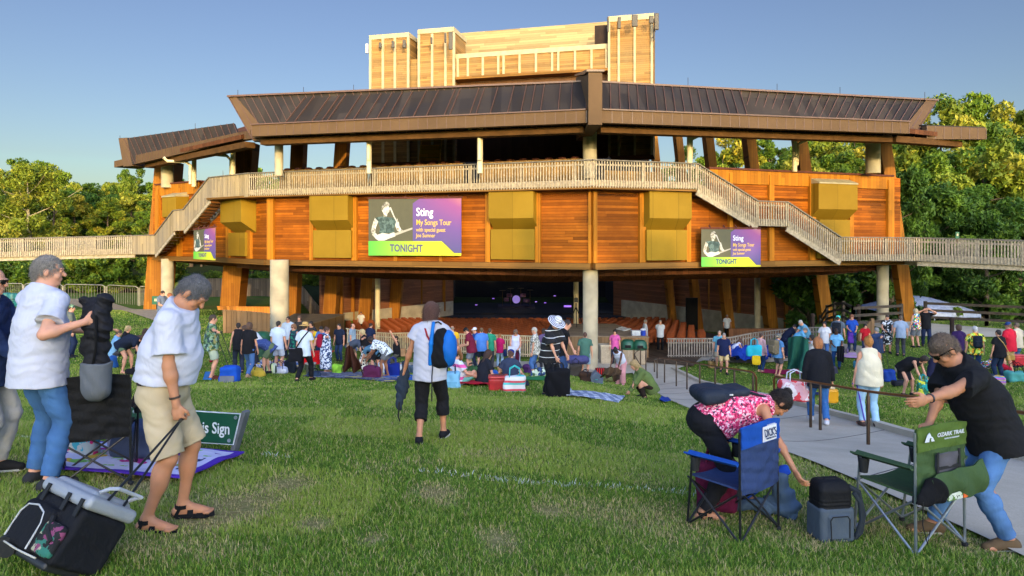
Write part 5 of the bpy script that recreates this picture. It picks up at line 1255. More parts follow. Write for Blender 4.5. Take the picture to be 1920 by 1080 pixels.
add('a20', (611, 700), 1.72, 80, 'woman in blue and white patterned long dress with a red backpack', top=('dress', bluefl), bot=('pants', NAV), hair=('bun', '#4a3022'), fem=True, hemz=.18, shoes=None, wh=((650, 652, 18.9), (648, 655, 18.4)), hands=((0, .4, 1), (0, .4, 1)), g=1.1)
add('a21', (662, 688), 1.78, 100, 'man in dark grey shirt bent double behind the brown blanket', pose='bend', top=('tee', '#3f4858'), bot=('shorts', '#84705a'), hair=('short', '#2a2018'))
add('a22', (686, 699), 1.7, 275, 'blonde woman in black t shirt and spotted white trousers holding a brown blanket', top=('tee', BLK), bot=('wide', dots), hair=('curly', '#c0a878'), fem=True, wh=((658, 655, 18.9), (656, 655, 18.4)), hands=((0, .4, 1), (0, .4, 1)), lean=12)
add('a23', (694, 676), 1.78, 30, 'man in navy and yellow shirt with his back to the camera by the picket fence', top=('tee', '#1a2440'), hair=('short', '#3a2a20'))
add('a24', (704, 700), 1.76, 300, 'man in grey cap and teal shirt bent over the blankets', pose='bend', lean=95, top=('tee', '#4a7088'), bot=('shorts', BLK), hat=('cap', '#6c7480'))
add('a25', (722, 708), 1.66, 285, 'woman in white spotted top and grey shorts bending over the purple tote', pose='bend45', lean=62, top=('tee', pattern('dots', ['#cfd6da', '#2c3440'], 14)), bot=('shorts', '#67696b'), hair=('bob', '#2c1c14'), sk='mid', fem=True, short=.6, shoes=None)
add('a26', (744, 688), 1.66, 250, 'woman in black with both arms raised to her head by the picket fence', pose='up', ph=.6, feet=((-.2, .1, 0), (.2, -.2, 0)), top=('tank', BLK), bot=('pants', '#4a4a40'), hair=('short', '#2a1c16'), fem=True)
add('a27', (848, 690), 1.78, 0, 'man with bald head in yellow t shirt at the picket fence', top=('tee', '#dcae2c'), bot=('shorts', '#5a5a60'), hair=('bald', '#8a7a6a'))
add('a28', (884, 700), 1.8, 275, 'man in maroon t shirt and black cap looking down', top=('tee', '#6a1c34'), bot=('shorts', GRY), hat=('cap', BLK), lean=14, head=(0, 30), g=1.15, pose='hold')
add('a29', (892, 690), 1.72, 250, 'person in white cap behind the man in maroon', top=('tee', '#284a8a'), hat=('cap', '#d0d4dc'))
add('a30', (903, 694), 1.74, 350, 'man in blue t shirt with crossed black straps seen from behind', top=('tee', '#4878c0'), bot=('shorts', '#1a2230'), hair=('short', '#6a5238'), g=1.1)
add('a31', (862, 722), 1.7, 60, 'person in white and pink t shirt sitting behind the pale blue cooler bag', pose='sitleg', top=('tee', pattern('stripes_z', ['#ccd0da', '#ccd0da', '#d8589c', '#ccd0da'], 3)), bot=('shorts', '#6db0a4'), hair=('short', '#2c241c'))
add('a32', (906, 722), 1.7, 55, 'woman with long brown hair in printed black t shirt sitting on the red blanket', pose='sit', top=('tee', '#20222a'), bot=('pants', BLK), hair=('long', '#3c2418'), fem=True, g=1.2)
add('a33', (956, 722), 1.7, 10, 'woman in blue cap with ponytail sitting with her back to the camera', pose='sit', top=('tee', '#343c50'), bot=('pants', '#2a3040'), hair=('pony', '#5c3c28'), hat=('cap', '#1c2f78'), fem=True, g=1.15)
add('a34', (937, 690), 1.45, 10, 'girl in magenta shirt and torn jeans at the picket fence', top=('tee', '#b01c5c'), bot=('jeans', DEN_L), hair=('short', '#a06c3c'), fem=True)
add('a35', (967, 700), 1.7, 185, 'woman in white sleeveless top with sunglasses holding papers', pose='hold', top=('tank', '#c6c8dc'), bot=('pants', '#8f92a6'), hair=('bob', '#6a5240'), fem=True, glasses=1)
add('a36', (1004, 706), 1.68, 285, 'woman with short grey curls in patterned blouse and rolled jeans', top=('tee', pattern('blotch', ['#8f8d86', '#c8c4b8', '#6a685e'], 28)), bot=('capri', DEN), hair=('short', '#b8b0a4'), fem=True, glasses=1, g=1.05)
add('a37', (1030, 742), 1.68, 130, 'woman in striped sun hat and black poncho with white lines', top=('poncho', pattern('stripes_z', ['#17171b'] * 9 + ['#c8c8cc'], 7)), bot=('pants', BLK), hair=('short', '#3a2a20'), hat=('stripe', ['#d4d6de', '#1c2440']), fem=True, lean=14, head=(10, 30), wh=(None, None), hands=((-.12, .42, .78), (.2, .38, .74)), g=1.15)
add('a38', (1050, 722), 1.72, 100, 'person in black t shirt behind the woman with the striped hat', top=('tee', '#141418'), bot=('jeans', DEN_D), lean=16, wh=(None, (1069, 672, 19.4)), hands=((0, .4, .8), (.1, .6, 1.0)), hair=('short', '#2a1c16'))
add('a39', (1097, 708), 1.82, 5, 'man in green t shirt and blue grey shorts seen from behind by the tall column', top=('tee', '#45685a'), bot=('shorts', '#7a94a8'), hair=('short', '#5a3c2c'), shoes='#8a5c44', pose='walk')
add('a40', (1164, 722), 1.72, 215, 'woman in white top and pink trousers bending over a brown blanket', pose='bend45', lean=50, top=('tank', '#c8ccdc'), bot=('wide', '#c48a8c'), hair=('bun', '#17110e'), sk='dark', fem=True, hands=((-.12, .55, .62), (.16, .6, .66)), shoes='#c48a8c')
add('a41', (1153, 684), 1.62, 190, 'woman in pink top with a blue strap in front of the timber wall', top=('tee', '#d05c9c'), bot=('pants', '#2a3040'), hair=('bob', '#1c1412'), fem=True)
add('a42', (1212, 748), 1.68, 262, 'woman in green shirt crouching to lay out the checked blanket', pose='squat', top=('long', '#5c6c3c'), bot=('pants', '#2a201c'), hair=('long', '#a08658'), fem=True, wh=((1168, 752, 16.3), (1176, 756, 15.7)), hands=((0, .5, .1), (0, .5, .1)), sleeve=1.4)
for key, px, py, hdg, lb in (('u1', 1209, 656, 100, 'usher in white shirt and black tie standing left of the pair by the seats'), ('u2', 1238, 659, 190, 'usher in white shirt and black tie standing right of the pair by the seats'), ('u3', 1363, 636, 185, 'usher in white shirt standing below the right hand pillars')):
    add(key, (px, py), 1.8, hdg, lb, pose='behind' if key == 'u2' else 'stand', top=('tee', '#c4cad6'), bot=('pants', '#14161c'), hair=('short', '#9a9088'), group='ushers')
for i, (px, D, hdg, lb) in enumerate(((803, 64.5, 100, 'usher in white shirt left of the pair at the stage corner'), (821, 64.0, 250, 'usher in white shirt right of the pair at the stage corner'), (677, 55, 180, 'usher in white shirt standing in the sun by a left pillar'))):
    x = (px - 960) / F * D; add('s%d' % i, (x, D, float(T(x, D))), 1.8, hdg, lb, top=('tee', '#d6d6d6'), bot=('pants', '#14161c'), hair=('short', '#3a2c22'), group='ushers', h=.03)
add('b1', (1349, 692), 1.74, 200, 'person in light blue shirt close behind the man in navy polo', top=('tee', '#5c9ab0'), bot=('shorts', KHA), hair=('short', '#8a7a6a'))
add('b2', (1357, 700), 1.8, 190, 'man in navy polo and khaki shorts walking towards the camera', pose='walk', top=('polo', '#1a2244'), bot=('shorts', '#c0a878'), hair=('short', '#8a8078'), g=1.1)
add('b3', (1378, 676), 1.66, 75, 'long haired woman in white top crouching to pull the blue tarp', pose='squat', ph=.45, top=('tank', '#c4c6d8'), bot=('shorts', '#a8bcc8'), hair=('long', '#5c4030'), fem=True)
add('b4', (1426, 698), 1.7, 60, 'woman in pink blouse and dark jeans with a turquoise bag', top=('long', '#c49a98'), bot=('jeans', '#1e3658'), hair=('short', '#4a342a'), fem=True, g=1.15, shoes='#b48a70')
add('b5', (1458, 706), 1.78, 65, 'man in sun hat and blue shirt with a large tan backpack', top=('tee', '#4f7fb0'), bot=('shorts', '#4a4a50'), hat=('bucket', ['#33506a', '#c8a860']), hair=('short', '#7a6a58'), shoes='#a07c60', g=1.15)
add('b6', (1474, 672), 1.76, 80, 'man in dark navy shirt and cap bending behind the green tarp', pose='bend45', top=('tee', '#121a30'), hat=('cap', BLK))
add('b7', (1512, 668), 1.76, 260, 'grey haired man in light blue shirt beyond the green tarp', pose='bend45', lean=30, top=('tee', '#6aa2bc'), hair=('short', '#a8a29a'))
add('b8', (1524, 706), 1.7, 275, 'woman in grey t shirt with long black hair holding up the green tarp', top=('tee', '#b4b4b8'), bot=('jeans', '#26406c'), hair=('long', '#17120f'), fem=True, sk='mid', hands=((-.14, .5, 1.5), (.14, .52, 1.48)))
add('b9', (1568, 692), 1.68, 200, 'woman in light blue blouse with a black jacket over her arm', pose='hold', top=('tee', '#6aa4cc'), bot=('jeans', '#20406c'), hair=('bun', '#2a1a14'), sk='dark', fem=True)
add('b10', (1571, 668), 1.78, 40, 'man in teal cap with a black backpack', top=('tee', '#566270'), bot=('shorts', GRY), hat=('cap', '#4ac0b8'))
add('b11', (1597, 660), 1.66, 200, 'woman in bright blue top with a purple bag', pose='hold', top=('tee', '#2048a0'), bot=('jeans', DEN_D), hair=('long', '#7a4a30'), fem=True)
add('b12', (1622, 664), 1.3, 190, 'child in red shirt beside the stair wall', top=('tee', '#b01c28'), hair=('bob', '#1c1412'))
add('b13', (1645, 700), 1.78, 350, 'man in navy t shirt with grey hair towing a blue suitcase', top=('tee', '#2c3a58'), bot=('shorts', '#8a8478'), hair=('short', '#8a8884'), wh=(None, (1658, 658, 21)), g=1.1)
add('b14', (1663, 662), 1.66, 200, 'woman in black and white flowered dress at the foot of the column', top=('dress', blk_fl), bot=('pants', BLK), hair=('short', '#3a2c22'), fem=True, hemz=.4, pose='hold')
add('b15', (1718, 652), 1.7, 350, 'blonde woman in flowered tank top beside the right leaning pillar', top=('tank', multi), bot=('shorts', GRY), hair=('bob', '#b8a484'), fem=True)
add('b16', (1736, 650), 1.76, 200, 'person in black holding a camera up beside the right leaning pillar', pose='up', top=('tee', BLK), bot=('pants', NAV), hair=('short', '#3a2a20'))
add('b17', (1702, 742), 1.68, 150, 'woman in black dress bending over a bag behind the man with sunglasses', pose='bend', lean=70, top=('tank', BLK), bot=('skirt', BLK), hair=('bob', '#2a1c14'), fem=True, g=1.15, hemz=.5)
add('b18', (1798, 694), 1.66, 20, 'woman with big brown hair beside the man in the yellow flowered shirt', top=('tee', '#33204c'), bot=('pants', BLK), hair=('curly', '#4c382c'), fem=True)
add('b19', (1829, 708), 1.76, 15, 'grey haired man in yellow and green flowered shirt with a black backpack', top=('tee', yfl), bot=('jeans', DEN_D), hair=('short', '#c4c2c0'), g=1.2)
add('b20', (1793, 706), 1.6, 230, 'dark haired girl sitting on the grass right of the handrail', pose='sit', top=('tee', '#3a3c6a'), bot=('pants', NAV), hair=('long', '#2a1c16'), fem=True)
add('b21', (1768, 700), 1.6, 120, 'person dressed in black sitting on the grass right of the handrail', pose='sit', top=('tee', BLK), bot=('pants', BLK), hair=('long', '#17120f'), hat=('bucket', BLK))
add('b22', (1874, 712), 1.66, 350, 'woman in black t shirt with short dark hair and tan cross body bag', top=('tee', '#1a1a1e'), bot=('pants', '#22304a'), hair=('short', '#2c2220'), fem=True, g=1.15)
add('b23', (1893, 702), 1.82, 340, 'man in red t shirt and blue cap with a red cooler', top=('tee', '#c42238'), bot=('shorts', '#b09870'), hat=('cap', '#2c4478'), hair=('short', '#7a5a44'), g=1.1)
add('c1', (1535, 797), 1.68, 12, 'woman in black cardigan and jeans carrying a red and white tote', pose='walk', top=('long', '#1a1b20'), bot=('jeans', '#34639c'), hair=('bob', '#a3683c'), fem=True, shoes='#c8c8cc', g=1.1, zoff=.03, sleeve=1)
add('c2', (1630, 803), 1.68, 5, 'woman in cream sleeveless top and pale jeans walking with a purple cane', top=('tank', '#cfc6ac'), bot=('jeans', '#9cc0d8'), hair=('bun', '#b07434'), fem=True, shoes='#4a3a34', g=1.3, zoff=.03)

for i, (px, py, pz, tp, hr, lb, hh) in enumerate([
    (264, 664, 'sit', '#1c2026', ('bob', '#3a2418'), 'seated woman in black with a dark bag just left of the woman in white', 80), (297, 674, 'sit', '#2a2c38', ('long', '#2a1a14'), 'seated woman in dark top right of the woman in white near the left pillars', 250), (213, 668, 'sit', '#7aa6c8', ('short', '#5a4a38'), 'seated person in light blue just behind the man in teal shirt', 60),
    (637, 678, 'stand', '#1c2438', ('short', '#1c1512'), 'person in navy shirt standing behind the woman in the long dress', 200), (660, 676, 'stand', '#8aa0b4', ('bald', '#5a4a40'), 'man in pale blue shirt at the left end of the picket fence', 100), (482, 686, 'bend45', '#c8ccd4', ('bob', '#4a3426'), 'person in white bending between the jeans woman and the plaid shirt man', 250),
    (584, 678, 'stand', '#2a2a30', ('bob', '#1c1412'), 'dark haired person in black right behind the straw hat', 190), (716, 692, 'squat', '#2c3c5c', ('short', '#2a1c14'), 'person in dark blue crouching behind the polka dot woman', 270), (918, 692, 'stand', '#2a8a6a', ('short', '#4a3828'), 'person in green shirt just right of the man with crossed straps', 10),
    (1492, 676, 'bend45', '#5a9ac0', ('short', '#7a7068'), 'person in sky blue shirt bending beyond the green tarp', 100), (1546, 676, 'stand', '#c4c4c8', ('long', '#1c1412'), 'person in white shirt right of the green tarp', 210), (1689, 668, 'stand', '#8a9ab0', ('short', '#5a4a3a'), 'person in grey blue shirt left of the right leaning pillar', 20),
    (1748, 706, 'sit', '#2a2a44', ('bob', '#3a2618'), 'seated person in indigo behind the man in black t shirt', 90), (1908, 690, 'stand', '#c8b8a0', ('short', '#6a5848'), 'person in beige shirt at the right edge behind the red cooler', 340), (1020, 694, 'stand', '#5a4a6a', ('bob', '#3a2a20'), 'person in violet top at the right end of the picket fence', 350), (344, 690, 'sit', '#a83a3c', ('short', '#2a1c14'), 'seated person in red behind the man in white t shirt', 100)]):
    add('e%d' % i, (px, py), 1.7, hh, lb, pose=pz, top=('tee', tp), bot=('jeans', (DEN_D, DEN, '#3a3a40')[i % 3]), hair=hr, fem=hr[0] in ('bob', 'long'))
# ================================================================ theatre floor, seats, platforms, fences
def gridfloor(name, x0, x1, y0, y1, st, lift, mat):
    X = np.arange(x0, x1 + .01, st); Y = np.arange(y0, y1 + .01, st); A, B = np.meshgrid(X, Y); Zz = T(A, B) + lift; n = len(X); m = len(Y)
    ii = (np.arange(m - 1)[:, None] * n + np.arange(n - 1)[None, :]).ravel()
    o = mesh_np(name, np.stack([A, B, Zz], -1).reshape(-1, 3), np.stack([ii, ii + 1, ii + n + 1, ii + n], 1), mat); o['kind'] = 'structure'; return o
gridfloor('floor', -15.5, 16.5, 38.5, 67.5, .75, .05, plain('#4a3428', .9, .3, 2))
M_seat = plain('#8c4116', .55, .2, 8, .002)
M_seatd = plain('#3a2a22', .7)
def seat_mesh():
    b = MB()
    def back(u, v): x = (u - .5) * .50 * (1 - .25 * v * v); return (x, -.12 * math.cos(x * 5) + .04 - .08 * v, .34 + .60 * v)
    b.sheet(back, 6, 3, .035)
    b.sheet(lambda u, v: ((u - .5) * .46, .05 + .40 * v, .42 + .03 * math.cos(v * 3)), 3, 3, .05)
    return b
seat0 = empty('theatre_chair', (0, 0, 0), 0, 'row seat', 'chair', 'rows of orange theatre seats')
so = seat_mesh().build('seat_shell', M_seat, seat0, True); b = MB(); b.bbox((-.04, .05, 0), (.04, .2, .42)); b.build('seat_post', M_seatd, seat0); sk_ = children(seat0)
spots = []; rown = 0
D = 40.0
while D < 62.5:
    bow = lambda x: .012 * x * x * (1 - (D - 40) / 60)
    rown += 1
    for i in range(-24, 26):
        x = i * .68 + (0 if rown % 2 else .34)
        px = 960 + x / D * F
        if not (478 < px < 1345): continue
        if px > 1345 - (D - 40) * 4 or px < 478 + (D - 40) * 6.5: continue
        if 505 < px < 648 and D < 47: continue
        if abs(x - 4.2) < .6 or abs(x + 7) < .5: continue
        spots.append((D + bow(x), x))
    D += 1.25
spots.sort(); first = True; rest = MB(); sm = seat_mesh(); NS = 290
vis = [s for s in spots]
for k, (y, x) in enumerate(vis):
    z = float(T(x, y)) + .05; rz = -x * .006
    if k < NS:
        o = seat0 if first else copy_tree(seat0, None, sk_); first = False; o.location = (x, y, z); o.rotation_euler = (0, 0, rz); o['label'] = 'orange seat in the nearer rows of the theatre floor'
    else:
        c = math.cos(rz); s_ = math.sin(rz); b0 = len(rest.v); rest.v += [(x + vx * c - vy * s_, y + vx * s_ + vy * c, z + vz) for vx, vy, vz in sm.v]
        for f in sm.f: rest.f.append([b0 + i for i in f]); rest.mi.append(0)
o = rest.build('theatre_seats', M_seat, None, True); tag(o, 'orange seats of the farther rows in front of the stage', 'seats', kind='stuff')
M_plat = plain('#86715a', .9, .2, 2); M_wall_t = boards('#8a6a48', 'x', .16, .3, .6, .8, weather='#6a5a4a')
def platform(pts, ztop, label, name='timber_platform'):
    """pts: photo points of the top surface; all lie at ztop"""
    P = []
    for px, py in pts: D = -ztop * F / (py - HY); P.append(Vector(((px - 960) / F * D, D, ztop)))
    c = sum(P, Vector()) / len(P); root = empty(name, (c.x, c.y, float(T(c.x, c.y))), 0, label, 'platform'); inv = Matrix.Translation(-root.location)
    b = MB(); zb = min(float(T(p.x, p.y)) for p in P) - .3; b.prism([Vector((p.x, p.y, zb)) for p in P], (0, 0, ztop - .06 - zb)); o = b.build('timber_wall', M_wall_t, root); o.matrix_parent_inverse = inv
    b = MB(); b.prism([c + (p - c) * 1.015 + Vector((0, 0, -.055)) for p in P], (0, 0, .055)); o = b.build('deck', M_plat, root); o.matrix_parent_inverse = inv
    return root, P
platform([(1052, 629), (1216, 631), (1153, 607), (1060, 607)], -4.64, 'timber walled concrete platform around the foot of the tall column')
platform([(500, 616), (584, 606), (646, 589), (552, 588)], -5.0, 'timber walled sloping platform between the two left columns')
def picket(pts, hgt, label, mat=None, sp=.13, name='picket_fence', rail=True, solid=False):
    P = [ground(*p) if not isinstance(p, Vector) else p for p in pts]; root = empty(name, P[0], 0, label, 'fence'); inv = Matrix.Translation(-root.location)
    b = MB(); m = mat or M_weath2
    for p, q in zip(P, P[1:]):
        L = (q - p).length; n = max(1, int(L / sp)); rz = math.atan2(q.y - p.y, q.x - p.x)
        for i in range(n): c = p.lerp(q, (i + .5) / n); z = float(T(c.x, c.y)); b.box((c.x, c.y, z + hgt / 2 + .03), (sp * (.98 if solid else .42), .03, hgt - .02), rz)
    o = b.build('pickets', m, root); o.matrix_parent_inverse = inv
    b = MB()
    for p, q in zip(P, P[1:]):
        N_ = 4
        for i in range(N_):
            a, c = p.lerp(q, i / N_), p.lerp(q, (i + 1) / N_); a.z = float(T(a.x, a.y)); c.z = float(T(c.x, c.y))
            for hh, w_ in ((hgt + .03, .12), (hgt * .82, .05), (.16, .05)): b.bar(a + Vector((0, .035 if w_ < .1 else 0, hh)), c + Vector((0, .035 if w_ < .1 else 0, hh)), w_, .05)
    o = b.build('rails', M_weath2 if not mat else mat, root); o.matrix_parent_inverse = inv
    return root
picket([(650, 657), (762, 661), (880, 665), (1052, 674)], 1.05, 'long pale picket fence between the lawn and the orange seats', plain('#c0ad8c', .85, .25, 6))
picket([(1251, 673), (1410, 662), (1560, 655)], .95, 'weathered grey picket fence along the lower right lawn', plain('#8d8273', .9, .3, 6))
picket([(418, 626), (506, 630)], 1.0, 'grey timber fence left of the thick column', M_wall_t, .15, solid=True)
p, q = at(408, 576, 44.5), at(510, 577, 44.5); b = MB(); b.hexa([p + Vector((0, 0, -1.6)), q + Vector((0, 0, -1.6)), q + Vector((0, .12, -1.6)), p + Vector((0, .12, -1.6))], [p, q, q + Vector((0, .12, 0)), p + Vector((0, .12, 0))]); b.bar(p + Vector((0, 0, .04)), q + Vector((0, 0, .04)), .22, .06); tag(b.build('timber_wall', boards('#c07a34', 'x', .2, .3, .6)), 'sunlit orange timber wall behind the short rows of seats', 'wall')
b = MB(); b.bbox((-19, 40.6, -8), (-14.6, 44.4, -5.5)); o = b.build('concrete_step', plain('#6a5444', .9)); o['kind'] = 'structure'
for i in range(26):
    o = copy_tree(seat0, None, sk_); px = 416 + (i % 13) * 7; D = 42.5 - (i // 13) * 1.0; x = (px - 960) / F * D; o.location = (x, D, -5.5); o['label'] = 'orange seat in the short rows at the far left of the theatre'; o['group'] = 'short rows of seats left of the thick column'
b = MB(); p, q = at(1367, 632, 40.5), at(1600, 632, 40.5); b.hexa([p + Vector((0, 0, -.9)), q + Vector((0, 0, -.9)), q + Vector((0, .15, -.9)), p + Vector((0, .15, -.9))], [p + Vector((0, 0, .5)), q + Vector((0, 0, .5)), q + Vector((0, .15, .5)), p + Vector((0, .15, .5))])
tag(b.build('timber_wall', boards('#6e4a34', 'x', .18, .25, .6)), 'low brown timber wall below the right raking pillars', 'wall')
b = MB(); p = ground(1609, 640); q = ground(1634, 640); b.prism([p, q, q + Vector((0, 0, .95)), p + Vector((0, 0, .3))], (0, .12, 0)); b.box(q + Vector((.06, .06, .5)), (.14, .14, 1.05)); tag(b.build('stair_wall', M_wall_t), 'small sloping timber stair wall beside the tall right column', 'wall')
# rail fences and board fence by the trees
def rail_fence(pts, label, hgt=1.1, n=3, mat=None):
    P = [ground(*p) for p in pts]; root = empty('rail_fence', P[0], 0, label, 'fence'); inv = Matrix.Translation(-root.location); mat = mat or plain('#40362c', .9, .3, 5)
    for p, q in zip(P, P[1:]):
        k = max(1, int((q - p).length / 2.6))
        for i in range(k + 1):
            c = p.lerp(q, i / k); z = float(T(c.x, c.y)); b = MB(); b.box((c.x, c.y, z + hgt / 2), (.13, .13, hgt + .1)); o = b.build('post', mat, root); o.matrix_parent_inverse = inv
        b = MB()
        for i in range(k):
            a, c = p.lerp(q, i / k), p.lerp(q, (i + 1) / k); a.z = float(T(a.x, a.y)); c.z = float(T(c.x, c.y))
            for j in range(n): hh = hgt * (.3 + .65 * j / (n - 1)); b.bar(a + Vector((0, -.08, hh)), c + Vector((0, -.08, hh)), .05, .13)
        o = b.build('rails', mat, root); o.matrix_parent_inverse = inv
rail_fence([(1492, 614), (1600, 618), (1690, 612)], 'split rail timber fence behind the tall right column')
rail_fence([(1735, 606), (1850, 612), (1960, 618)], 'split rail timber fence in front of the white tent')
picket([Vector((28, 62, 0)), Vector((34, 60, 0)), Vector((46, 58, 0)), Vector((60, 57, 0))], 2.3, 'tall brown board fence at the foot of the right hillside', boards('#6a4e38', 'x', .2, .3, .7), .2, 'board_fence', solid=True)
picket([Vector((-26, 56, 0)), Vector((-19, 58, 0)), Vector((-14, 58, 0))], 1.5, 'grey board fence seen under the balcony beyond the left pillars', boards('#77685a', 'x', .16, .3, .7), .16, 'board_fence', solid=True)
# far left mesh fence: bays of hooped rail
root = empty('mesh_fence', ground(40, 580), 0, 'curving metal mesh fence along the upper left lawn', 'fence'); inv = Matrix.Translation(-root.location)
fp = [(-60, 536, 52), (45, 546, 52), (120, 556, 51), (200, 566, 50), (262, 580, 48), (290, 582, 48)]
fp = [at(a, 450, c) for a, _, c in fp]
b = MB(); c_ = MB()
for p, q in zip(fp, fp[1:]):
    k = max(1, int((q - p).length / 2.1))
    for i in range(k):
        a, d = p.lerp(q, i / k), p.lerp(q, (i + .96) / k); za, zd = float(T(a.x, a.y)), float(T(d.x, d.y))
        b.tube([(a.x, a.y, za), (a.x, a.y, za + 1.25), (a.x + (d.x - a.x) * .06, a.y, za + 1.36), (d.x - (d.x - a.x) * .06, d.y, zd + 1.36), (d.x, d.y, zd + 1.25), (d.x, d.y, zd)], .035, 6)
        for j in range(14):
            e = a.lerp(d, (j + .5) / 14); ze = za + (zd - za) * (j + .5) / 14; c_.box((e.x, e.y, ze + .65), (.025, .02, 1.2))
o = b.build('hoop_rails', plain('#a8a090', .5, .1, metal=.4), root, True); o.matrix_parent_inverse = inv
o = c_.build('mesh_bars', plain('#7d7568', .7), root); o.matrix_parent_inverse = inv
for i, (px, py) in enumerate(((12, 572), (24, 573), (36, 574))):
    p = ground(px, py); r_ = empty('barrel', p, 0, 'teal barrel in the row by the upper left mesh fence', 'barrel', 'teal barrels by the fence'); b = MB(); b.lathe((0, 0, 0), [(.26, 0), (.3, .1), (.31, .45), (.3, .8), (.26, .88), (.0, .9)], 14); b.build('drum', plain('#1e6a70', .5), r_, True); b = MB(); b.lathe((0, 0, .45), [(.315, 0), (.32, .03), (.315, .06)], 14, cap=False); b.build('hoop', plain('#123f44', .5), r_, True)
# low sunlit shrubs beside the left pillars
for px, D, s in ((566, 50, .26), (590, 51, .2), (640, 56, .22), (655, 57, .26), (700, 60, .24), (718, 60, .22), (536, 49, .22)): tree('bush', (px - 960) / F * D, D, s, 'small sunlit shrub at the edge of the seats by the left pillars', 'small shrubs by the left pillars')

# ---- path handrails
M_bronze = plain('#7a5230', .35, .2, 12, .001, metal=.75); M_post = plain('#4a3a2c', .4, .2, 10, .001, metal=.6)
def handrail(rail, posts, label, r=.022, mat=None):
    root = empty('handrail', posts[0][0] if isinstance(posts[0][0], Vector) else ground(posts[0][0], posts[0][2]), 0, label, 'handrail'); inv = Matrix.Translation(-root.location); tops = []
    for px, py, pb in posts:
        g = ground(px, pb); t_ = at(px, py, g.y); tops.append(t_); b = MB(); b.lathe((g.x, g.y, g.z), [(.055, 0), (.055, .02), (.026, .025), (.026, t_.z - g.z - .07), (.018, t_.z - g.z - .05), (.018, t_.z - g.z)], 12); o = b.build('post', M_post, root, True); o.matrix_parent_inverse = inv
    pts = [at(px, py, np.interp(px, [960 + t_.x / t_.y * F for t_ in tops], [t_.y for t_ in tops]) if dd is None else dd) for px, py, dd in rail]
    b = MB(); b.tube(pts, r, 10); o = b.build('rail', mat or M_bronze, root, True); o.matrix_parent_inverse = inv
g = ground(1628, 838); gs = ground(1522, 806)
handrail([(1456, 745, gs.y + 1.35), (1452, 738, gs.y + 1.4), (1451, 712, gs.y + 1.4), (1454, 706, gs.y + 1.35), (1520, 716, gs.y), (1628, 734, g.y), (1740, 748, g.y - 1.6), (1960, 780, g.y - 3.6)], [(1459, 708, 783), (1520, 716, 805), (1538, 719, 810), (1628, 735, 838), (1830, 762, 915)], 'bronze handrail on slim posts along the near part of the path')
handrail([(1236, 671, None), (1268, 675, None), (1341, 687, None), (1408, 697, None), (1414, 700, None), (1418, 708, None), (1418, 735, None)], [(1246, 672, 719), (1268, 675, 726), (1288, 678, 732), (1312, 682, 742), (1341, 687, 752), (1377, 692, 765), (1412, 699, 780)], 'dark handrail with seven posts along the far part of the path')
handrail([(1206, 694, None), (1189, 664, None), (1202, 652, None), (1213, 656, None)], [(1190, 664, 692), (1201, 654, 693), (1211, 656, 698)], 'short black stair handrail by the litter bins', mat=M_post)
handrail([(1228, 674, None), (1232, 673, None)], [(1227, 674, 700), (1232, 674, 712)], 'short pair of black rail posts left of the path', mat=M_post)
# ---- litter bins
for i, (px, py) in enumerate(((1177, 684), (1200, 685))):
    g = ground(px, py); g.z += .06; r_ = empty('litter_bin', g, R(-8), ('left' if i == 0 else 'right') + ' of two stone litter bins with green tops beside the tall column', 'litter bin', 'stone litter bins')
    b = MB(); b.lathe((0, 0, 0), [(.27, 0), (.29, .03), (.31, .62), (.29, .66)], 8); b.build('stone_body', plain('#a89478', .9, .2, 25, .006), r_)
    b = MB(); b.lathe((0, 0, .66), [(.31, 0), (.33, .04), (.33, .1), (.30, .32), (.22, .42), (0, .45)], 14); b.build('green_top', plain('#1e5038', .4), r_, True)
    b = MB(); b.box((0, -.32, .82), (.26, .03, .13)); b.build('opening', M_dark, r_)
g = ground(1136, 682); r_ = empty('litter_bin', g, R(6), 'open stone litter bin right of the tall column', 'litter bin'); b = MB(); b.box((0, 0, .42), (.55, .5, .84), top=1.08); b.build('stone_body', plain('#b0a088', .9, .2, 25, .006), r_); b = MB(); b.box((0, 0, .87), (.64, .58, .06)); b.build('rim', plain('#c2b49a', .8), r_)
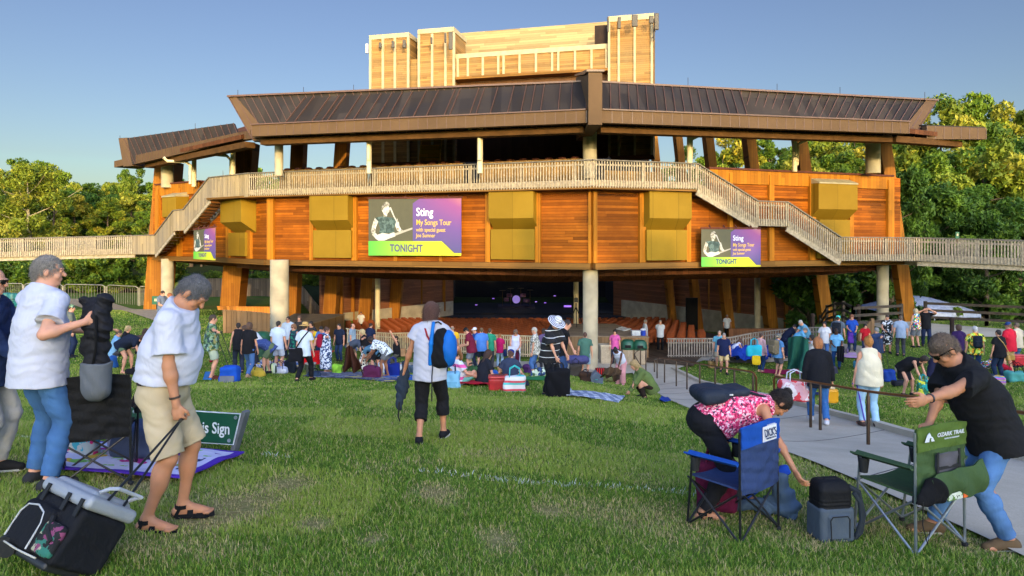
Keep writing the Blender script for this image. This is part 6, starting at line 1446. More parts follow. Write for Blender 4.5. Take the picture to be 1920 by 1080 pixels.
# ---- things on the right platform, tripod camera
def dpt(px, py, z): D = -z * F / (py - HY); return Vector(((px - 960) / F * D, D, z))
p = dpt(1080, 612, -4.64); r_ = empty('camera_tripod', p, 0, 'video camera on a tall black tripod on the platform by the column', 'camera')
for i in range(3): a = i * 2.1 + .5; b = MB(); b.tube([(.48 * math.cos(a), .48 * math.sin(a), 0), (.03 * math.cos(a), .03 * math.sin(a), 1.0)], [.02, .03], 6); b.build('leg', M_dark, r_, True)
b = MB(); b.tube([(0, 0, .95), (0, 0, 1.25)], .035, 8); b.build('centre_post', M_dark, r_, True)
b = MB(); b.box((0, 0, 1.42), (.18, .4, .22)); b.box((.02, -.24, 1.47), (.1, .14, .1)); b.lathe((0, .25, 1.36), [(.06, 0), (.07, .1)], 10); b.build('camera_body', plain('#16161a', .5), r_)
p = dpt(1146, 625, -4.64)
def box_thing(name, p, size, mat, label, cat, lid=None, rz=0, group=None, handle=None):
    r_ = empty(name, p, rz, label, cat, group); w, d, h_ = size; S_ = SDF(); S_.rbox((0, 0, h_ / 2), (w / 2, d / 2, h_ / 2), min(size) * .12); sdf_obj('body', S_, max(.008, min(size) / 14), mat, r_)
    if lid: S_ = SDF(); S_.rbox((0, 0, h_ + .02), (w / 2 + .012, d / 2 + .012, .03), .012); sdf_obj('lid', S_, max(.008, min(size) / 16), lid, r_)
    if handle is not None:
        b = MB(); b.tube([(-w * .35, 0, h_ * .9), (-w * .33, 0, h_ + handle), (w * .33, 0, h_ + handle), (w * .35, 0, h_ * .9)], .012, 6); b.build('handle', plain('#202024', .5), r_, True)
    return r_
box_thing('storage_box', dpt(1192, 629, -4.64), (.42, .3, .2), plain('#aeb4bc', .3), 'clear plastic box on the platform edge left of the blue drinks jug', 'box', plain('#c8ccd0', .4))
r_ = empty('drinks_jug', dpt(1206, 629, -4.64), 0, 'blue and white drinks jug on the platform edge', 'jug'); b = MB(); b.lathe((0, 0, 0), [(.12, 0), (.13, .05), (.13, .26)], 14); b.build('body', plain('#1d3fa8', .4), r_, True); b = MB(); b.lathe((0, 0, .262), [(.135, 0), (.13, .05), (.06, .08)], 14); b.build('lid', plain('#d0d4dc', .4), r_, True)
b = MB(); P_ = [dpt(1155, 617, -4.60), dpt(1166, 613, -4.60), dpt(1184, 617, -4.60), dpt(1170, 621, -4.60)]; b.prism(P_, (0, 0, .03)); tag(b.build('poster', pattern('blotch', ['#d8d4cc', '#8a4a2a', '#e8e4dc'], 6)), 'white poster lying flat on the platform', 'poster')
# ---- drum kit and lamps on the dark stage
M_purple = NT('purple_light').m; M_purple.node_tree.nodes['Principled BSDF'].inputs['Emission Color'].default_value = (.30, .10, .8, 1); M_purple.node_tree.nodes['Principled BSDF'].inputs['Emission Strength'].default_value = .8
p = at(968, 568, 74); p.z = -7.4; r_ = empty('drum_kit', p, 0, 'drum kit whose bass drum glows purple by itself on the dark stage', 'drum kit'); b = MB(); b.box((0, .8, .12), (4.0, 2.2, .24)); b.build('riser', plain('#30283a', .6), r_)
M_drum = NT('drum_skin_glow').m; q_ = M_drum.node_tree.nodes['Principled BSDF']; q_.inputs['Base Color'].default_value = (.55, .45, .7, 1); q_.inputs['Emission Color'].default_value = (.35, .22, .75, 1); q_.inputs['Emission Strength'].default_value = .35  # purple stage light put into the skin as emission
b = MB(); b.tube([(0, -.1, .95), (0, .4, .95)], .42, 18); b.build('bass_drum', M_drum, r_, True)
for x, z, rr in ((-.75, 1.35, .3), (.75, 1.35, .3), (1.1, .8, .36), (-1.1, .9, .3)): b = MB(); b.lathe((x, .3, z - .15), [(rr, 0), (rr, .35)], 14); b.build('tom_drum', plain('#7a4a5a', .4), r_, True)
for x, z in ((-1.5, 1.9), (1.5, 1.95), (.5, 2.15), (-.6, 2.1)): b = MB(); b.lathe((x, .3, z), [(0, .03), (.36, 0), (0, -.01)], 14); b.tube([(x, .3, .2), (x, .3, z)], .015, 5); b.build('cymbal', plain('#b08a4a', .3, metal=.8), r_)
for i, (px, py) in enumerate(((1064, 581), (1040, 556), (925, 561), (1005, 567), (893, 573), (1022, 569))):
    p = at(px, py, 75); p.z = max(p.z, -7.35); r_ = empty('stage_lamp', p, 0, 'small purple lamp glowing on the dark stage', 'lamp', 'purple stage lamps'); b = MB(); b.lathe((0, 0, 0), [(.16, 0), (.16, .14), (.1, .16)], 10); b.build('housing', M_dark, r_); b = MB(); b.box((0, -.17, .09), (.22 if i else .8, .02, .08 if i else .2)); b.build('lens', M_purple, r_)
# ---- wooden gantry standing behind the loge wall
r_ = empty('lighting_gantry', at(806, 302, 38), 0, 'yellow lit wooden ladder tower behind the balcony seats', 'gantry')
b = MB(); b.bbox((-.55, 0, .0), (.55, .7, .9)); b.build('crate', boards('#c08a30', 'z', .2, .3, .7), r_)
for x in (-.62, .5): b = MB(); b.bar((x, -.05, -.2), (x + .25, .1, 1.9), .06, .06); b.build('ladder_rail', plain('#c89a4a'), r_)
b = MB(); [b.bar((-.55 + .03 * k, -.03, .2 + .3 * k), (.55 + .03 * k, -.03, .2 + .3 * k), .04, .04) for k in range(6)]; b.build('rungs', plain('#a8803a'), r_)

# ---- banners
def banner(c00, c10, c11, c01, label, full=True, frame_up=.14):
    """corners: top left, top right, bottom right, bottom left"""
    c00, c10, c11, c01 = map(Vector, (c00, c10, c11, c01)); root = empty('concert_banner', (c01 + c11) / 2, 0, label, 'banner', 'concert banners hung on the theatre'); inv = Matrix.Translation(-root.location)
    ux = (c10 - c00); n = ux.cross(c01 - c00).normalized(); n = -n if n.y > 0 else n
    f = lambda u, v, o=0: c00.lerp(c10, u).lerp(c01.lerp(c11, u), v) + n * o
    Wd, Ht = ux.length, (c01 - c00).length
    def put(pts, o, mat, name):
        b = MB(); q = [f(u, v, o) for u, v in pts]; b.prism(q, n * .004); ob = b.build(name, mat, root); ob.matrix_parent_inverse = inv; return ob
    b = MB(); b.hexa([f(0, 0, -.02), f(1, 0, -.02), f(1, 1, -.02), f(0, 1, -.02)], [f(0, 0, .0), f(1, 0, .0), f(1, 1, .0), f(0, 1, .0)]); o = b.build('backing_board', plain('#54503a', .7, .05), root); o.matrix_parent_inverse = inv
    t = NT('printed_purple'); v = t.coord('Object'); sp = t.n('ShaderNodeSeparateXYZ'); t.l(v, sp.inputs[0])
    z0, z1 = f(0, 1).z, f(0, 0).z
    gz = t.math('DIVIDE', t.math('SUBTRACT', sp.outputs[2], z0 + 0.0), z1 - z0); gx = t.math('DIVIDE', t.math('SUBTRACT', sp.outputs[0], c00.x), ux.x)
    t.col(t.ramp(t.math('MULTIPLY', gz, gx), [(0, '#4a4a78'), (.45, '#6a4a86'), (.8, '#8d4a80'), (1, '#b06a70')])); t.rough(.7)
    put([(.56, .0), (1, 0), (1, .95), (.93, .95), (.80, .745), (.49, .745), (.49, .08)], .003, t.m, 'purple_panel')
    t = NT('printed_green'); v = t.coord('Object'); sp = t.n('ShaderNodeSeparateXYZ'); t.l(v, sp.inputs[0]); gx = t.math('DIVIDE', t.math('SUBTRACT', sp.outputs[0], c00.x), ux.x)
    t.col(t.ramp(gx, [(0, '#4fae3c'), (.5, '#a8c02c'), (1, '#d0c428')])); t.rough(.7)
    put([(0, .745), (.795, .745), (.925, .955), (1, .955), (1, 1), (0, 1)], .004, t.m, 'green_strip')
    # generic guitarist: torso, arms, head, guitar, microphone
    sk = pattern('blotch', ['#c8c2b4', '#b0a898', '#8f8878', '#d2ccc0', '#bab2a2'], 11, name='halftone'); sh = pattern('blotch', ['#4a5c58', '#3a4a46', '#5c6e68', '#46564f'], 10, name='halftone'); hr_ = pattern('blotch', ['#8f8a7e', '#5c564c', '#b0a898'], 22, name='halftone')
    k = lambda pts: [(x * .001 * (1 / .49) * .49, y * .001) for x, y in pts]
    put(k([(72, 330), (110, 320), (175, 300), (210, 318), (255, 330), (300, 335), (318, 390), (300, 450), (285, 520), (290, 600), (120, 610), (130, 520), (110, 420)]), .006, sh, 'printed_shirt')
    put(k([(72, 330), (110, 400), (85, 500), (75, 590), (110, 650), (170, 700), (150, 735), (95, 715), (45, 640), (30, 560), (48, 440)]), .008, sk, 'printed_arm')
    put(k([(318, 340), (340, 420), (345, 500), (385, 560), (372, 600), (318, 560), (298, 470)]), .008, sk, 'printed_arm')
    put(k([(165, 150), (190, 120), (225, 130), (238, 170), (232, 225), (212, 258), (206, 310), (172, 315), (168, 250), (150, 200)]), .009, sk, 'printed_head')
    put(k([(150, 130), (170, 70), (205, 45), (232, 75), (235, 130), (200, 120), (178, 150), (165, 200), (150, 180)]), .011, hr_, 'printed_hair')
    put(k([(90, 640), (160, 600), (230, 620), (280, 590), (310, 610), (300, 660), (230, 700), (180, 735), (110, 735), (75, 690)]), .012, plain('#c8c2b4', .7, .05), 'printed_guitar')
    put(k([(290, 610), (485, 505), (488, 535), (300, 650)]), .013, plain('#a8a090', .7, .05), 'printed_guitar_neck')
    put(k([(236, 150), (252, 145), (290, 300), (360, 520), (350, 525), (280, 310), (240, 170)]), .014, plain('#c0bab0', .7, .05), 'printed_microphone')
    ex = ux.normalized(); ey = (c00 - c01).normalized(); Mt = Matrix((ex, ey, n)).transposed().to_4x4()
    def txt(s, u, v, size, mat, bold=.0, sx=1.0, nm='lettering'):
        M = Matrix.Translation(f(u, v, .010)) @ Mt; o = text_mesh(s, size * Ht, mat, M, root, nm, .002, bold * Ht, sx); o.matrix_parent_inverse = inv
    wt = plain('#e6e6ea', .7, .02); yl = plain('#d8b23c', .7, .05); dk = plain('#1c2c66', .7, .05) if not full else plain('#54486a', .7, .05)
    txt('Sting', .525, .30, .20, wt, .0022, .84); txt('My Songs Tour', .525, .46, .135, yl, .0012, .80); txt('with special guest', .525, .575, .095, yl, .0008, .82); txt('Joe Sumner', .525, .675, .095, yl, .0008, .82); txt('TONIGHT', .24, .925, .175, dk, .006, .80)
    b = MB(); b.bar(f(-.01, 0, -.03) + Vector((0, 0, .06)), f(1.01, 0, -.03) + Vector((0, 0, .06)), .05, .06)
    for u in (.16, .4, .6, .86): b.bar(f(u, 0, -.03) + Vector((0, 0, .05)), f(u, 0, -.03) + Vector((0, .25, .05 + frame_up)), .05, .05)
    o = b.build('hanging_frame', M_rust, root); o.matrix_parent_inverse = inv
p, q = onl(691, W1, W0, .55), onl(865, W1, W0, .55)
def zz(P, py): return Vector((P.x, P.y, (HY - py) / F * P.y))
banner(zz(p, 373.5), zz(q, 372), zz(q, 479.5), zz(p, 479), 'largest concert banner on the middle of the orange wall')
p, q = at(1315, 450, 30.6), at(1426, 450, 31.4)
banner(zz(p, 430), zz(q, 430), zz(q, 500), zz(p, 500), 'concert banner hanging under the right hand stairs', False)
p, q = at(363, 450, 36.7), at(404, 450, 34.9)
banner(zz(p, 432), zz(q, 427), zz(q, 488), zz(p, 485.5), 'narrow looking concert banner turned sideways under the left hand stairs')
# ---- antennas on the tower
M_ant = plain('#3a3430', .6)
for i, (px, y0, y1, w_, D) in enumerate(((688, 82, 100, .2, 53), (713, 80, 90, .22, 52.4), (737, 77, 90, .22, 51.9), (758, 75, 90, .25, 51.6), (809, 70, 82, .14, 50.7), (835, 62, 80, .14, 50.2), (845, 60, 93, .3, 49.9), (1140, 32, 60, .12, 47.5), (1161, 32, 54, .22, 47.4), (1190, 28, 50, .4, 47.1), (1221, 30, 44, .3, 46.9), (1231, 25, 56, .3, 47.2), (1226, 54, 76, .1, 47.5))):
    a, c = at(px, y0, D), at(px, y1, D); r_ = empty('antenna', c, 0, 'small antenna fixed near the top of the tan tower blocks', 'antenna', 'antennas on the tower blocks')
    S_ = SDF(); S_.rbox((0, 0, (a.z - c.z) / 2), (w_ / 2, .09, (a.z - c.z) / 2), .03); sdf_obj('panel', S_, .02, plain('#c4c0b4', .6) if i == 0 else M_ant, r_)
    b = MB(); b.bar((0, .05, (a.z - c.z) * .4), (0, .5, (a.z - c.z) * .4), .05, .05); b.build('bracket', M_ant, r_)
# ---- tent, van, signs at the far right
g = Vector((27.0, 42.0, 0)); g.z = float(T(27, 42)); r_ = empty('white_tent', (28.6, 49.5, float(T(28.6, 49.5))), 0, 'open sided white tent under the trees at the right', 'tent')
b = MB(); 
x0, x1, y0, y1, ze, zr = -2.4, 4.0, -2.0, 2.5, 2.1, 3.1
b.sheet(lambda u, v: (x0 + (x1 - x0) * u, y0 + (y1 - y0) * v, ze + (zr - ze) * min(1, 2.4 * min(u, 1 - u, v, 1 - v)) ** .8), 16, 16, .02); b.build('canopy', plain('#8e98b0', .6), r_, True)
b = MB(); b.sheet(lambda u, v: (x0 + (x1 - x0) * u, y0 - .02, ze + .02 - .3 * v - .03 * abs(math.sin(u * 25))), 30, 1, .015); b.build('valance', plain('#98a0b4', .6), r_, True)
for x in (x0, (x0 + x1) / 2, x1):
    for y in (y0, y1): b = MB(); b.tube([(x, y, -.2), (x, y, ze)], .035, 8); b.build('pole', plain('#9aa0a8', .4), r_, True)
p = at(1634, 557, 66); p.z = float(T(p.x, p.y)) ; zv = at(1634, 557, 66).z; p.z = zv
r_ = empty('white_van', p, R(8), 'white van parked behind the trees on the right hillside', 'van')
S_ = SDF(); S_.rbox((0, 0, .75), (2.3, .9, .42), .15); S_.rbox((-.35, 0, 1.25), (1.6, .82, .5), .25, k=.15); sdf_obj('body', S_, .05, plain('#b4b8c0', .3, .03), r_)
b = MB(); b.bbox((-1.7, -.87, 1.2), (-.6, -.84, 1.6)); b.bbox((-.45, -.87, 1.2), (.5, -.84, 1.6)); b.build('side_window', plain('#1a2024', .1), r_)
b = MB(); b.poly([(1.15, -.72, 1.6), (1.15, .72, 1.6), (1.72, .76, 1.15), (1.72, -.76, 1.15)]); b.build('windscreen', plain('#1a2024', .1), r_)
for x in (-1.4, 1.45):
    for y in (-.85, .85): b = MB(); b.tube([(x, y - .1, .34), (x, y + .1, .34)], .34, 16); w_ = b.build('wheel', plain('#1c1c1e', .8), r_, True); b = MB(); b.tube([(x, y - .12, .34), (x, y + .12, .34)], .19, 12); b.build('hubcap', plain('#8a8c90', .4), w_, True)
def car_ground(): pass
gridn = MB(); gridn.hexa([(26, 62, zv - .3), (50, 62, zv - .3), (50, 72, zv - .3), (26, 72, zv - .3)], [(26, 62, zv - .01), (50, 62, zv - .01), (50, 72, zv - .01), (26, 72, zv - .01)]); o = gridn.build('road', plain('#77767a', .9)); o['kind'] = 'structure'
def sign(px, py, D, w_, h_, zpost, label, txt=None):
    p = at(px, py, D); r_ = empty('sign', p, 0, label, 'sign'); b = MB(); b.box((0, 0, 0), (w_, .02, h_)); b.build('panel', plain('#1c5a3c', .5), r_); b = MB(); b.box((0, .03, -zpost / 2), (.05, .03, zpost)); b.build('post', M_post, r_)
    b = MB(); b.box((0, -.014, .02), (w_ * .45, .006, h_ * .3)); b.build('symbol', plain('#c8b48a', .6), r_)
sign(1660, 616, 35.6, .36, .52, .1, 'small green sign fixed to the tall right column'); sign(293, 563, 40.5, .5, .5, 1.4, 'small green sign on a post by the left pillars')
sign(1795, 441, 31, .16, .3, .3, 'tiny green sign on the rail of the right footbridge')
for px, py in ((1524, 625), (1785, 636), (1610, 606)):
    g = ground(px, py); r_ = empty('bollard', g, 0, 'dark bollard light beside the right lawn path', 'bollard', 'dark bollards on the right'); b = MB(); b.lathe((0, 0, 0), [(.09, 0), (.09, .85)], 12); b.build('post', M_dark2, r_, True); b = MB(); b.lathe((0, 0, .853), [(.11, 0), (.11, .1), (.06, .14)], 12); b.build('cap', M_dark2, r_, True)

# ================================================================ blankets, bags and coolers on the lawn
def blanket(pts, mat, label, cat='blanket', amp=.03, lift=.03, n=22, seed=0):
    P = [ground(*p) for p in pts]
    def fn(u, v):
        p = P[0].lerp(P[1], u).lerp(P[3].lerp(P[2], u), v); w_ = vnoise(np.array(p.x), np.array(p.y), 3.2, seed + 20) + .5 * vnoise(np.array(p.x), np.array(p.y), 9, seed + 21)
        return (p.x, p.y, float(T(p.x, p.y)) + lift + amp * float(w_))
    b = MB(); b.sheet(fn, n, n, .012); o = b.build('blanket', mat, None, True); return tag(o, label, cat)
blanket([(568, 708), (700, 714), (690, 700), (590, 698)], pattern('blotch', ['#4a5064', '#2c3248', '#7c8094', '#3a4058'], 5), 'grey patterned blanket spread in front of the woman in the long dress')
blanket([(640, 710), (730, 720), (775, 708), (690, 701)], pattern('blotch', ['#1c3260', '#1c3260', '#c8b84a', '#b8a88a', '#24448a'], 4), 'navy and yellow patterned blanket in front of the woman with the polka dot top', seed=2)
blanket([(715, 712), (790, 716), (800, 708), (735, 704)], cloth('#1c5aa8'), 'bright blue blanket left of the walking woman in black trousers', seed=3)
blanket([(478, 696), (566, 700), (566, 688), (490, 684)], pattern('blotch', ['#c8ccd8', '#4a6a9a', '#b0a8b8', '#5a4a6a', '#d0b04a'], 4), 'colourful crumpled blanket under the people by the thick column', amp=.18, seed=4)
blanket([(858, 726), (925, 727), (925, 718), (862, 718)], cloth('#b01c2c'), 'red blanket under the woman in the printed black t shirt', amp=.07, seed=5)
blanket([(970, 727), (993, 727), (990, 718), (975, 718)], cloth('#23283c'), 'small navy mat right of the striped tote', seed=6)
blanket([(980, 716), (1025, 716), (1022, 709), (985, 709)], cloth('#2a7a44'), 'green mat beside the woman in rolled jeans', seed=7)
blanket([(1038, 745), (1160, 760), (1172, 748), (1060, 737)], pattern('check', ['#c8ccd4', '#8e98ac', '#5c6a88'], 5), 'grey and white checked blanket being laid out by the crouching woman', amp=.05, n=40, seed=8)
blanket([(1236, 760), (1258, 760), (1252, 753), (1240, 753)], cloth('#223c88'), 'crumpled blue cloth at the edge of the path', 'cloth', amp=.1, seed=9)
blanket([(1345, 682), (1440, 692), (1452, 668), (1372, 664)], cloth('#1f3f9a'), 'shiny blue tarp spread on the lower right lawn', 'tarp', amp=.55, seed=10, n=30)
blanket([(1425, 700), (1475, 704), (1478, 696), (1435, 694)], cloth('#8a1c44'), 'maroon mat in front of the green tarp', seed=11)
blanket([(1476, 696), (1520, 698), (1516, 690), (1478, 689)], pattern('stripes_x', ['#c8c0b8', '#c8402c', '#c8c0b8', '#6a3a7a'], 3), 'striped mat under the green tarp', seed=12)
blanket([(1580, 672), (1612, 674), (1612, 664), (1588, 663)], cloth('#b894b4'), 'pale pink blanket below the woman with the purple bag', seed=13)
blanket([(1838, 702), (1866, 704), (1862, 690), (1842, 690)], multi, 'brightly coloured blanket right of the man in the yellow flowered shirt', amp=.3, seed=14)
blanket([(1508, 742), (1552, 744), (1548, 738), (1514, 738)], cloth('#1c2c54'), 'dark blue cloth lying on the right lawn', 'cloth', seed=15)
blanket([(380, 716), (396, 716), (400, 700), (385, 700)], cloth('#3a7ab0'), 'blue towel on the grass beside the man towing a cooler', 'towel', seed=16)
def hang(name, pts, mat, label, cat, fold=.06, nf=5, th=.014):
    """hanging cloth: four corners as points, folds across u"""
    P = [Vector(p) for p in pts]; n = (P[1] - P[0]).cross(P[3] - P[0]).normalized()
    b = MB(); b.sheet(lambda u, v: P[0].lerp(P[1], u).lerp(P[3].lerp(P[2], u), v) + n * (fold * math.sin(u * nf * 3.1 + v * 2) * (.3 + v)) + Vector((0, 0, .5 * fold * math.sin(v * 7 + u * 3))), 26, 18, th); return tag(b.build(name, mat, None, True), label, cat)
hang('brown_blanket', [at(650, 652, 18.9), at(660, 652, 18.9), at(684, 697, 18.7), at(640, 697, 19.1)], cloth('#3c2016'), 'dark brown padded blanket held up between two women', 'blanket', .12)
hang('green_tarp', [at(1478, 634, 21.6), at(1516, 637, 21.2), at(1516, 700, 20.6), at(1472, 696, 21.6)], cloth('#1b4a3c'), 'large dark green tarp held up by the woman in grey', 'tarp', .18, 4)
hang('brown_blanket', [at(1136, 690, 20.8), at(1166, 694, 20.8), at(1160, 714, 20.4), at(1126, 706, 20.6)], cloth('#4a3826'), 'brown blanket being folded by the woman in pink trousers', 'blanket', .1)
def tote(at_, size, mat, label, hc='#202024', rz=0, strap_h=.22, cat='bag', name='tote_bag', sag=.02, group=None, h=None, trim=None):
    g = ground(*at_) if not isinstance(at_, Vector) else at_; r_ = empty(name, g, rz, label, cat, group); w, d, hh = size
    S_ = SDF(); S_.rbox((0, 0, hh / 2), (w / 2, d / 2, hh / 2), min(d, w) * .25); sdf_obj('body', S_, h or max(.007, min(size) / 12), mat, r_, wrinkle(sag, 9, w * 10))
    for s_ in (-1, 1):
        if strap_h: b = MB(); b.tube([(-w * .25, s_ * d * .42, hh * .6), (-w * .22, s_ * d * .3, hh + strap_h * .7), (0, s_ * d * .2, hh + strap_h), (w * .22, s_ * d * .3, hh + strap_h * .7), (w * .25, s_ * d * .42, hh * .6)], .012, 6); b.build('handle', cloth(hc), r_, True)
    if trim: b = MB(); b.box((0, -d / 2 - .012, hh * .3), (w * .75, .025, hh * .35)); b.build('front_pocket', cloth(trim), r_)
    return r_
def trolley(at_, size, mat, label, hand=None, rz=0, pocket=None, rods=None, cat='cooler', name='wheeled_cooler'):
    r_ = tote(at_, size, mat, label, strap_h=0, cat=cat, name=name, trim=pocket, rz=rz); w, d, hh = size
    for x in (-w * .4, w * .4): b = MB(); b.tube([(x - .02, d * .4, .05), (x + .02, d * .4, .05)], .05, 10); b.build('wheel', plain('#151518'), r_, True)
    if rods:
        b = MB(); inv_ = (Matrix.Translation(r_.location) @ Matrix.Rotation(rz, 4, 'Z')).inverted(); e = inv_ @ rods
        for x in (-.08, .08): b.tube([(x, d * .3, hh * .9), (e.x + x, e.y, e.z)], .010, 6)
        b.tube([(e.x - .1, e.y, e.z), (e.x + .1, e.y, e.z)], .016, 8); b.build('pull_handle', plain('#26262a', .4, metal=.4), r_, True)
    return r_
trolley((431, 717), (.50, .36, .44), cloth('#1c4fb0'), 'blue and grey wheeled cooler towed by the man in the leaf print shirt', rods=PL_['a11']['ha1'], pocket='#6a6e78')
tote((544, 700), (.36, .24, .46), cloth('#1c222c'), 'black backpack standing left of the woman in the straw hat', cat='backpack', name='backpack')
tote((505, 700), (.45, .25, .32), pattern('stripes_x', ['#c8d0b8', '#3a4a3a', '#c8d8a0'], 6), 'pale green striped bag among the blankets by the thick column')
tote((525, 701), (.5, .3, .22), cloth('#b8bccc'), 'white cloth bag at the feet of the man in the white polo')
r_ = empty('bucket', ground(582, 702), 0, 'grey bucket between the straw hat woman and the red table', 'bucket'); b = MB(); b.lathe((0, 0, 0), [(.14, 0), (.18, .36), (.19, .37)], 16); b.build('pail', plain('#5c6258', .6), r_, True); b = MB(); b.lathe((0, 0, .372), [(.2, 0), (.2, .03), (.05, .05)], 16); b.build('lid', plain('#8a8e86', .5), r_, True)
for px, py in ((492, 668), (509, 669)):
    g = ground(px, py); r_ = empty('litter_bin', g, 0, 'green topped litter bin beyond the bent man in plaid', 'litter bin', 'green bins by the thick column'); b = MB(); b.lathe((0, 0, 0), [(.3, 0), (.32, .6)], 12); b.build('body', plain('#1f4a34', .5), r_, True); b = MB(); b.lathe((0, 0, .603), [(.34, 0), (.33, .25), (.2, .38), (0, .4)], 14); b.build('green_top', plain('#1e5038', .4), r_, True)
# red table
g = ground(596, 696); r_ = empty('red_table', g, 0, 'folding table under a bright red cloth', 'table'); b = MB(); b.sheet(lambda u, v: ((u - .5) * 1.1, -.32 - .02 * math.sin(u * 20), .72 - .40 * v), 20, 4, .01); b.bbox((-.55, -.32, .722), (.55, .32, .735)); b.build('tablecloth', cloth('#c0141c'), r_)
for x in (-.45, .45):
    for y in (-.25, .25): b = MB(); b.tube([(x, y, 0), (x, y, .715)], .015, 6); b.build('leg', plain('#8a8c90'), r_)
tote((697, 711), (.55, .32, .40), cloth('#5a2444'), 'plum coloured tote in front of the woman in grey shorts', sag=.03)
tote((736, 707), (.46, .3, .44), cloth('#16287a'), 'royal blue shopping bag behind the blue blanket', '#1c3290')
box_thing('paper_bag', ground(754, 668), (.36, .22, .4), plain('#a8805a', .9), 'brown paper bag standing at the foot of the picket fence', 'bag')
box_thing('white_cushion', ground(757, 694), (.5, .35, .22), cloth('#c4c6c8'), 'round white cushion left of the walking woman', 'cushion')
tote((846, 728), (.42, .28, .38), cloth('#7ab0cc'), 'pale blue cooler bag on the grass', '#1c3040', trim='#6aa0bc')
r_ = box_thing('red_cooler', ground(934, 733), (.42, .3, .30), plain('#a81c24', .4), 'small red cooler between the red blanket and the striped tote', 'cooler', plain('#b83a3a', .4), handle=.06)
tote((965, 735), (.48, .26, .36), pattern('stripes_z', ['#58c4c4', '#d8505c', '#e0dcdc', '#e0dcdc'], 5.5), 'turquoise, white and red striped tote', '#40b8b8')
tote((1009, 706), (.5, .3, .28), pattern('blotch', ['#2c4a7a', '#c8d4b8', '#3a5a3a', '#1c2c44'], 9), 'blue and green patterned bag beside the woman in rolled jeans')
tote((1079, 706), (.5, .32, .48), cloth('#403a34'), 'dark brown wheeled bag under a purple bedroll', cat='bag', name='wheeled_bag'); S_ = SDF(); S_.cone((-.28, 0, 0), (.28, 0, 0), .17); o = sdf_obj('bedroll', S_, .02, cloth('#43436c'), None, wrinkle(.01, 20)); o.location = ground(1083, 706) + Vector((0, -.02, .66)); tag(o, 'purple rolled bedroll on top of the brown wheeled bag', 'bedroll')
o = tote(PL_['a37']['ha1'] + Vector((.0, -.05, -.72)), (.46, .3, .58), cloth('#121216'), 'black backpack held by the woman in the striped hat', strap_h=.12, cat='backpack', name='backpack')
r_ = empty('carrier', ground(1117, 719), 0, 'grey and turquoise pointed carrier beside the man in the green t shirt', 'carrier'); b = MB(); b.prism([(-.22, -.15, .03), (.22, -.15, .03), (.22, -.15, .22), (0, -.15, .42), (-.22, -.15, .22)], (0, .3, 0)); b.build('shell', plain('#5c6670', .6), r_); b = MB(); b.bbox((-.23, -.16, 0), (.23, .16, .028)); b.lathe((0, -.156, .15), [(0, 0), (.05, .002), (.05, .01), (0, .012)], 10); b.build('base', plain('#1ea088', .5), r_)
box_thing('plaid_cushion', ground(1126, 702), (.44, .3, .26), pattern('stripes_x', ['#c01c1c', '#2a0c0c'], 12), 'red and black plaid cushion behind the pointed carrier', 'cushion')
tote((1048, 742), (.5, .36, .24), cloth('#8f9cb0'), 'open pale blue bag standing on the checked blanket', '#1c1c20', sag=.04)
# bags carried or set down on the right
def bp(P, label, mat, size=(.34, .2, .48), name='backpack', trim=None):
    """backpack worn on the back of a person"""
    L = P['L']; M = P['M']; c = L['C'] * .75 + L['Mi'] * .25; Rm = np.stack([L['N'] * 0 + npv((1, 0, 0)), npv((0, 1, 0)), npv((0, 0, 1))], 1)
    pos = M @ Vector(c - npv((0, .22 if True else 0, .02))); rz = P['root'].rotation_euler[2]; S_ = SDF(); S_.rbox((0, 0, 0), (size[0] / 2, size[1] / 2, size[2] / 2), .07); S_.rbox((0, -size[1] * .5, -size[2] * .15), (size[0] * .36, .04, size[2] * .25), .03, k=.02)
    r_ = empty(name, pos, rz, label, 'backpack'); sdf_obj('pack', S_, .016, mat, r_, wrinkle(.006, 15))
    for s_ in (-1, 1): b = MB(); b.tube([(s_ * .11, .07, size[2] * .38), (s_ * .13, .16, size[2] * .45), (s_ * .14, .30, size[2] * .3), (s_ * .15, .31, 0), (s_ * .15, .1, -size[2] * .35)], .016, 6); b.build('strap', cloth('#17171a'), r_, True)
    return r_
bp(PL_['a20'], 'red backpack worn by the woman in the long dress', cloth('#8a1430')); bp(PL_['b5'], 'tan backpack worn by the man in the sun hat', cloth('#6f6450'), (.4, .28, .6)); bp(PL_['b10'], 'black backpack worn by the man in the teal cap', cloth('#1c2028')); bp(PL_['b19'], 'black backpack worn over the yellow flowered shirt', cloth('#1c2430'), (.28, .16, .42)); bp(PL_['a41'], 'blue strapped small pack behind the woman in pink', cloth('#3a7aa8'), (.25, .14, .3))
def side_bag(P, i, size, mat, label, drop=.1, hc='#17171a', off=(0, 0, 0)):
    h_ = P['ha%d' % i]; return tote(h_ + Vector(off) - Vector((0, 0, size[2] + drop)), size, mat, label, hc, P['root'].rotation_euler[2] + 1.57, drop, h=.016)
tote(PL_['a17']['P'] + Vector((-.18, -.22, -.28)), (.36, .12, .36), cloth('#17171c'), 'black shoulder bag worn by the woman in the straw hat', strap_h=0); strap(None, [PL_['a17']['P'] + Vector((-.18, -.2, .05)), PL_['a17']['C'] + Vector((-.02, -.17, 0)), PL_['a17']['S'] + Vector((.14, -.08, .06))], .035, .01, name='bag_strap'); tag(bpy.data.objects['bag_strap'], 'black strap across the back of the woman in the straw hat', 'strap')
tote(at(1414, 668, 22.0), (.46, .14, .36), cloth('#28a4b8'), 'turquoise tote on the shoulder of the woman in the pink blouse', '#28a4b8'); tote(at(1417, 684, 22.0), (.26, .1, .30), cloth('#c8a81c'), 'small yellow bag hanging below the turquoise tote', '#c8a81c', strap_h=.1)
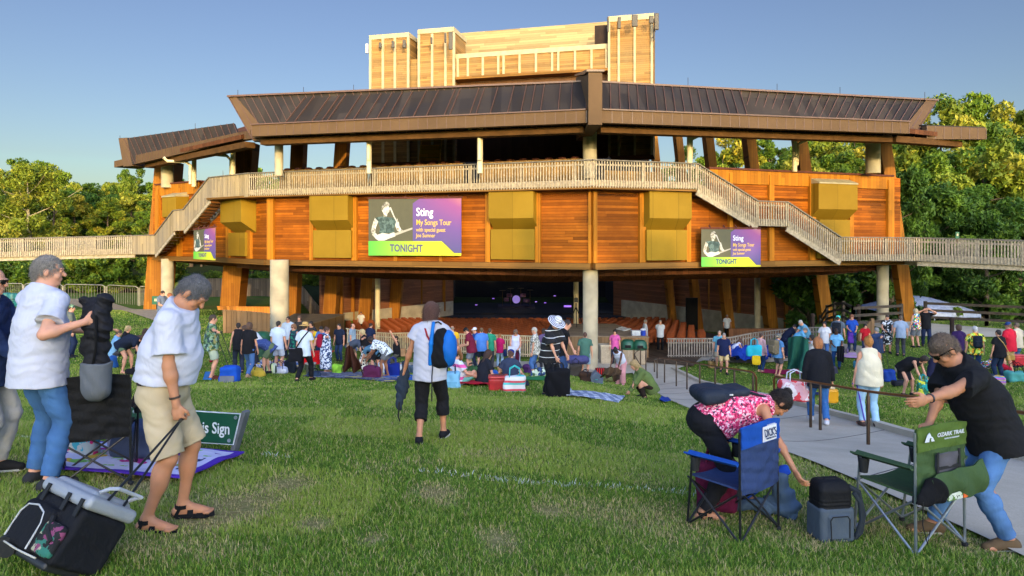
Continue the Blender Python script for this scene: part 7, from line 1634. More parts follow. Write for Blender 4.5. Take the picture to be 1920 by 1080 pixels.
side_bag(PL_['b11'], 1, (.4, .2, .42), cloth('#54308c'), 'purple bag held by the woman in the bright blue top', .08, '#54308c')
side_bag(PL_['a35'], 0, (.26, .12, .5), cloth('#4a1428'), 'long maroon bag hanging from the hand of the woman in white', .05)
hang('papers', [PL_['a35']['ha1'] + Vector((-.15, -.05, .12)), PL_['a35']['ha1'] + Vector((.12, -.08, .1)), PL_['a35']['ha1'] + Vector((.10, -.1, -.25)), PL_['a35']['ha1'] + Vector((-.18, -.08, -.2))], cloth('#c8cad8'), 'white papers held by the woman in sunglasses', 'papers', .01)
side_bag(PL_['a34'], 1, (.26, .12, .28), cloth('#1c2c54'), 'small navy shoulder bag of the girl in magenta', .02, off=(0, -.1, .15))
tote(PL_['c1']['ha0'] + Vector((-.16, .02, -.34)), (.60, .2, .42), pattern('blotch', ['#c83a44', '#d8d0d4', '#c83a44', '#c89aa4'], 6), 'red and white tote on the shoulder of the woman in the black cardigan', '#c8ccd8', .1, .2, h=.012)
p = PL_['c1']['ha1']; r_ = empty('drink_pouch', p + Vector((.0, 0, -.34)), 0, 'pouch of bright orange drink in the hand of the woman in the black cardigan', 'drink'); S_ = SDF(); S_.rbox((0, 0, .14), (.12, .06, .14), .05); sdf_obj('pouch', S_, .012, plain('#d89a1c', .25, .1), r_); S_ = SDF(); S_.rbox((0, 0, .29), (.06, .03, .04), .02); sdf_obj('neck', S_, .01, plain('#c8b89a', .4), r_)
p = PL_['c2']['ha0']; g = ground(1622, 818); b = MB(); b.tube([p + Vector((-.04, -.02, .03)), p + Vector((.03, -.02, .03)), p + Vector((.05, -.03, -.03)), Vector((p.x + .14, p.y - .12, g.z + .02))], [.014, .014, .012, .012], 8); tag(b.build('cane', plain('#4a2ca8', .35), None, True), 'purple walking cane used by the woman in cream', 'cane')
trolley((1666, 716), (.42, .3, .42), cloth('#1c3c88'), 'blue wheeled suitcase behind the man with sunglasses', rods=PL_['b13']['ha1'], cat='suitcase', name='suitcase')
tote((1684, 724), (.4, .3, .2), cloth('#22242c'), 'black bag with white papers on top lying behind the handrail', strap_h=0)
tote((1731, 746), (.34, .14, .5), pattern('blotch', ['#1c9a9a', '#c8c83a', '#1c9a9a', '#2a6a4a'], 9), 'turquoise and yellow flowered bag beside the bending woman in black', '#1c9a9a', strap_h=.16)
trolley((1869, 722), (.40, .3, .30), pattern('stripes_z', ['#c85a9a', '#5a7ab8', '#c8a84a', '#8a6ab0'], 9), 'low striped wheeled bag in front of the man in red', cat='bag', name='wheeled_bag', rods=None)
tote((1905, 716), (.60, .34, .34), cloth('#4a9088'), 'green duffel bag at the right edge of the lawn', '#17171a', strap_h=.3)
S_ = SDF(); S_.cone((-.3, 0, 0), (.3, .1, 0), .10); o = sdf_obj('rolled_mat', S_, .014, cloth('#a01430'), None, wrinkle(.006, 20)); o.location = ground(1872, 705) + Vector((0, -.2, .38)); o.rotation_euler = (0, R(25), 0); tag(o, 'rolled red mat above the striped wheeled bag', 'mat')
r_ = box_thing('red_cooler', PL_['b23']['ha1'] + Vector((.12, -.1, -.50)), (.42, .3, .32), plain('#b8202c', .4), 'red cooler carried by the man in the red t shirt', 'cooler', plain('#c84048', .4), handle=.16)
tote(PL_['b22']['P'] + Vector((.22, -.2, -.22)), (.22, .08, .18), plain('#a8823c', .5), 'small tan bag of the woman in black t shirt', strap_h=0); strap(None, [PL_['b22']['P'] + Vector((.2, -.2, -.03)), PL_['b22']['C'] + Vector((.02, -.18, 0)), PL_['b22']['S'] + Vector((-.12, -.1, .06))], .02, .008, plain('#a8823c', .6), 'long_strap'); tag(bpy.data.objects['long_strap'], 'tan strap across the back of the woman in black t shirt', 'strap')
hang('jacket', [PL_['b9']['ha0'] + Vector((-.15, -.06, .05)), PL_['b9']['ha0'] + Vector((.16, -.06, .05)), PL_['b9']['ha0'] + Vector((.1, -.06, -.6)), PL_['b9']['ha0'] + Vector((-.12, -.06, -.55))], cloth('#15151a'), 'black jacket over the arm of the woman in the light blue blouse', 'jacket', .05)
tote((395, 680), (.1, .1, .1), cloth('#8a1c2c'), 'tiny red pouch on the grass behind the man in the leaf print shirt', strap_h=0)
for i, (px, py) in enumerate(((1583, 664), (1589, 664))):
    r_ = empty('bottle', ground(px, py), 0, 'drink bottle standing by the pale pink blanket', 'bottle', 'bottles by the pale pink blanket'); b = MB(); b.lathe((0, 0, 0), [(.05, 0), (.05, .2), (.02, .26), (.02, .3)], 10); b.build('flask', plain('#4a3a6a', .3), r_, True)

for i, (px, py, sz, c, lb, cat) in enumerate([
    (205, 690, (.4, .3, .35), '#2a5a9a', 'blue cooler bag on the grass beside the man in teal shirt', 'bag'), (262, 702, (.7, .4, .18), '#17171b', 'flat black bag on the grass in front of the bending woman in navy', 'bag'), (300, 690, (.4, .25, .3), '#8a5a34', 'brown bag on the grass behind the man in white t shirt', 'bag'),
    (484, 706, (.5, .35, .25), '#c8a83c', 'yellow patterned bag at the feet of the woman in jeans', 'bag'), (538, 690, (.6, .4, .25), '#7a5a8a', 'mauve bundle of blankets beside the woman in white trousers', 'blanket'), (590, 708, (.4, .3, .2), '#2c3c50', 'slate bag just in front of the grey bucket', 'bag'),
    (632, 702, (.35, .25, .35), '#8ac03a', 'lime green folded chair beside the woman in the long dress', 'chair'), (716, 700, (.35, .25, .4), '#c4c8d0', 'white shopping bag behind the plum tote', 'bag'), (775, 700, (.45, .3, .3), '#4a5a6a', 'grey bag just left of the walking woman', 'bag'),
    (885, 712, (.4, .3, .4), '#3a5a34', 'dark green backpack standing behind the seated long haired woman', 'bag'), (920, 714, (.4, .25, .3), '#2858a0', 'blue bag between the two seated women', 'bag'), (940, 706, (.3, .25, .35), '#a8885a', 'tan bag behind the woman in the blue cap', 'bag'), (990, 700, (.35, .25, .3), '#4a2a5a', 'deep purple bag beside the woman in white sleeveless top', 'bag'),
    (1098, 716, (.35, .25, .3), '#3c2a20', 'chocolate coloured bag in front of the man in the green t shirt', 'bag'), (1140, 716, (.5, .3, .18), '#6a6a3c', 'olive bag under the brown blanket', 'bag'), (1500, 700, (.45, .3, .3), '#8a3a4a', 'rose coloured bag at the right foot of the green tarp', 'bag'), (1560, 700, (.4, .3, .3), '#3a3a48', 'charcoal bag at the feet of the woman in light blue', 'bag'),
    (1610, 690, (.4, .3, .3), '#3a7a8a', 'teal bag beside the child in red', 'bag'), (1690, 700, (.4, .3, .3), '#c8bca8', 'cream bag behind the blue suitcase', 'bag'), (1762, 722, (.5, .35, .25), '#5a3a6a', 'violet bag on the grass by the seated girl', 'bag'), (1812, 714, (.45, .3, .2), '#b8404c', 'coral coloured bag by the man in flowered shirt', 'bag'), (1850, 716, (.4, .3, .3), '#20303c', 'very dark bag left of the striped wheeled bag', 'bag'),
    (1395, 700, (.35, .25, .25), '#6a7a3a', 'moss green bag in front of the blue tarp', 'bag'), (1335, 690, (.35, .25, .3), '#9a7a4a', 'camel coloured bag left of the man in navy polo', 'bag')]):
    tote((px, py), sz, cloth(c), lb, cat=cat, name='folded_chair' if cat == 'chair' else ('blanket_bundle' if cat == 'blanket' else 'bag'), rz=i * .7, strap_h=.1 if i % 2 else 0, sag=.03, h=.022)
# ================================================================ people and things close to the camera
JEAN = pattern('blotch', ['#4d6f9c', '#47689a', '#5478a4', '#42628f'], 40, name='denim')
n0 = person((-26, 893), 1.72, 80, 'man in glasses, navy shirt and off white trousers at the far left edge', top=('long', cloth('#1c2a4c')), bot=('pants', cloth('#b4b0aa')), hair=('bald', '#8a7a6c'), glasses=1, near=True, g=1.1, hands=((-.1, .35, .95), (.15, .35, .98)), shoes='#1a1a1c')
n1 = person((72, 916), 1.84, 26, 'man in white polo shirt and blue jeans seen from behind holding up a black bag', top=('polo', cloth('#b9bac6', .95, .03, 6, .04)), bot=('jeans', cloth('#3f6390', .95, .03, 9, .25)), hair=('short', '#8f877e'), near=True, g=1.05, belly=1.1,
            head=(34, 4), wh=(None, (158, 604, 5.25)), hands=((-.05, .42, 1.12), (.2, .4, 1.3)), elbow=((-.5, -1, -.2), (.6, -.5, -1)), curl=.75, lean=4, feet=((-.14, .05, 0), (.13, .0, 0)), shoes='#2a2a2c', sleeve=.62)
n2 = person((312, 984), 1.80, 84, 'man in white t shirt and khaki shorts with grey hair pulling a wheeled cooler', top=('tee', cloth('#bdbecb', .95, .03, 6, .04)), bot=('shorts', cloth('#b3a284', .95, .02, 8, .06)), hair=('short', '#636264'), sk='tan', near=True, g=1.1, belly=1.32, lean=13, head=(4, 42), sandals=True,
            wh=(None, (332, 772, 4.55)), hands=((-.24, -.02, .84), (.3, .0, .8)), elbow=((-.5, -1, -.2), (.4, -1, -.2)), curl=.85, feet=((-.12, .06, 0), (.12, -.08, 0)), short=.96, sleeve=.72, hem=-.03, pf=-.02)
b = MB(); M_ = n2['M']; P_ = Vector(n2['L']['P']); ring = [(P_ + Vector((.200 * math.cos(a), .160 * math.sin(a) + .01, .052 + .012 * math.sin(a)))) for a in np.linspace(0, 2 * math.pi, 33)]
for p, q in zip(ring, ring[1:]): b.bar(p, q, .006, .036, (0, 0, 1))
b.build('belt', cloth('#2c2226', .6), n2['root'])
n3 = person((806, 830), 1.67, 4, 'woman in white t shirt and cropped black trousers walking down the lawn', pose='walk', top=('tee', cloth('#b0b1bd', .95, .03, 6, .04)), bot=('capri', cloth(BLK)), hair=('bob', '#6a4a40'), fem=True, near=True, g=1.05, shoes='#16161a', sleeve=.35, feet=((-.10, -.16, .03), (.13, .22, 0)), hem=.14, sk='tan',
            hands=((-.34, .12, .86), (.34, .30, 1.02)), head=(8, 12), sh=1)
n4 = person((1345, 962), 1.64, 84, 'woman in pink patterned top and black trousers bent over behind the blue chair', pose='bend', top=('tank', pinkfl), bot=('pants', cloth(BLK)), hair=('bun', '#1e1512'), fem=True, near=True, g=1.12, lean=84, ph=.86, shoes=None, sandals=True, sk='tan',
            feet=((-.16, .30, 0), (.16, -.20, 0)), wh=((1338, 880, 5.7), (1493, 888, 5.3)), hands=((-.2, .4, .4), (.2, .6, .5)), head=(0, 22), hem=.02, pf=-.08)
n5 = person((1830, 1018), 1.84, 273, 'man in black t shirt, blue jeans and sunglasses leaning over the green chair', top=('tee', cloth('#1b1b1d')), bot=('jeans', cloth('#4d719f', .95, .03, 9, .3)), hair=('short', '#6a5848'), sk='tan', near=True, g=1.12, belly=1.2, lean=31, ph=.88, pf=-.12, glasses=1, shoes='#5c4a34',
            feet=((-.12, -.16, 0), (.16, .22, 0)), toe=(5, 5), wh=((1700, 765, 4.9), (1738, 806, 5.3)), hands=((-.2, .5, .9), (.2, .5, .9)), elbow=((-.6, -.3, -1), (.5, -.6, -1)), curl=.3, head=(-6, 24), hem=.17, sleeve=.78)
# printed panel on the black t shirt hidden mostly; white cuffs and wristbands
def ring_at(P, key, d_key, r, w_, mat, name, off=0.0):
    L = P['L']; c = L[key] if isinstance(key, str) else key; d = Vector(L[d_key]).normalized(); a = d.orthogonal().normalized(); bb = d.cross(a); m = MB(); c = Vector(c) - d * off
    pts = [c + a * r * math.cos(t_) + bb * r * math.sin(t_) for t_ in np.linspace(0, 2 * math.pi, 17)]
    for p, q in zip(pts, pts[1:]): m.bar(p, q, .004, w_, d)
    return m.build(name, mat, P['root'])
ring_at(n5, 'wr0', 'hd0', .031, .012, plain('#2a2a2e', .4), 'wristband', .03)
ring_at(n2, 'wr1', 'hd1', .033, .014, plain('#3a2c26', .4), 'wristband', .05)
ring_at(PL_['c2'], 'wr1', 'hd1', .03, .03, plain('#c8c8c8', .4), 'bracelet', .02)

# ---- bag held up by the man in the polo shirt
h_ = n1['ha1']; r_ = empty('travel_bag', h_ + Vector((-.03, .04, -.42)), R(-20), 'long black and grey bag hanging from the raised hand of the man in white polo', 'bag')
S_ = SDF(); S_.cone((0, 0, .02), (0, 0, .36), .105, .12, k=.03, flat=(npv((0, 1, 0)), .75)); S_.cone((-.02, 0, .36), (-.03, .01, .52), .12, .07, k=.04, flat=(npv((0, 1, 0)), .6)); S_.cone((.04, 0, .40), (.09, 0, .56), .07, .05, k=.03); S_.cone((-.05, 0, .42), (-.11, 0, .55), .06, .04, k=.03)
sdf_obj('bag_top', S_, .007, cloth('#1c1c21', .7), r_, folds(.02, 1.3)); 
S_ = SDF(); S_.cone((0, 0, -.12), (0, 0, .06), .122, .130, k=.03, flat=(npv((0, 1, 0)), .78), cuts=[(npv((0, 0, 1.)), .07)]); sdf_obj('grey_base', S_, .007, cloth('#5c6066'), r_, wrinkle(.005, 18)); 
b = MB(); b.tube([(.05, -.07, .06), (.11, -.09, .2), (.10, -.08, .42), (.05, -.04, .54)], .010, 6); b.build('strap', cloth('#101012'), r_, True)

# ---- folding chairs
def camp_chair(loc, rz, fab, frame, label, s=1.0, arm=None, back_h=.92, trim=None):
    root = empty('camping_chair', loc, rz, label, 'chair'); root.scale = (s,) * 3; arm = arm or fab
    w, zs = .28, .42
    for sx in (-1, 1):
        for nm, pts in (('rear_leg', [(sx * w, -.25, 0), (sx * w * .98, -.24, back_h - .02)]), ('front_post', [(sx * w, .27, 0), (sx * (w + .02), .20, .62)])):
            b = MB(); b.tube(pts, .0105, 8); b.build(nm, frame, root, True)
        for nm, pts in (('side_brace', [(sx * w, -.25, .01), (sx * w, .25, zs)]), ('side_brace', [(sx * w, .27, .01), (sx * w * .95, -.22, zs - .02)]), ('rear_brace', [(sx * w, -.25, .01), (-sx * w * .95, -.24, zs)]), ('front_brace', [(sx * w, .27, .01), (-sx * w, .26, zs)])):
            b = MB(); b.tube(pts, .0095, 8); b.build(nm, frame, root, True)
        for y in (-.25, .27): b = MB(); b.lathe((sx * w, y, -.015), [(.022, 0), (.024, .02), (.013, .03)], 10); b.build('foot', plain('#151517'), root, True)
        a = MB(); a.sheet(lambda u, v: (sx * (w + .02) + (v - .5) * .085 * (1 - .3 * u), .26 - .50 * u, .63 + .02 * u + .012 * math.cos(v * 6)), 10, 4, .014); ar = a.build('armrest', arm, root, True)
        b = MB(); b.lathe((sx * (w + .02), .17, .50), [(.03, 0), (.045, .12)], 12, cap=False); b.build('cup_holder', plain('#1c1e20', .9), ar, True)
        b = MB(); b.lathe((sx * w * .95, -.235, zs - .03), [(.02, 0), (.02, .05)], 8); b.build('joint', plain('#1a1a1c'), root, True)
    b = MB(); b.sheet(lambda u, v: (-w * .95 + 2 * w * .95 * u, -.22 + .47 * v, zs + .02 - .05 * math.sin(math.pi * u) * (.6 + .4 * math.sin(math.pi * v))), 12, 12, .014); b.build('seat', fab, root, True)
    def bk(u, v):
        x = -w * .98 + 2 * w * .98 * u; sag = .045 * math.sin(math.pi * u); wr = .006 * math.sin(v * 22 + 3 * math.sin(u * 5)) * math.sin(math.pi * u) + .004 * math.sin(v * 40 + u * 9)
        return (x, -.245 - sag * .8 + wr, zs - .02 + (back_h - zs + .02) * v + .03 * math.sin(math.pi * u) * v)
    b = MB(); b.sheet(bk, 22, 34, .016); bo = b.build('backrest', fab, root, True)
    if trim:
        b = MB(); b.sheet(lambda u, v: tuple(Vector(bk(u, .70 + .32 * v)) + Vector((0, -.008, 0))), 18, 8, .022); b.build('head_panel', trim, root, True)
    return root, bk
def chair_text(root, bk, s, u, v, size, mat, sx=1.0, bold=0.0, off=.02, shear=0, nm='lettering'):
    p = Vector(bk(u, v)); q = Vector(bk(u, v + .1)); p.y -= off; up = (q - Vector(bk(u, v))).normalized(); n = Vector((0, -1, 0)); ex = Vector((1, 0, 0)); ey = n.cross(ex); ey = up
    M = Matrix.Translation(p) @ Matrix((ex, ey, n)).transposed().to_4x4(); return text_mesh(s, size, mat, M, root, nm, .001, bold, sx, 'CENTER', shear)
FR_D = plain('#26262a', .35, .1, metal=.5); FR_S = plain('#9aa0a8', .3, .08, metal=.75)
g = ground(168, 905); camp_chair(Vector((g.x, g.y + .1, g.z)), R(24), cloth('#141416', .75, .03, 14, .1), FR_D, 'black folding camping chair seen from behind next to the wheeled cooler', .95)
g = ground(1385, 1000); ch, bk = camp_chair(Vector((g.x, g.y + .12, g.z)), R(38), cloth('#2c3c62', .85, .03, 10, .12), FR_D, 'blue folding camping chair with white store lettering on the back', .92, cloth('#1a4a9c'), .93, cloth('#17479a'))
wht = plain('#c8ccd4', .8, .03)
p = Vector(bk(.6, .84)); b = MB(); b.box((p.x, p.y - .030, p.z - .006), (.20, .004, .125)); b.build('white_label', wht, ch)
chair_text(ch, bk, "DICK'S", .6, .792, .088, plain('#10244c', .8), .66, .0008, .034); chair_text(ch, bk, 'EVERY SEASON', .6, .925, .026, wht, .95, .0006, .024); chair_text(ch, bk, 'SPORTING GOODS', .6, .755, .018, plain('#16305c', .8), .9, .0004, .034)
g = ground(1742, 1036); olive = cloth('#3c5230', .8, .03, 10, .1); ch, bk = camp_chair(Vector((g.x, g.y + .25, g.z)), R(24), olive, FR_S, 'green folding camping chair with white lettering and silver frame', 1.0, cloth('#3a5038'), .93, cloth('#4c6228', .8, .03, 9, .08))
chair_text(ch, bk, 'OZARK TRAIL', .575, .85, .044, wht, 1.12, .0012, .026); chair_text(ch, bk, 'OUTDOOR EQUIPMENT', .575, .812, .013, wht, 1.2, .0003, .026)
p = Vector(bk(.17, .86)); b = MB(); b.prism([p + Vector((-.055, -.024, -.022)), p + Vector((.05, -.024, -.022)), p + Vector((.028, -.024, .010)), p + Vector((.015, -.024, .016)), p + Vector((-.005, -.024, .045)), p + Vector((-.03, -.024, .028))], (0, -.003, 0)); b.build('mountain_emblem', wht, ch)
b = MB(); q = p + Vector((0, -.0285, 0)); b.prism([q + Vector((-.012, 0, -.022)), q + Vector((.012, 0, -.022)), q + Vector((.004, 0, -.006)), q + Vector((.014, 0, .004)), q + Vector((-.004, 0, .008)), q + Vector((-.008, 0, -.004))], (0, -.002, 0)); b.build('emblem_gap', cloth('#4c6228', .8, .03, 9, .08), ch)
b = MB(); b.sheet(lambda u, v: tuple(Vector(bk(.30 + .45 * u, .32 + .30 * v)) + Vector((0, -.014, 0))), 10, 6, .012); b.build('mesh_window', plain('#4c4a50', .9), ch, True)
for a_ in ((.28, .30, .34, .66), (.76, .70, .34, .66)): b = MB(); b.bar(Vector(bk(a_[0], .66)) + Vector((0, -.03, 0)), Vector(bk(a_[1] if a_[1] < .5 else .74, .30)) + Vector((0, -.03, 0)), .022, .006, (0, 1, 0)); b.build('webbing', plain('#141416'), ch)
b = MB(); b.bar(Vector(bk(.30, .44)) + Vector((0, -.034, 0)), Vector(bk(.75, .44)) + Vector((0, -.034, 0)), .006, .022, (0, 0, 1)); b.build('webbing', plain('#141416'), ch)
# carry sack slung across the green chair
Mc = ch.matrix_world.copy(); Mc = Matrix.Translation(ch.location) @ Matrix.Rotation(ch.rotation_euler[2], 4, 'Z') @ Matrix.Scale(1.0, 4)
def fn_s(u, v):
    x = -.22 + .58 * u; z = .40 + .24 * v * (1 - .25 * (1 - u)) - .05 * (1 - u) * 0 + .015 * math.sin(u * 6); return Mc @ Vector((x, -.315 - .03 * math.sin(math.pi * v) + .012 * math.sin(u * 16 + v * 5) - .02 * u, z + .03 * u))
b = MB(); b.sheet(fn_s, 24, 10, .02); r0 = empty('chair_sack', Mc @ Vector((0, -.3, .4)), 0, 'olive carry sack with black mesh end draped across the back of the green chair', 'sack'); inv = Matrix.Translation(-r0.location); o = b.build('sack_cloth', olive, r0, True); o.matrix_parent_inverse = inv
S_ = SDF(); c1, c2 = Mc @ Vector((-.20, -.33, .50)), Mc @ Vector((-.36, -.33, .44)); S_.cone(tuple(c1), tuple(c2), .095, .028, k=.03, flat=(npv((.4, .9, 0)), .35)); o = sdf_obj('mesh_end', S_, .008, cloth('#121214'), r0, wrinkle(.008, 34)); o.matrix_parent_inverse = inv
b = MB(); m_or = plain('#c85a1c', .7); q = [Mc @ Vector((x, -.352, z)) for x, z in ((.10, .415), (.15, .418), (.15, .485), (.10, .480))]; b.prism(q, Mc.to_3x3() @ Vector((0, -.004, 0))); o = b.build('orange_tag', m_or, r0); o.matrix_parent_inverse = inv
b = MB(); q = [Mc @ Vector((x, -.350, z)) for x, z in ((-.08, .412), (.095, .415), (.095, .47), (-.08, .46))]; b.prism(q, Mc.to_3x3() @ Vector((0, -.003, 0))); o = b.build('label_strip', pattern('blotch', ['#b8c0b0', '#3a5a2a', '#c8ccc0', '#5a7a3a', '#202420'], 30), r0); o.matrix_parent_inverse = inv
b = MB(); c3 = Mc @ Vector((-.34, -.35, .45)); b.tube([c3, c3 + Vector((-.01, -.01, -.16)), c3 + Vector((.03, 0, -.30)), c3 + Vector((.05, 0, -.20))], .004, 5); o = b.build('drawstring', plain('#141416'), r0, True); o.matrix_parent_inverse = inv

# ---- wheeled cooler pulled by the man in khaki shorts
cb = ground(88, 1078, 3.0); r_ = empty('wheeled_cooler', Vector((cb.x, cb.y, cb.z)), 0, 'black soft sided cooler with grey lid tilted on its wheels', 'cooler'); r_.scale = (.86,) * 3
Rc_ = (Matrix.Rotation(R(-30), 3, 'X') @ Matrix.Rotation(R(20), 3, 'Y') @ Matrix.Rotation(R(-22), 3, 'Z')); Ma = np.array(Rc_); base = npv((.0, .0, .10))
lc = lambda x, y, z: base + Ma @ npv((x, y, z))
W_, D_, H_ = .27, .19, .36
blk = cloth('#15161a', .8, .02, 16, .1)
S_ = SDF(); S_.rbox(lc(.05, 0, H_ / 2), (W_, D_, H_ / 2), .04, Ma); S_.rbox(lc(-.05, -D_ - .0, H_ * .42), (W_ * .62, .05, H_ * .40), .045, Ma, k=.02); S_.rbox(lc(.05 - W_ - .02, 0, H_ * .42), (.05, D_ * .8, H_ * .40), .045, Ma, k=.02); sdf_obj('cooler_body', S_, .008, blk, r_, wrinkle(.003, 25))
S_ = SDF(); S_.rbox(lc(.05, 0, H_ + .045), (W_ + .012, D_ + .012, .045), .035, Ma); S_.rbox(lc(.05, 0, H_ + .09), (W_ - .05, D_ - .03, .03), .03, Ma, k=.02); sdf_obj('lid', S_, .007, plain('#8b9096', .45, .06, 3), r_)
def lbar(mb, pts, r=.006, n=6): mb.tube([tuple(lc(*p)) for p in pts], r, n)
b = MB(); lbar(b, [(-.185, -D_ - .049, .04), (-.185, -D_ - .051, .2), (-.15, -D_ - .051, .255), (-.05, -D_ - .051, .275), (.04, -D_ - .051, .25), (.075, -D_ - .051, .19), (.085, -D_ - .049, .03)], .006); o = b.build('piping', plain('#b8b8b4', .6), r_, True)
b = MB(); lbar(b, [(-.2, -D_ - .05, .012), (.02, -D_ - .055, .008), (.2, -D_ - .03, .012)], .006); b.build('piping', plain('#b8b4a4', .6), r_, True)
for x in (-.12, .12, .27): b = MB(); b.bar(lc(x, -D_ - .012, H_ - .06), lc(x, -D_ - .022, H_ + .05), .035, .008, Vector(Ma[:, 1])); b.build('lid_tab', plain('#0e0e10', .7), r_)
S_ = SDF(); S_.rbox(lc(.20, -D_ - .02, .13), (.10, .03, .10), .03, Ma); sdf_obj('mesh_pocket', S_, .008, pattern('blotch', ['#141416', '#141416', '#7a3a5c', '#1a1a1c', '#9a9a80', '#141416', '#2a6a5a'], 26), r_)
b = MB(); lbar(b, [(.12, -D_ - .03, .25), (.18, -D_ - .05, .17), (.27, -D_ - .05, .13)], .016); b.build('pocket_strap', plain('#101012'), r_, True)
hx = (Matrix.Translation(r_.location) @ Matrix.Scale(.86, 4)).inverted() @ n2['ha1']
side_b = [(.05 + W_ - .02, .07, H_ + .06), (.05 + W_ - .02, -.07, H_ + .06)]
b = MB(); e0 = npv(hx) + npv((.0, .05, -.012)); e1 = npv(hx) + npv((.03, -.05, -.012))
for s_, e in zip(side_b, (e0, e1)):
    b.tube([tuple(lc(*s_)), tuple(e)], [.010, .008], 8)
b.build('pull_rods', plain('#1c1d20', .35, metal=.4), r_, True)
b = MB(); b.tube([tuple(e0 + (e0 - e1) * .25), tuple(e1 - (e0 - e1) * .25)], .015, 10); b.build('pull_handle', plain('#1a1a1c', .5), r_, True)
b = MB(); lbar(b, [(.05 + W_ - .10, -.11, H_ + .10), (.05 + W_ + .0, -.11, H_ + .16), (.05 + W_ + .06, -.10, H_ + .18), (.05 + W_ + .06, .10, H_ + .18), (.05 + W_ + .0, .11, H_ + .16), (.05 + W_ - .10, .11, H_ + .10)], .013, 8); b.build('carry_handle', plain('#9a9ea4', .45), r_, True)
for y in (-D_ - .01, D_ + .01): b = MB(); c = lc(.05 + W_ * .0 - .2, y, -.01); b.tube([c - npv((0, .025, 0)), c + npv((0, .025, 0))], .07, 18); b.build('wheel', plain('#1a1a1c', .6), r_, True)
b = MB(); S_ = SDF(); S_.rbox(lc(.0, 0, -.01), (W_ * .95, D_ * .9, .03), .025, Ma); sdf_obj('wheel_base', S_, .008, plain('#202226', .5), r_)

# ---- green sign, quilt and the bags on it
gs_ = ground(345, 846); Dq = gs_.y; c_tl, c_tr, c_br, c_bl = at(248, 762, Dq + .15), at(453, 775, Dq - .1), at(439, 834, Dq - .1), at(237, 821, Dq + .15)
r_ = empty('lawn_sign', gs_, 0, 'low green sign with white border and serif lettering standing on the lawn', 'sign'); inv = Matrix.Translation(-r_.location); n = (c_tr - c_tl).cross(c_bl - c_tl).normalized(); n = -n if n.y > 0 else n
def sq(mb, m_, e, th, o_): 
    f = lambda u, v: c_tl.lerp(c_tr, u).lerp(c_bl.lerp(c_br, u), v) + n * o_
    mb.prism([f(e, e * 3.4), f(1 - e, e * 3.4), f(1 - e, 1 - e * 3.4), f(e, 1 - e * 3.4)], n * th); return mb
o = sq(MB(), 0, 0, .012, 0).build('white_border', plain('#c4ccd0', .5), r_); o.matrix_parent_inverse = inv
o = sq(MB(), 0, .008, .003, .012).build('sign_panel', plain('#0c4a30', .45, .05), r_); o.matrix_parent_inverse = inv
ex = (c_tr - c_tl).normalized(); ey = n.cross(ex); Mt = Matrix((ex, ey, n)).transposed().to_4x4()
fnt = text_mesh('This Sign', .155, plain('#d0d6d6', .6, .02), Matrix.Translation(c_tl.lerp(c_tr, .585).lerp(c_bl.lerp(c_br, .585), .66) + n * .017) @ Mt, r_, 'lettering', .001, .002, .80); fnt.matrix_parent_inverse = inv
for u, v in ((.04, .14), (.965, .13), (.955, .86), (.04, .86)): p = c_tl.lerp(c_tr, u).lerp(c_bl.lerp(c_br, u), v); b = MB(); b.tube([p + n * .014, p + n * .022], .018, 12); o = b.build('bolt', plain('#a8aeb4', .3, metal=.6), r_, True); o.matrix_parent_inverse = inv
for a_, c_2 in ((c_tr + ex * .02, c_br + ex * -.0), (c_tl + ex * .1, c_bl + ex * .1)): b = MB(); d = (c_2 - a_); b.bar(a_ - n * .04 + d * -.05, a_ - n * .04 + d * 1.45, .04, .09, n); o = b.build('post', plain('#5c5f60', .7), r_); o.matrix_parent_inverse = inv
Pq = [ground(70, 884), ground(345, 912), ground(458, 858), ground(180, 838)]
def fq(u, v):
    p = Pq[0].lerp(Pq[1], u).lerp(Pq[3].lerp(Pq[2], u), v); return (p.x, p.y, float(T(p.x, p.y)) + .045 + .03 * float(vnoise(np.array(p.x), np.array(p.y), 4, 30)))
b = MB(); nu, nv = 40, 20; b.sheet(fq, nu, nv, .014); k = 0
for i in range(nu):
    for j in range(nv):
        e = min(i / 1.6, (nu - 1 - i) / 1.6, j, nv - 1 - j); mm = 0 if e < 1.0 else (1 if e < 2.2 else 2); b.mi[k] = b.mi[k + 1] = mm; k += 2
o = b.build('quilt', [cloth('#4c2c9a'), cloth('#c0bcd8'), pattern('blotch', ['#c8c4dc', '#4a2a8a', '#c8c4dc', '#b01c7a', '#7ab04a', '#c8c4dc', '#c8a02c', '#20285a'], 7)], None, True); tag(o, 'patchwork quilt with purple border spread under the green sign', 'quilt')
tote(ground(262, 872) + Vector((0, .1, .04)), (.55, .32, .30), cloth('#3c4660'), 'slate blue bag lying on the quilt behind the black chair', strap_h=0, sag=.02)
tote(ground(228, 868) + Vector((0, .12, .04)), (.34, .25, .26), cloth('#8a8aa8'), 'lilac grey cloth bundle on the quilt', strap_h=0, sag=.03)
tote(ground(155, 862), (.24, .16, .42), pattern('blotch', ['#b8bcb8', '#b8bcb8', '#c01c6a', '#a8b0b0', '#3a9ab0'], 9), 'white shopping bag with pink print between the jeans and the black chair', '#b8bcb8')

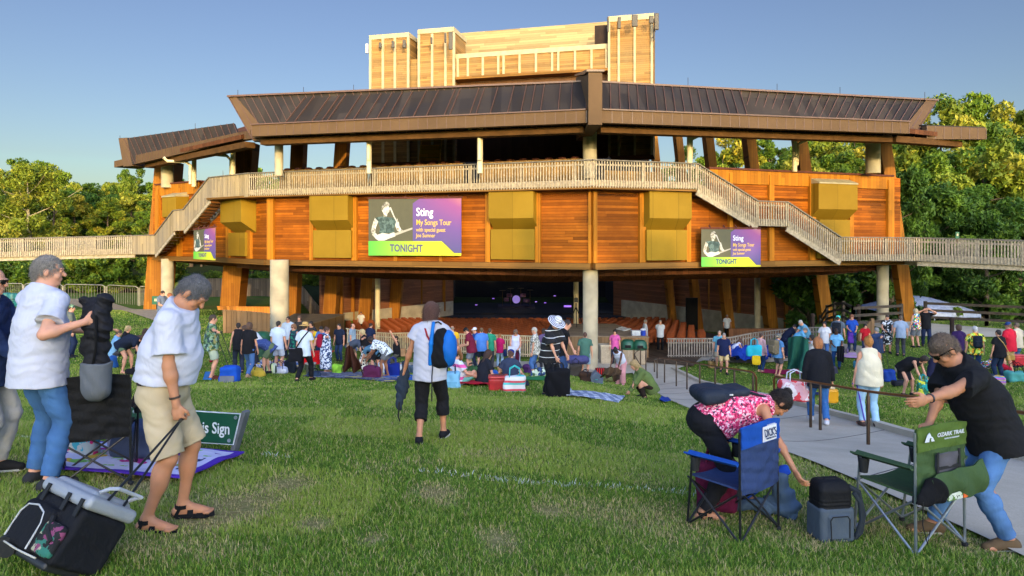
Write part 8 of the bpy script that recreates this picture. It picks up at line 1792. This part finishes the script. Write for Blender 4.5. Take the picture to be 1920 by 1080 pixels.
# ---- backpack and straps of the walking woman
L = n3['L']; M_ = n3['M']; c = M_ @ Vector(L['C'] + npv((.17, -.15, -.06)))
r_ = empty('backpack', c, R(-12), 'blue and black backpack slung on the right shoulder of the walking woman', 'backpack')
S_ = SDF(); S_.ell((0, 0, -.02), (.12, .10, .23), k=.03); S_.rbox((-.02, 0, -.14), (.12, .085, .10), .06, k=.04); sdf_obj('pack_body', S_, .007, cloth('#141518'), r_, wrinkle(.006, 18))
S_ = SDF(); S_.ell((.075, .01, -.03), (.10, .115, .215), k=.03, cuts=[(npv((-1., 0, 0)), -.045)]); sdf_obj('blue_side', S_, .007, cloth('#0e5cae', .6), r_, wrinkle(.005, 16))
S_ = SDF(); S_.cone((-.12, -.055, -.20), (-.105, -.075, .03), .026, .024, k=.02); S_.cone((-.105, -.075, .03), (-.10, .0, .26), .024, .02, k=.02); sdf_obj('blue_strap', S_, .006, cloth('#0e66b4', .6), r_)
b = MB(); b.tube([(-.08, -.08, -.20), (-.085, -.10, -.34), (-.09, -.09, -.62)], .008, 6); b.tube([(-.09, .0, .26), (-.06, .05, .27), (-.02, .06, .24)], .010, 6); b.build('black_webbing', plain('#101012'), r_, True)
pts = [M_ @ Vector(p) for p in (L['S'] + npv((-.075, -.03, .062)), L['S'] + npv((-.05, -.095, .0)), L['C'] + npv((-.01, -.148, .06)), L['C'] + npv((.06, -.155, -.05)), L['Mi'] + npv((.13, -.145, .05)))]
tag(strap(None, pts, .022, .006, cloth('#8c2a30'), 'crossbody_strap', (0, 1, 0)), 'thin red strap crossing the back of the walking woman', 'strap')
h0 = n3['ha0']; r_ = empty('jacket', h0 + Vector((-.02, 0, -.2)), 0, 'dark slate jacket hanging from the left hand of the walking woman', 'jacket'); S_ = SDF(); S_.cone((0.03, 0, .34), (-.01, 0, .05), .045, .075, k=.04, flat=(npv((0, 1, 0)), .6)); S_.cone((-.01, 0, .05), (-.05, 0, -.16), .075, .04, k=.04, flat=(npv((0, 1, 0)), .6)); sdf_obj('jacket_cloth', S_, .007, cloth('#2a3442'), r_, wrinkle(.012, 26)); b = MB(); b.tube([(-.04, -.04, -.1), (-.05, -.045, -.27), (-.03, -.04, -.33)], .009, 6); b.build('cord', plain('#101012'), r_, True)

# ---- backpack on the back of the bending woman, her bags
L = n4['L']; M_ = n4['M']; up_ = n4['uc']; bkdir = -n4['fc']; c = n4['C'].lerp(n4['Mi'], .75) + bkdir * .158
r_ = empty('backpack', c, 0, 'flat dark grey backpack lying on the back of the bending woman', 'backpack'); Mb = np.stack([npv(n4['rc']), npv(n4['uc']), npv(n4['uc'].cross(n4['rc']))], 1)
S_ = SDF(); S_.rbox(-.08 * Mb[:, 1], (.14, .20, .036), .034, Mb); S_.rbox(-.21 * Mb[:, 1], (.18, .10, .048), .044, Mb, k=.08); sdf_obj('pack', S_, .007, cloth('#252c38', .7), r_, wrinkle(.004, 12))
b = MB(); q = n4['N'] - c
for s_ in (-1, 1): a = npv(n4['rc']) * s_ * .09; b.tube([tuple(npv(n4['uc']) * .09 + a), tuple(npv(q) * .85 + a + npv((0, 0, .07))), tuple(npv(q) * .95 + a * 1.3 + npv((0.02, 0, -.10)))], .014, 6)
b.build('shoulder_straps', cloth('#1c222c'), r_, True)
b = MB(); e = c + Vector((-.12, -.10, .045)); b.box(tuple(Vector((-.05, -.16, .0))), (.03, .006, .012)); b.build('badge', plain('#b8bcc0', .4), r_)
tote(ground(1334, 968) + Vector((.08, .12, 0)), (.34, .2, .42), cloth('#541430'), 'burgundy tote between the feet of the bending woman', '#541430', strap_h=.12, sag=.012, h=.008, rz=R(-20))
r_ = empty('jacket', ground(1455, 985) + Vector((0, .25, 0)), 0, 'bright blue and denim jackets in a heap beside the blue chair', 'jacket'); 
S_ = SDF(); S_.cone((.12, 0, .30), (.17, -.02, .06), .07, .09, k=.05); S_.cone((.0, .02, .05), (.22, -.05, .05), .07, .07, k=.05); S_.cone((-.2, .05, .04), (.0, 0, .06), .05, .06, k=.05); sdf_obj('denim_jacket', S_, .008, cloth('#46586c', .95, .03, 9, .25), r_, wrinkle(.018, 22))
S_ = SDF(); S_.cone((.16, -.0, .36), (.0, .04, .26), .06, .07, k=.05, flat=(npv((0, 0, 1)), .6)); S_.cone((.0, .04, .26), (-.16, .06, .12), .07, .05, k=.05, flat=(npv((0, 0, 1)), .6)); sdf_obj('blue_jacket', S_, .008, cloth('#153f9c', .6), r_, wrinkle(.014, 24))
# ---- black and grey backpack cooler standing in the grass
g = ground(1556, 1010); r_ = empty('backpack', g, R(8), 'black and grey box shaped backpack standing in the grass by the green chair', 'backpack')
S_ = SDF(); S_.rbox((0, 0, .30), (.132, .10, .13), .045); S_.rbox((0, .01, .42), (.115, .08, .035), .035, k=.03); S_.cone((-.04, .0, .455), (.04, .0, .455), .014, k=.01); sdf_obj('black_top', S_, .006, cloth('#141518', .7), r_, lambda X, Y, Z: .0025 * np.sin(Z * 210) * (Z < .33))
S_ = SDF(); S_.rbox((0, -.004, .135), (.142, .108, .135), .03); S_.rbox((.0, -.105, .13), (.09, .025, .095), .02, k=.008); sdf_obj('grey_base', S_, .006, cloth('#48525c', .8), r_)
b = MB(); b.tube([(-.07, -.134, .04), (-.078, -.134, .19), (-.06, -.134, .215), (.06, -.134, .215), (.078, -.134, .19), (.078, -.134, .05)], .004, 6); b.build('zip', plain('#0c0c0e'), r_, True)
for s_ in (.05,):
    b = MB(); b.tube([(.12, -.05, .41), (.19, -.07, .37), (.225, -.08, .2), (.20, -.08, .07), (.14, -.08, .02)], .022, 8); b.tube([(.13, -.10, .38), (.165, -.125, .32), (.18, -.125, .18), (.15, -.11, .05)], .018, 8); b.build('shoulder_strap', cloth('#2a3036'), r_, True)
